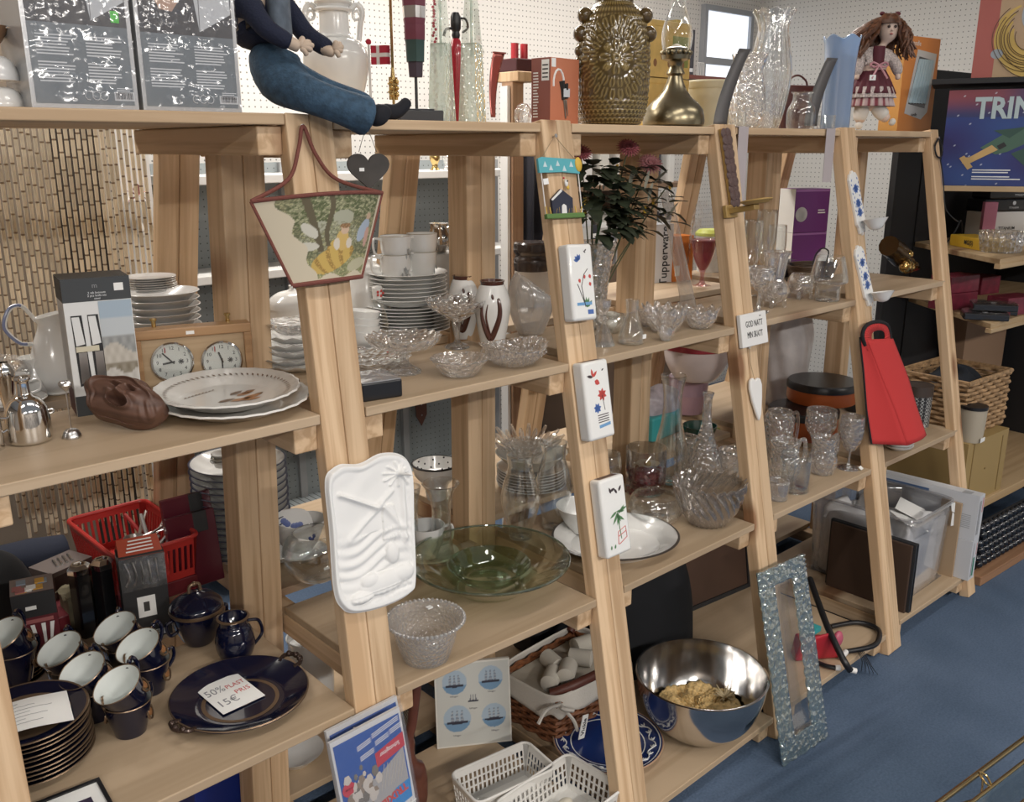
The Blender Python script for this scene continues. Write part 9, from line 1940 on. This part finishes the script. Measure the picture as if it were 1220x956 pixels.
tp([(.23,.40),(.38,.56),(.50,.62),(.56,.56),(.52,.46),(.40,.36),(.33,.33)],0,-.0012);tp([(.30,.58),(.42,.60),(.50,.62),(.40,.50)],2,-.0014);tp([(.13,.24),(.16,.22),(.34,.38),(.30,.43),(.17,.30),(.15,.30)],1,-.0016);tp([(.11,.29),(.14,.32),(.20,.20),(.17,.17)],1,-.0018);tp([(.42,.34),(.52,.20),(.53,.42)],2,-.0011);tp([(.33,.42),(.37,.46),(.39,.42),(.35,.38)],3,-.002)
tp([(.60,.64),(.74,.64),(.74,.74),(.60,.74)],4,-.0012)
q.build('toy_print',[GRT,YW,mat('toy_dark_green',(.025,.07,.055)),INK,RDp],t,smooth=False)
q=MB();dots(q,Wt*.24,Ht*.05,2,0,4,y=-.0015,x0=Wt*.16,z0=Ht*.13);dots(q,Wt*.24,Ht*.05,2,0,8,y=-.0015,x0=Wt*.16,z0=Ht*.06);q.build('small_print',TXT,t,smooth=False)
# yellow carton, dishes and packs
za=zc['a']+.0004;YC=mat('amber_card',(.62,.38,.03),rough=.5)
def US(u,v,zz):return onz(u,v,zz)
def ux(u,y):# x along the unit for picture column u on depth y of the unit
    P=UM @ Vector((0,y,0));n_=Vector((UM[0][1],UM[1][1],0));return (UM.inverted() @ onplane(u,300,P,n_)).x
def carton2(name,lab,cat,u0,v0,u1,v1,zz,vt,dep,m,group=None,bev=.002):
    A=onz(u0,v0,zz);B=onz(u1,v1,zz);Mf,w=boxM(A,B,zz);H=zat(A,vt)-zz;t=thing(name,lab,cat,Mf,group);q=MB();q.box(0,w,0,dep,0,H);q.build('carton' if cat=='box' else 'pack',m,t,smooth=False,mods=[bevelmod(bev)]);return t,w,H,Mf
YC=mat('amber_card',(.62,.38,.03),rough=.5)
t,w,Hy,_=carton2('yellow_carton','flat amber yellow carton at the edge of the right end shelf','box',1131,292,1177,301,za,279,.10,YC);text('MG(5)',Hy*.55,front(w*.5,-.0008,Hy*.5),INK,t,bold=.0006)
for i,(u,v,hw,lab) in enumerate([(1191,302,25,'ribbed clear glass dish right of the yellow carton'),(1137,284,17,'clear glass bowl behind the yellow carton')]):
    C,r=put(u,v,hw*2*.85,za);k=ppm(C);r=hw*k;openvessel('ribbed_dish',lab,'dish',C+Vector((0,.10*i,0)),[(r*.8,0),(r*.86,.004),(r,.075)],CRYST,72,.003,lambda t_,j,rr,z_:(rr*(1+.04*cos(24*t_)),z_),group='glass dishes of the end shelf')
BPK=mat('black_gloss_pack',(.012,.012,.014),rough=.25,coat=.4)
t,w,Hw_,Mw_=carton2('white_carton','white carton with small dark lettering on the right end shelf','box',1168,287,1236,285,za,253,.10,WHITE);text('TITANIUM',Hw_*.15,front(w*.42,-.0008,Hw_*.42),INK,t,bold=.0003)
hb=(zat(Mw_.translation,222)-zat(Mw_.translation,252))/2
for i in range(2):
    t=thing('black_pack',['lower','upper'][i]+' glossy black pack on the white lettered carton','package',Mw_ @ T(.0+.02*i,.0,Hw_+.0008+(hb+.0008)*i),'black packs of the end shelf');q=MB();q.box(0,w,0,.11,0,hb);q.build('pack',BPK,t,smooth=False,mods=[bevelmod(.006,2)]);q=MB();q.lathe([(1e-5,0),(hb*.16,0),(hb*.16,.0006),(1e-5,.0006)],20,M=front(w*.5,-.0005,hb*.68));q.build('round_emblem',LG,t);text('TITANIUM',hb*.2,front(w*.5,-.0008,hb*.3),TXT,t)
carton2('pink_pack','narrow pink and white pack standing beside the white lettered carton','package',1163,286,1168,287.5,za,240,.05,mat('pink_card',(.60,.22,.32),rough=.4))
q=MB();q.tube(bez([(0,0,.004),(.02,-.02,.05),(.08,-.01,.09),(.12,.0,.03),(.10,.02,.004)],6),.003,6);tag(q.build('black_cable',BLACKP),'looped black cable at the rear of the right end shelf','cable',UM @ T(.34,.36,za))
zb_=zc['b']+.0004;WRC=mat('wine_red_card',(.16,.015,.035),rough=.45,noise=.3,nscale=30)
for n,(u0,v0,u1,v1,vt,lab) in enumerate([(1129,371,1163,367,351,'bottom dark red carton of the left pile, lower right end shelf'),(1168,352,1190,349,331,'dark red carton right of the pile of two, lower right end shelf'),(1199,377,1235,373,356,'dark red carton at the right edge behind the black film packs')]):
    t,w,H,Mf=carton2('red_carton',lab,'box',u0,v0,u1,v1,zb_,vt,.09,WRC,'dark red cartons')
    if n==0:dup(t,Mf @ T(.004,.004,H+.0008),'top dark red carton of the left pile, lower right end shelf')
A=onz(1148,381,zb_);B=onz(1207,384,zb_);Mf,w=boxM(A,B,zb_)
for i in range(3):
    q=MB();q.box(0,w*.92,0,.10,0,.024);t=thing('film_pack',['lower black film-wrapped pack at the front of the lower right end shelf','upper black film-wrapped pack with white emblem, lower right end shelf','rear black film-wrapped pack on the lower right end shelf'][i],'package',Mf @ T([0,.03,.05][i],[0,.03,.135][i],[0,.0295,0][i]),'black film packs');q.build('pack',BPK,t,smooth=False,mods=[bevelmod(.004)])
    q=MB();q.lathe([(1e-5,0),(.010,0),(.010,.0006),(1e-5,.0006)],20,M=T(w*.45,.04,.0245));q.build('round_emblem',LG,t)
    q=MB();q.grid(lambda a,b:(w*.92*a,.10*b,.026+.0025*random.random()),10,8);q.build('wrap_film',FILM,t)
# orange lettered carton and pale bulge at the right edge
zl=zc['c']+.0004;x=ux(1185,.36);t=thing('kraft_carton','kraft carton with big red letters at the right edge behind the wicker basket','box',UM @ T(x-.12,.38,zl));q=MB();q.box(0,.40,0,.10,0,.62);q.build('carton',mat('kraft_card',(.30,.19,.12),rough=.7),t,smooth=False);text('OU',.10,front(.17,-.001,.545),mat('orange_red_ink',(.45,.07,.03)),t,bold=.006,align='LEFT')
# olive cardboard chest and wicker basket on it
OLV=mat('olive_kraft',(.36,.25,.10),rough=.6);Hk=zat(UM @ Vector((.10,.05,0)),520)-zl
x0=ux(1150,.02);t=thing('kraft_chest','large olive brown cardboard chest under the wicker basket','box',UM @ T(-.015,.012,zl));q=MB();q.box(0,.33,0,.40,0,Hk,0);q.box(.045,.05,-.002,.01,.01,Hk-.01,1);q.box(.28,.285,-.002,.01,.01,Hk-.02,1);q.lathe([(1e-5,0),(.005,0),(.004,.003),(1e-5,.003)],12,1,front(.16,0,Hk*.5));q.build('carton',[OLV,mat('dark_olive_kraft',(.24,.16,.06),rough=.6)],t,smooth=False)  # darker olive strips and stud on the chest front
zk=zl+Hk+.0004;Hw=zat(UM @ Vector((.15,.05,0)),452)-zk;t=thing('wicker_basket','big rectangular natural wicker basket on the olive cardboard chest','basket',UM @ T(.025,.06,zk));NWK=mat('natural_wicker',(.36,.225,.115),rough=.65,noise=.4,nscale=50);q=MB();wicker(q,.34,.27,Hw,12,34,.006,.0085);q.box(.005,.335,.005,.265,0,Hw*.55);q.build('weave',NWK,t)
q=MB();q.tube([(-.004,-.004,Hw),(.344,-.004,Hw),(.344,.274,Hw),(-.004,.274,Hw)],.009,8,closed=True);q.build('rim',NWK,t)
BLU=mat('black_blue_cloth',(.010,.014,.022),rough=.8)
q=MB();q.grid(lambda a,b:(lambda th,r_:(.17+.14*r_*cos(th),.135+.11*r_*sin(th),Hw*.56+.10*sqrt(max(0,1-r_**3))+.015*sin(4*th+5*r_)*(1-r_*.5)))(a*2*PI,b),56,22);tag(q.build('dark_cloth',BLU),'dark blue-black cloth filling the big wicker basket','cloth',UM @ T(.025,.06,zk+.001))
C=onz(1153,524,zk);C=UM @ Vector(((UM.inverted() @ C).x,.035,zk));k=ppm(C);t=thing('beige_canister','beige canister with black lid and label in front of the wicker basket','canister',C);z=lambda v:zat(C,v)-C.z;q=MB();q.lathe([(1e-5,0),(13*k,0),(14*k,.05),(14.5*k,.125),(1e-5,.125)],32);q.build('canister_body',mat('beige_card',(.42,.37,.29),rough=.6),t);q=MB();q.lathe([(15*k,.123),(15*k,.135),(1e-5,.136)],32);q.build('canister_lid',BLACKP,t);q=MB();q.box(-7*k,5*k,-14.6*k,-14.1*k,.004,.020);q.build('label',TAGW,t,smooth=False)
# black bead seat mat hanging under the rail
t=thing('bead_mat','black wooden bead massage mat hanging beneath the right pine rail','bead mat',UM @ T(-.01,-.03,0));q=MB();zt3=zc['c']-.04
for i in range(26):
    for j in range(9):
        q.ball((.008+.021*i+.0105*(j % 2),-.002*j*1,zt3-.012-.0105*j*0-.0),.0) if 0 else None
q=MB();R_=.0165
Hm=zt3-.02
yb=-.02
for j in range(int(Hm/.030)):
    for i in range(22):
        q.ball(((.018+.037*i+.018*(j % 2)),-.034,zt3-.018-.030*j),R_,seg=8,rings=6)
q.build('beads',mat('black_lacquer_beads',(.010,.012,.018),rough=.15,coat=.6),t)
q=MB();q.box(0,.52,-.026,-.020,.012,zt3);q.build('backing',mat('black_webbing',(.006,.006,.008),rough=.9),t,smooth=False)
q=MB();q.box(.0,.54,-.05,.0,.0,.035);tag(q.build('pine_batten',woodmat('reddish_pine',(.40,.22,.12),(.32,.17,.09),axis=0),smooth=False,mods=[bevelmod(.003)]),'reddish pine batten on the carpet beneath the black bead mat','batten',UM @ T(-.03,-.055,0))
# ================================================================== things behind the row
# bead curtain
CB1=colmat('bamboo_beads',.6);q=MB();rd=random.Random(31);nS=30
PL,PR_=ony(-50,140,.86),ony(166,140,.86)
def brings(x,z_,l_,r_,col,tx=0):
    o=len(q.v);q.tube([(x,0,z_),(x+tx,.001,z_-l_)],[r_,r_*.92],6)
    for i in range(o,len(q.v)):q.c[i]=col
for s_ in range(nS):
    x=PL.x+(PR_.x-PL.x)*s_/(nS-1);z_=1.72-rd.random()*.04;zend=zat((x,.86),640+rd.uniform(-42,22)) ;sw=rd.uniform(-.003,.003)
    while z_>zend:
        l_=rd.uniform(.030,.038);br=rd.uniform(.75,1.08);brings(x+sw*(1.7-z_),z_,l_,.0046,(.88*br,.77*br,.59*br));z_ -= l_
        brings(x+sw*(1.7-z_),z_,.004,.0040,(.30,.21,.13));z_ -= .004
    for e in range(2):pass
q.tube([(PL.x-.05,0,1.725),(PR_.x+.03,0,1.725)],.010,8)
for i in range(len(q.v)):
    if i not in q.c:q.c[i]=(.4,.28,.16)
for xx in (PL.x+.05,PR_.x-.05):q.tube([(xx,0,1.73),(xx,0,2.75)],.002,6)
tag(q.build('bead_curtain',CB1),'bamboo bead curtain hanging behind the left bay','bead curtain',(0,.86,0),kind='stuff')
# white door leaf and dark panel painted as the doorway's shade behind the curtain
def slabm(name,m,x0,x1,y0,y1,z0,z1,**kw):q=MB();q.box(x0,x1,y0,y1,z0,z1);return struct(q.build(name,m,smooth=False,**kw))
DKD=mat('doorway_shade',(.045,.034,.028),rough=.8,noise=.3,nscale=5)
xd0,xd1=ony(-40,300,1.55).x,ony(152,300,1.55).x
slabm('doorway_panel',DKD,ony(70,300,1.55).x,xd1,1.52,1.56,0,2.3);slabm('trim_3',mat('beige_screen',(.24,.195,.15),rough=.8),xd0-.8,ony(70,300,1.55).x,1.51,1.56,0,2.4)
xt0,xt1=ony(150,300,1.5).x,ony(186,300,1.5).x
slabm('trim_1',pegmat('beige_pegboard',(.56,.49,.40),sp=.026,hole=.12),ony(132,300,1.5).x,xt0,1.50,1.545,0,2.6);slabm('trim_2',WHITE,xt0,xt1,1.48,1.56,0,2.6)
# white glass horn with bow on the door trim
P=ony(165,258,1.46);k=ppm(P);t=thing('glass_horn','white glass drop ornament with dusty pink bow on the white door post','ornament',P);q=MB();q.tube(bez([(-6*k,0,18*k),(-6*k,0,-2*k),(-1*k,0,-18*k),(4*k,0,-24*k)],6),[9*k]*8+[8*k]*5+[5*k]*4+[2*k]*2,12);q.tube(bez([(8*k,0,17*k),(10*k,0,4*k),(7*k,0,-12*k),(3*k,0,-24*k)],6),[4*k]*10+[4*k]*5+[2*k]*4,10);q.build('horn',mat('milk_glass',(.66,.64,.61),rough=.2,coat=.4),t)
q=MB()
for a in (2.6,.5,3.6,-.3,1.57):leaf3(q,Vector((0,-.01,24*k)),(cos(a),-.1,sin(a)),16*k,4*k,.1)
q.build('bow',mat('dusty_pink_ribbon',(.36,.17,.16),rough=.7),t,angle=180);pin(t,T(0,.04,26*k))
wl,wr_=ony(838,60,2.14),ony(889,60,2.14);wz0,wz1=zat((wl.x,2.14),108),zat((wl.x,2.14),12)
q=MB();q.box(wl.x,wr_.x,2.135,2.149,wz0,wz1);wn=struct(q.build('window_1',mat('daylight_pane',(.86,.92,1),emit=.9),smooth=False))
q=MB();zz=zat((wl.x,2.14),72)
for a in ((wl.x-.03,wr_.x+.03,wz0-.03,wz0),(wl.x-.03,wr_.x+.03,wz1,wz1+.03),(wl.x-.03,wl.x,wz0,wz1),(wr_.x,wr_.x+.03,wz0,wz1),(wl.x,wr_.x,zz-.02,zz+.02)):q.box(a[0],a[1],2.115,2.149,a[2],a[3])
q.build('window_frame',mat('grey_window_frame',(.35,.37,.40),rough=.5),wn,smooth=False)
# rear wall fixtures: grey gondola with white shelves
GPEG=pegmat('grey_pegboard',(.26,.29,.30),sp=.026,hole=.10)
xa,xb=ony(186,300,1.75).x,ony(596,300,1.75).x
t=thing('gondola_shelf','grey pegboard gondola with white shelves on the wall behind the row','shelf',((xa+xb)/2,1.80,0));q=MB();q.box(-(xb-xa)/2,(xb-xa)/2,0,.03,0,zat((xb,1.8),190));q.build('pegboard_panel',GPEG,t,smooth=False)
zg=[zat((ony(525,203,1.62).x,1.62),203),zat((ony(345,300,1.62).x,1.62),318)]
for z_ in zg[:2]:q=MB();q.box(-(xb-xa)/2,(xb-xa)/2,-.22,0,z_-.03,z_);q.build('white_shelf',WHITE,t,smooth=False,mods=[bevelmod(.003)])
q=MB();q.box(-(xb-xa)/2,(xb-xa)/2,-.36,0,.12,.17);q.build('base_shelf',GPEG,t,smooth=False)
for f in (.0,.33,.66,1):q=MB();q.box(-(xb-xa)/2+(xb-xa)*f-.015,-(xb-xa)/2+(xb-xa)*f+.015,-.02,.0,0,zat((xb,1.8),190));q.build('upright',mat('grey_upright',(.30,.31,.32),rough=.4),t,smooth=False)
SILW=mat('tarnished_silver',(.55,.52,.48),rough=.15,metal=1)
zs_=zg[0]+.0005
for i,(u,v,n_,lab) in enumerate([(518,195,0,'small gold figurine on the white shelf behind the second bay'),(533,196,1,'clear glass ornament on the white shelf behind the second bay')]):
    P=ony(u,v,1.64);P.z=zs_;q=MB();q.lathe(smoothprof([(.020,0),(.012,.02),(.022,.05),(.010,.09),(.014,.11),(1e-4,.13)],4),20);tag(q.build('figurine',BRASS if n_==0 else CRYST),lab,'ornament',P)
# silver pots standing on the rear half of the second shelf
for i,(u,y,vt,hw,m_,lab) in enumerate([(511,.52,256,12,CRYST,'cut glass jar behind the flowered cups'),(525,.50,266,14,SILW,'silver tea pot with handle on the rear shelf left of the second centre post')]):
    P=ctop(u,y,bz(0,1));k=ppm(P);h0=zat(P,300)-P.z
    q=MB();q.lathe([(1e-5,0),(.05,0),(.05,h0-.002),(1e-5,h0-.002)],24)
    tag(q.build('pedestal_tin',mat('grey_tin',(.42,.41,.39),rough=.4,metal=.3)),['grey tin under the cut glass jar on the rear shelf','grey tin under the silver tea pot on the rear shelf'][i],'tin',(P.x+(.0 if i else -.02),P.y+(.0 if i else .09),P.z),'grey tins of the rear shelf')
    H=zat(P,vt)-zat(P,300);t=thing('silver_pot' if i else 'glass_jar',lab,'pot' if i else 'jar',(P.x+(.0 if i else -.02),P.y+(.0 if i else .09),P.z+h0));q=MB();q.lathe(smoothprof([(hw*.6*k,0),(hw*.7*k,3*k),(hw*k,H*.45),(hw*.7*k,H*.85),(hw*.8*k,H)],4),28);q.build('pot_body',m_,t)
    if i:q=MB();q.tube(bez([(hw*.8*k,0,H*.8),(hw*1.7*k,0,H*.8),(hw*1.6*k,0,H*.3),(hw*.9*k,0,H*.3)],5),1.6*k,8);q.build('pot_handle',m_,t)
# wooden post stand with red candles behind the second bay, dark cloth, leather belt
xp=ony(611,250,1.2);t=thing('wooden_post','brown wooden display post behind the second trestle','post',(xp.x,1.2,0));q=MB();zt=zat((xp.x,1.2),86);q.box(-.028,.028,-.03,.03,0,zt);q.build('post',woodmat('brown_pine',(.36,.22,.13),(.27,.155,.09)),t,smooth=False,mods=[bevelmod(.003)]);q=MB();q.box(-.03,.075,-.06,.06,zt-.035,zt);q.build('post_cap',PINE,t,smooth=False,mods=[bevelmod(.003)]);q=MB();q.box(-.045,-.032,-.02,.02,0,zt-.05);q.build('white_strip',WHITE,t,smooth=False)
t=thing('candle_box','black candle block with two short red candles on the wooden post','candle holder',(xp.x+.022,1.2,zt));q=MB();q.box(-.05,.05,-.05,.05,0,.045);q.build('block',mat('dark_red_black',(.06,.012,.015),rough=.4),t,smooth=False,mods=[bevelmod(.004)])
for dx in (-.012,.035):q=MB();q.lathe([(1e-5,.045),(.014,.045),(.014,.10),(1e-5,.10)],20,M=T(dx,0,0));q.build('red_candle',mat('red_wax',(.38,.02,.03),rough=.4),t)
xk=ony(634,240,1.35);q=MB();q.grid(lambda a,b:(.07*(a-.5)*2+.0,.015*sin(a*14),0.02+1.62*b),20,4);tag(q.build('black_cloth',mat('black_drape',(.008,.008,.014),rough=.9),mods=[('SOLIDIFY',dict(thickness=.004))]),'black cloth drape hanging to the floor behind the house plaque trestle','cloth',(xk.x+.015,1.35,0))
P=ony(504,470,1.76);t=thing('leather_belt','brown leather strap hanging on the grey pegboard behind the second bay','belt',(P.x,1.775,P.z));q=MB();q.prism([(-.03,.30),(-.03,-.10),(0,-.15),(.03,-.10),(.03,.30)],-.004,0,M=Matrix.Rotation(PI/2,4,'X'));q.build('strap',mat('brown_strap',(.11,.04,.025),rough=.5),t,smooth=False);q=MB()
for i in range(6):q.lathe([(1e-5,0),(.004,0),(.004,.001)],10,M=front(0,-.0012,-.10+.05*i))
q.build('eyelets',STEEL,t)
# dark shelf with books seen above the oil lamp, striplight of the far room
P0=ony(812,88,1.85);t=thing('wall_shelf','dark red wall shelf with books behind the oil lamp','shelf',(P0.x,1.85,P0.z));q=MB();q.box(-.15,.62,0,.24,-.02,0);q.build('shelf_plate',mat('dark_red_shelf',(.16,.05,.04),rough=.5),t,smooth=False)
for i,(x,w,h,m_,lab) in enumerate([(.0,.05,.28,mat('mustard_cover',(.32,.22,.04),rough=.6),'mustard yellow book on the wall shelf behind the oil lamp'),(.055,.06,.26,INK,'thick black book on the wall shelf behind the oil lamp'),(.12,.05,.24,mat('grey_black_cover',(.05,.05,.06)),'dark grey book at the right of the wall shelf')]):
    t=thing('book',lab,'book',(P0.x+x,1.90,P0.z+.0005),'books on the wall shelf');q=MB();q.box(0,w,0,.16,0,h);q.build('cover',m_,t,smooth=False);q=MB();q.box(.006,w-.006,-.0015,0,h*.08,h*.16);q.build('spine_band',LG,t,smooth=False)
# wire rack on the shelf
q=MB()
for i in range(5):q.tube([(.015*i,0,0),(.015*i,0,.07)],.0015,5)
q.tube([(0,0,.07),(.06,0,.07)],.002,5);q.tube([(0,0,.002),(.06,0,.002)],.002,5);tag(q.build('wire_holder',WHITE),'white wire holder at the end of the wall shelf','holder',(P0.x+.18,1.88,P0.z))
# far rear shelf unit with boxes behind the bouquet
P1=ony(735,300,1.75);t=thing('rear_cabinet','brown rear cabinet behind the bouquet','cabinet',(P1.x,1.72,0));q=MB();q.box(-.28,.62,0,.30,0,.98);q.box(-.28,.62,.27,.30,.98,1.72);q.build('cabinet_body',mat('rear_brown',(.20,.13,.085),rough=.6),t,smooth=False);q=MB();q.box(-.28,.62,-.01,.27,1.36,1.385);q.build('cabinet_shelf',mat('rear_brown',(.20,.13,.085)),t,smooth=False)
rd=random.Random(2);x=-.26;cols=[(.62,.62,.6),(.04,.04,.05),(.55,.54,.5),(.2,.2,.22),(.65,.63,.6),(.1,.1,.12),(.35,.12,.1),(.6,.6,.62),(.05,.05,.06),(.45,.42,.38),(.66,.66,.64),(.15,.18,.3)]
for i in range(12):
    w=rd.uniform(.045,.075);h=rd.uniform(.20,.30);m_=mat('spine_colour_%d' % i,cols[i],rough=.5)
    for lv,z_ in enumerate((.9803,1.3853)):
        if lv==1 and i % 2:continue
        t=thing('folder_book','book spine, number %s from the left on the %s level of the brown rear cabinet' % (ORDW[i] if i else 'first',['lower','upper'][lv]),'book',(P1.x+x,1.76,z_),'books in the rear cabinet');q=MB();q.box(0,w*.92,0,.18,0,h);q.build('cover',m_,t,smooth=False)
        q=MB();q.box(.004,w*.92-.004,-.0012,0,h*.7,h*.8);q.build('spine_label',TAGW if i % 3 else LG,t,smooth=False)
    x += w+.004
# ================================================================== brass and glass table at the lower right
pA,pB=onz(1120,956,.40),onz(1224,878,.40);dT=(pB-pA);dT.z=0;dT.normalize();nT=Vector((dT.y,-dT.x,0));
if nT.y>0:nT=-nT
TM=Matrix(((dT.x,-nT.x,0,pA.x),(dT.y,-nT.y,0,pA.y),(0,0,1,0),(0,0,0,1)))
t=thing('brass_table','low brass framed glass table at the lower right corner','table',TM);BRR=mat('aged_brass_tube',(.42,.32,.17),rough=.25,metal=1);q=MB()
L0,L3,Dp=-.35,.55,.42
q.tube([(L0,0,.40),(L3,0,.40)],.0055,10);q.tube([(L0,-.035,.40),(L3,-.035,.40)],.004,10);q.tube([(L0,-.09,.40),(L3,-.09,.40)],.003,8)
q.tube([(L0,-Dp,.40),(L3,-Dp,.40)],.0055,10);q.tube([(L0,0,.40),(L0,-Dp,.40)],.0055,10);q.tube([(L3,0,.40),(L3,-Dp,.40)],.0055,10);q.tube(bez([(-.02,-.006,.40),(.08,-.03,.392),(.14,-.006,.40)],5),.002,6)
q.build('brass_frame',BRR,t)
q=MB();q.tube(bez([(.115,-.035,.402),(.10,-.03,.415),(.112,-.012,.42),(.125,-.02,.412),(.118,-.034,.404)],5),.0022,8);q.build('hook',BRASS,t)
q=MB();q.box(L0+.006,L3-.006,-Dp+.006,-.040,.396,.402);q.build('glass_top',glassmat('table_glass',tint=(.90,.94,.93),refl=.25),t,smooth=False)
for (x,y) in ((L0,0),(L3,0),(L3,-Dp),(L0,-Dp)):q=MB();q.tube([(x,y,0),(x,y,.40)],.007,10);q.build('leg',BRR,t)
EXPO=0.1
# ------------------------------------------------------------------ render look
SC.view_settings.view_transform='Standard';SC.view_settings.look='None';SC.view_settings.gamma=1;SC.view_settings.use_curve_mapping=False
SC.view_settings.exposure=EXPO
cy=SC.cycles
cy.use_denoising=True;cy.max_bounces=10;cy.diffuse_bounces=3;cy.glossy_bounces=5;cy.transmission_bounces=8;cy.transparent_max_bounces=40
cy.caustics_reflective=False;cy.caustics_refractive=False;cy.sample_clamp_indirect=16
bpy.context.view_layer.update()
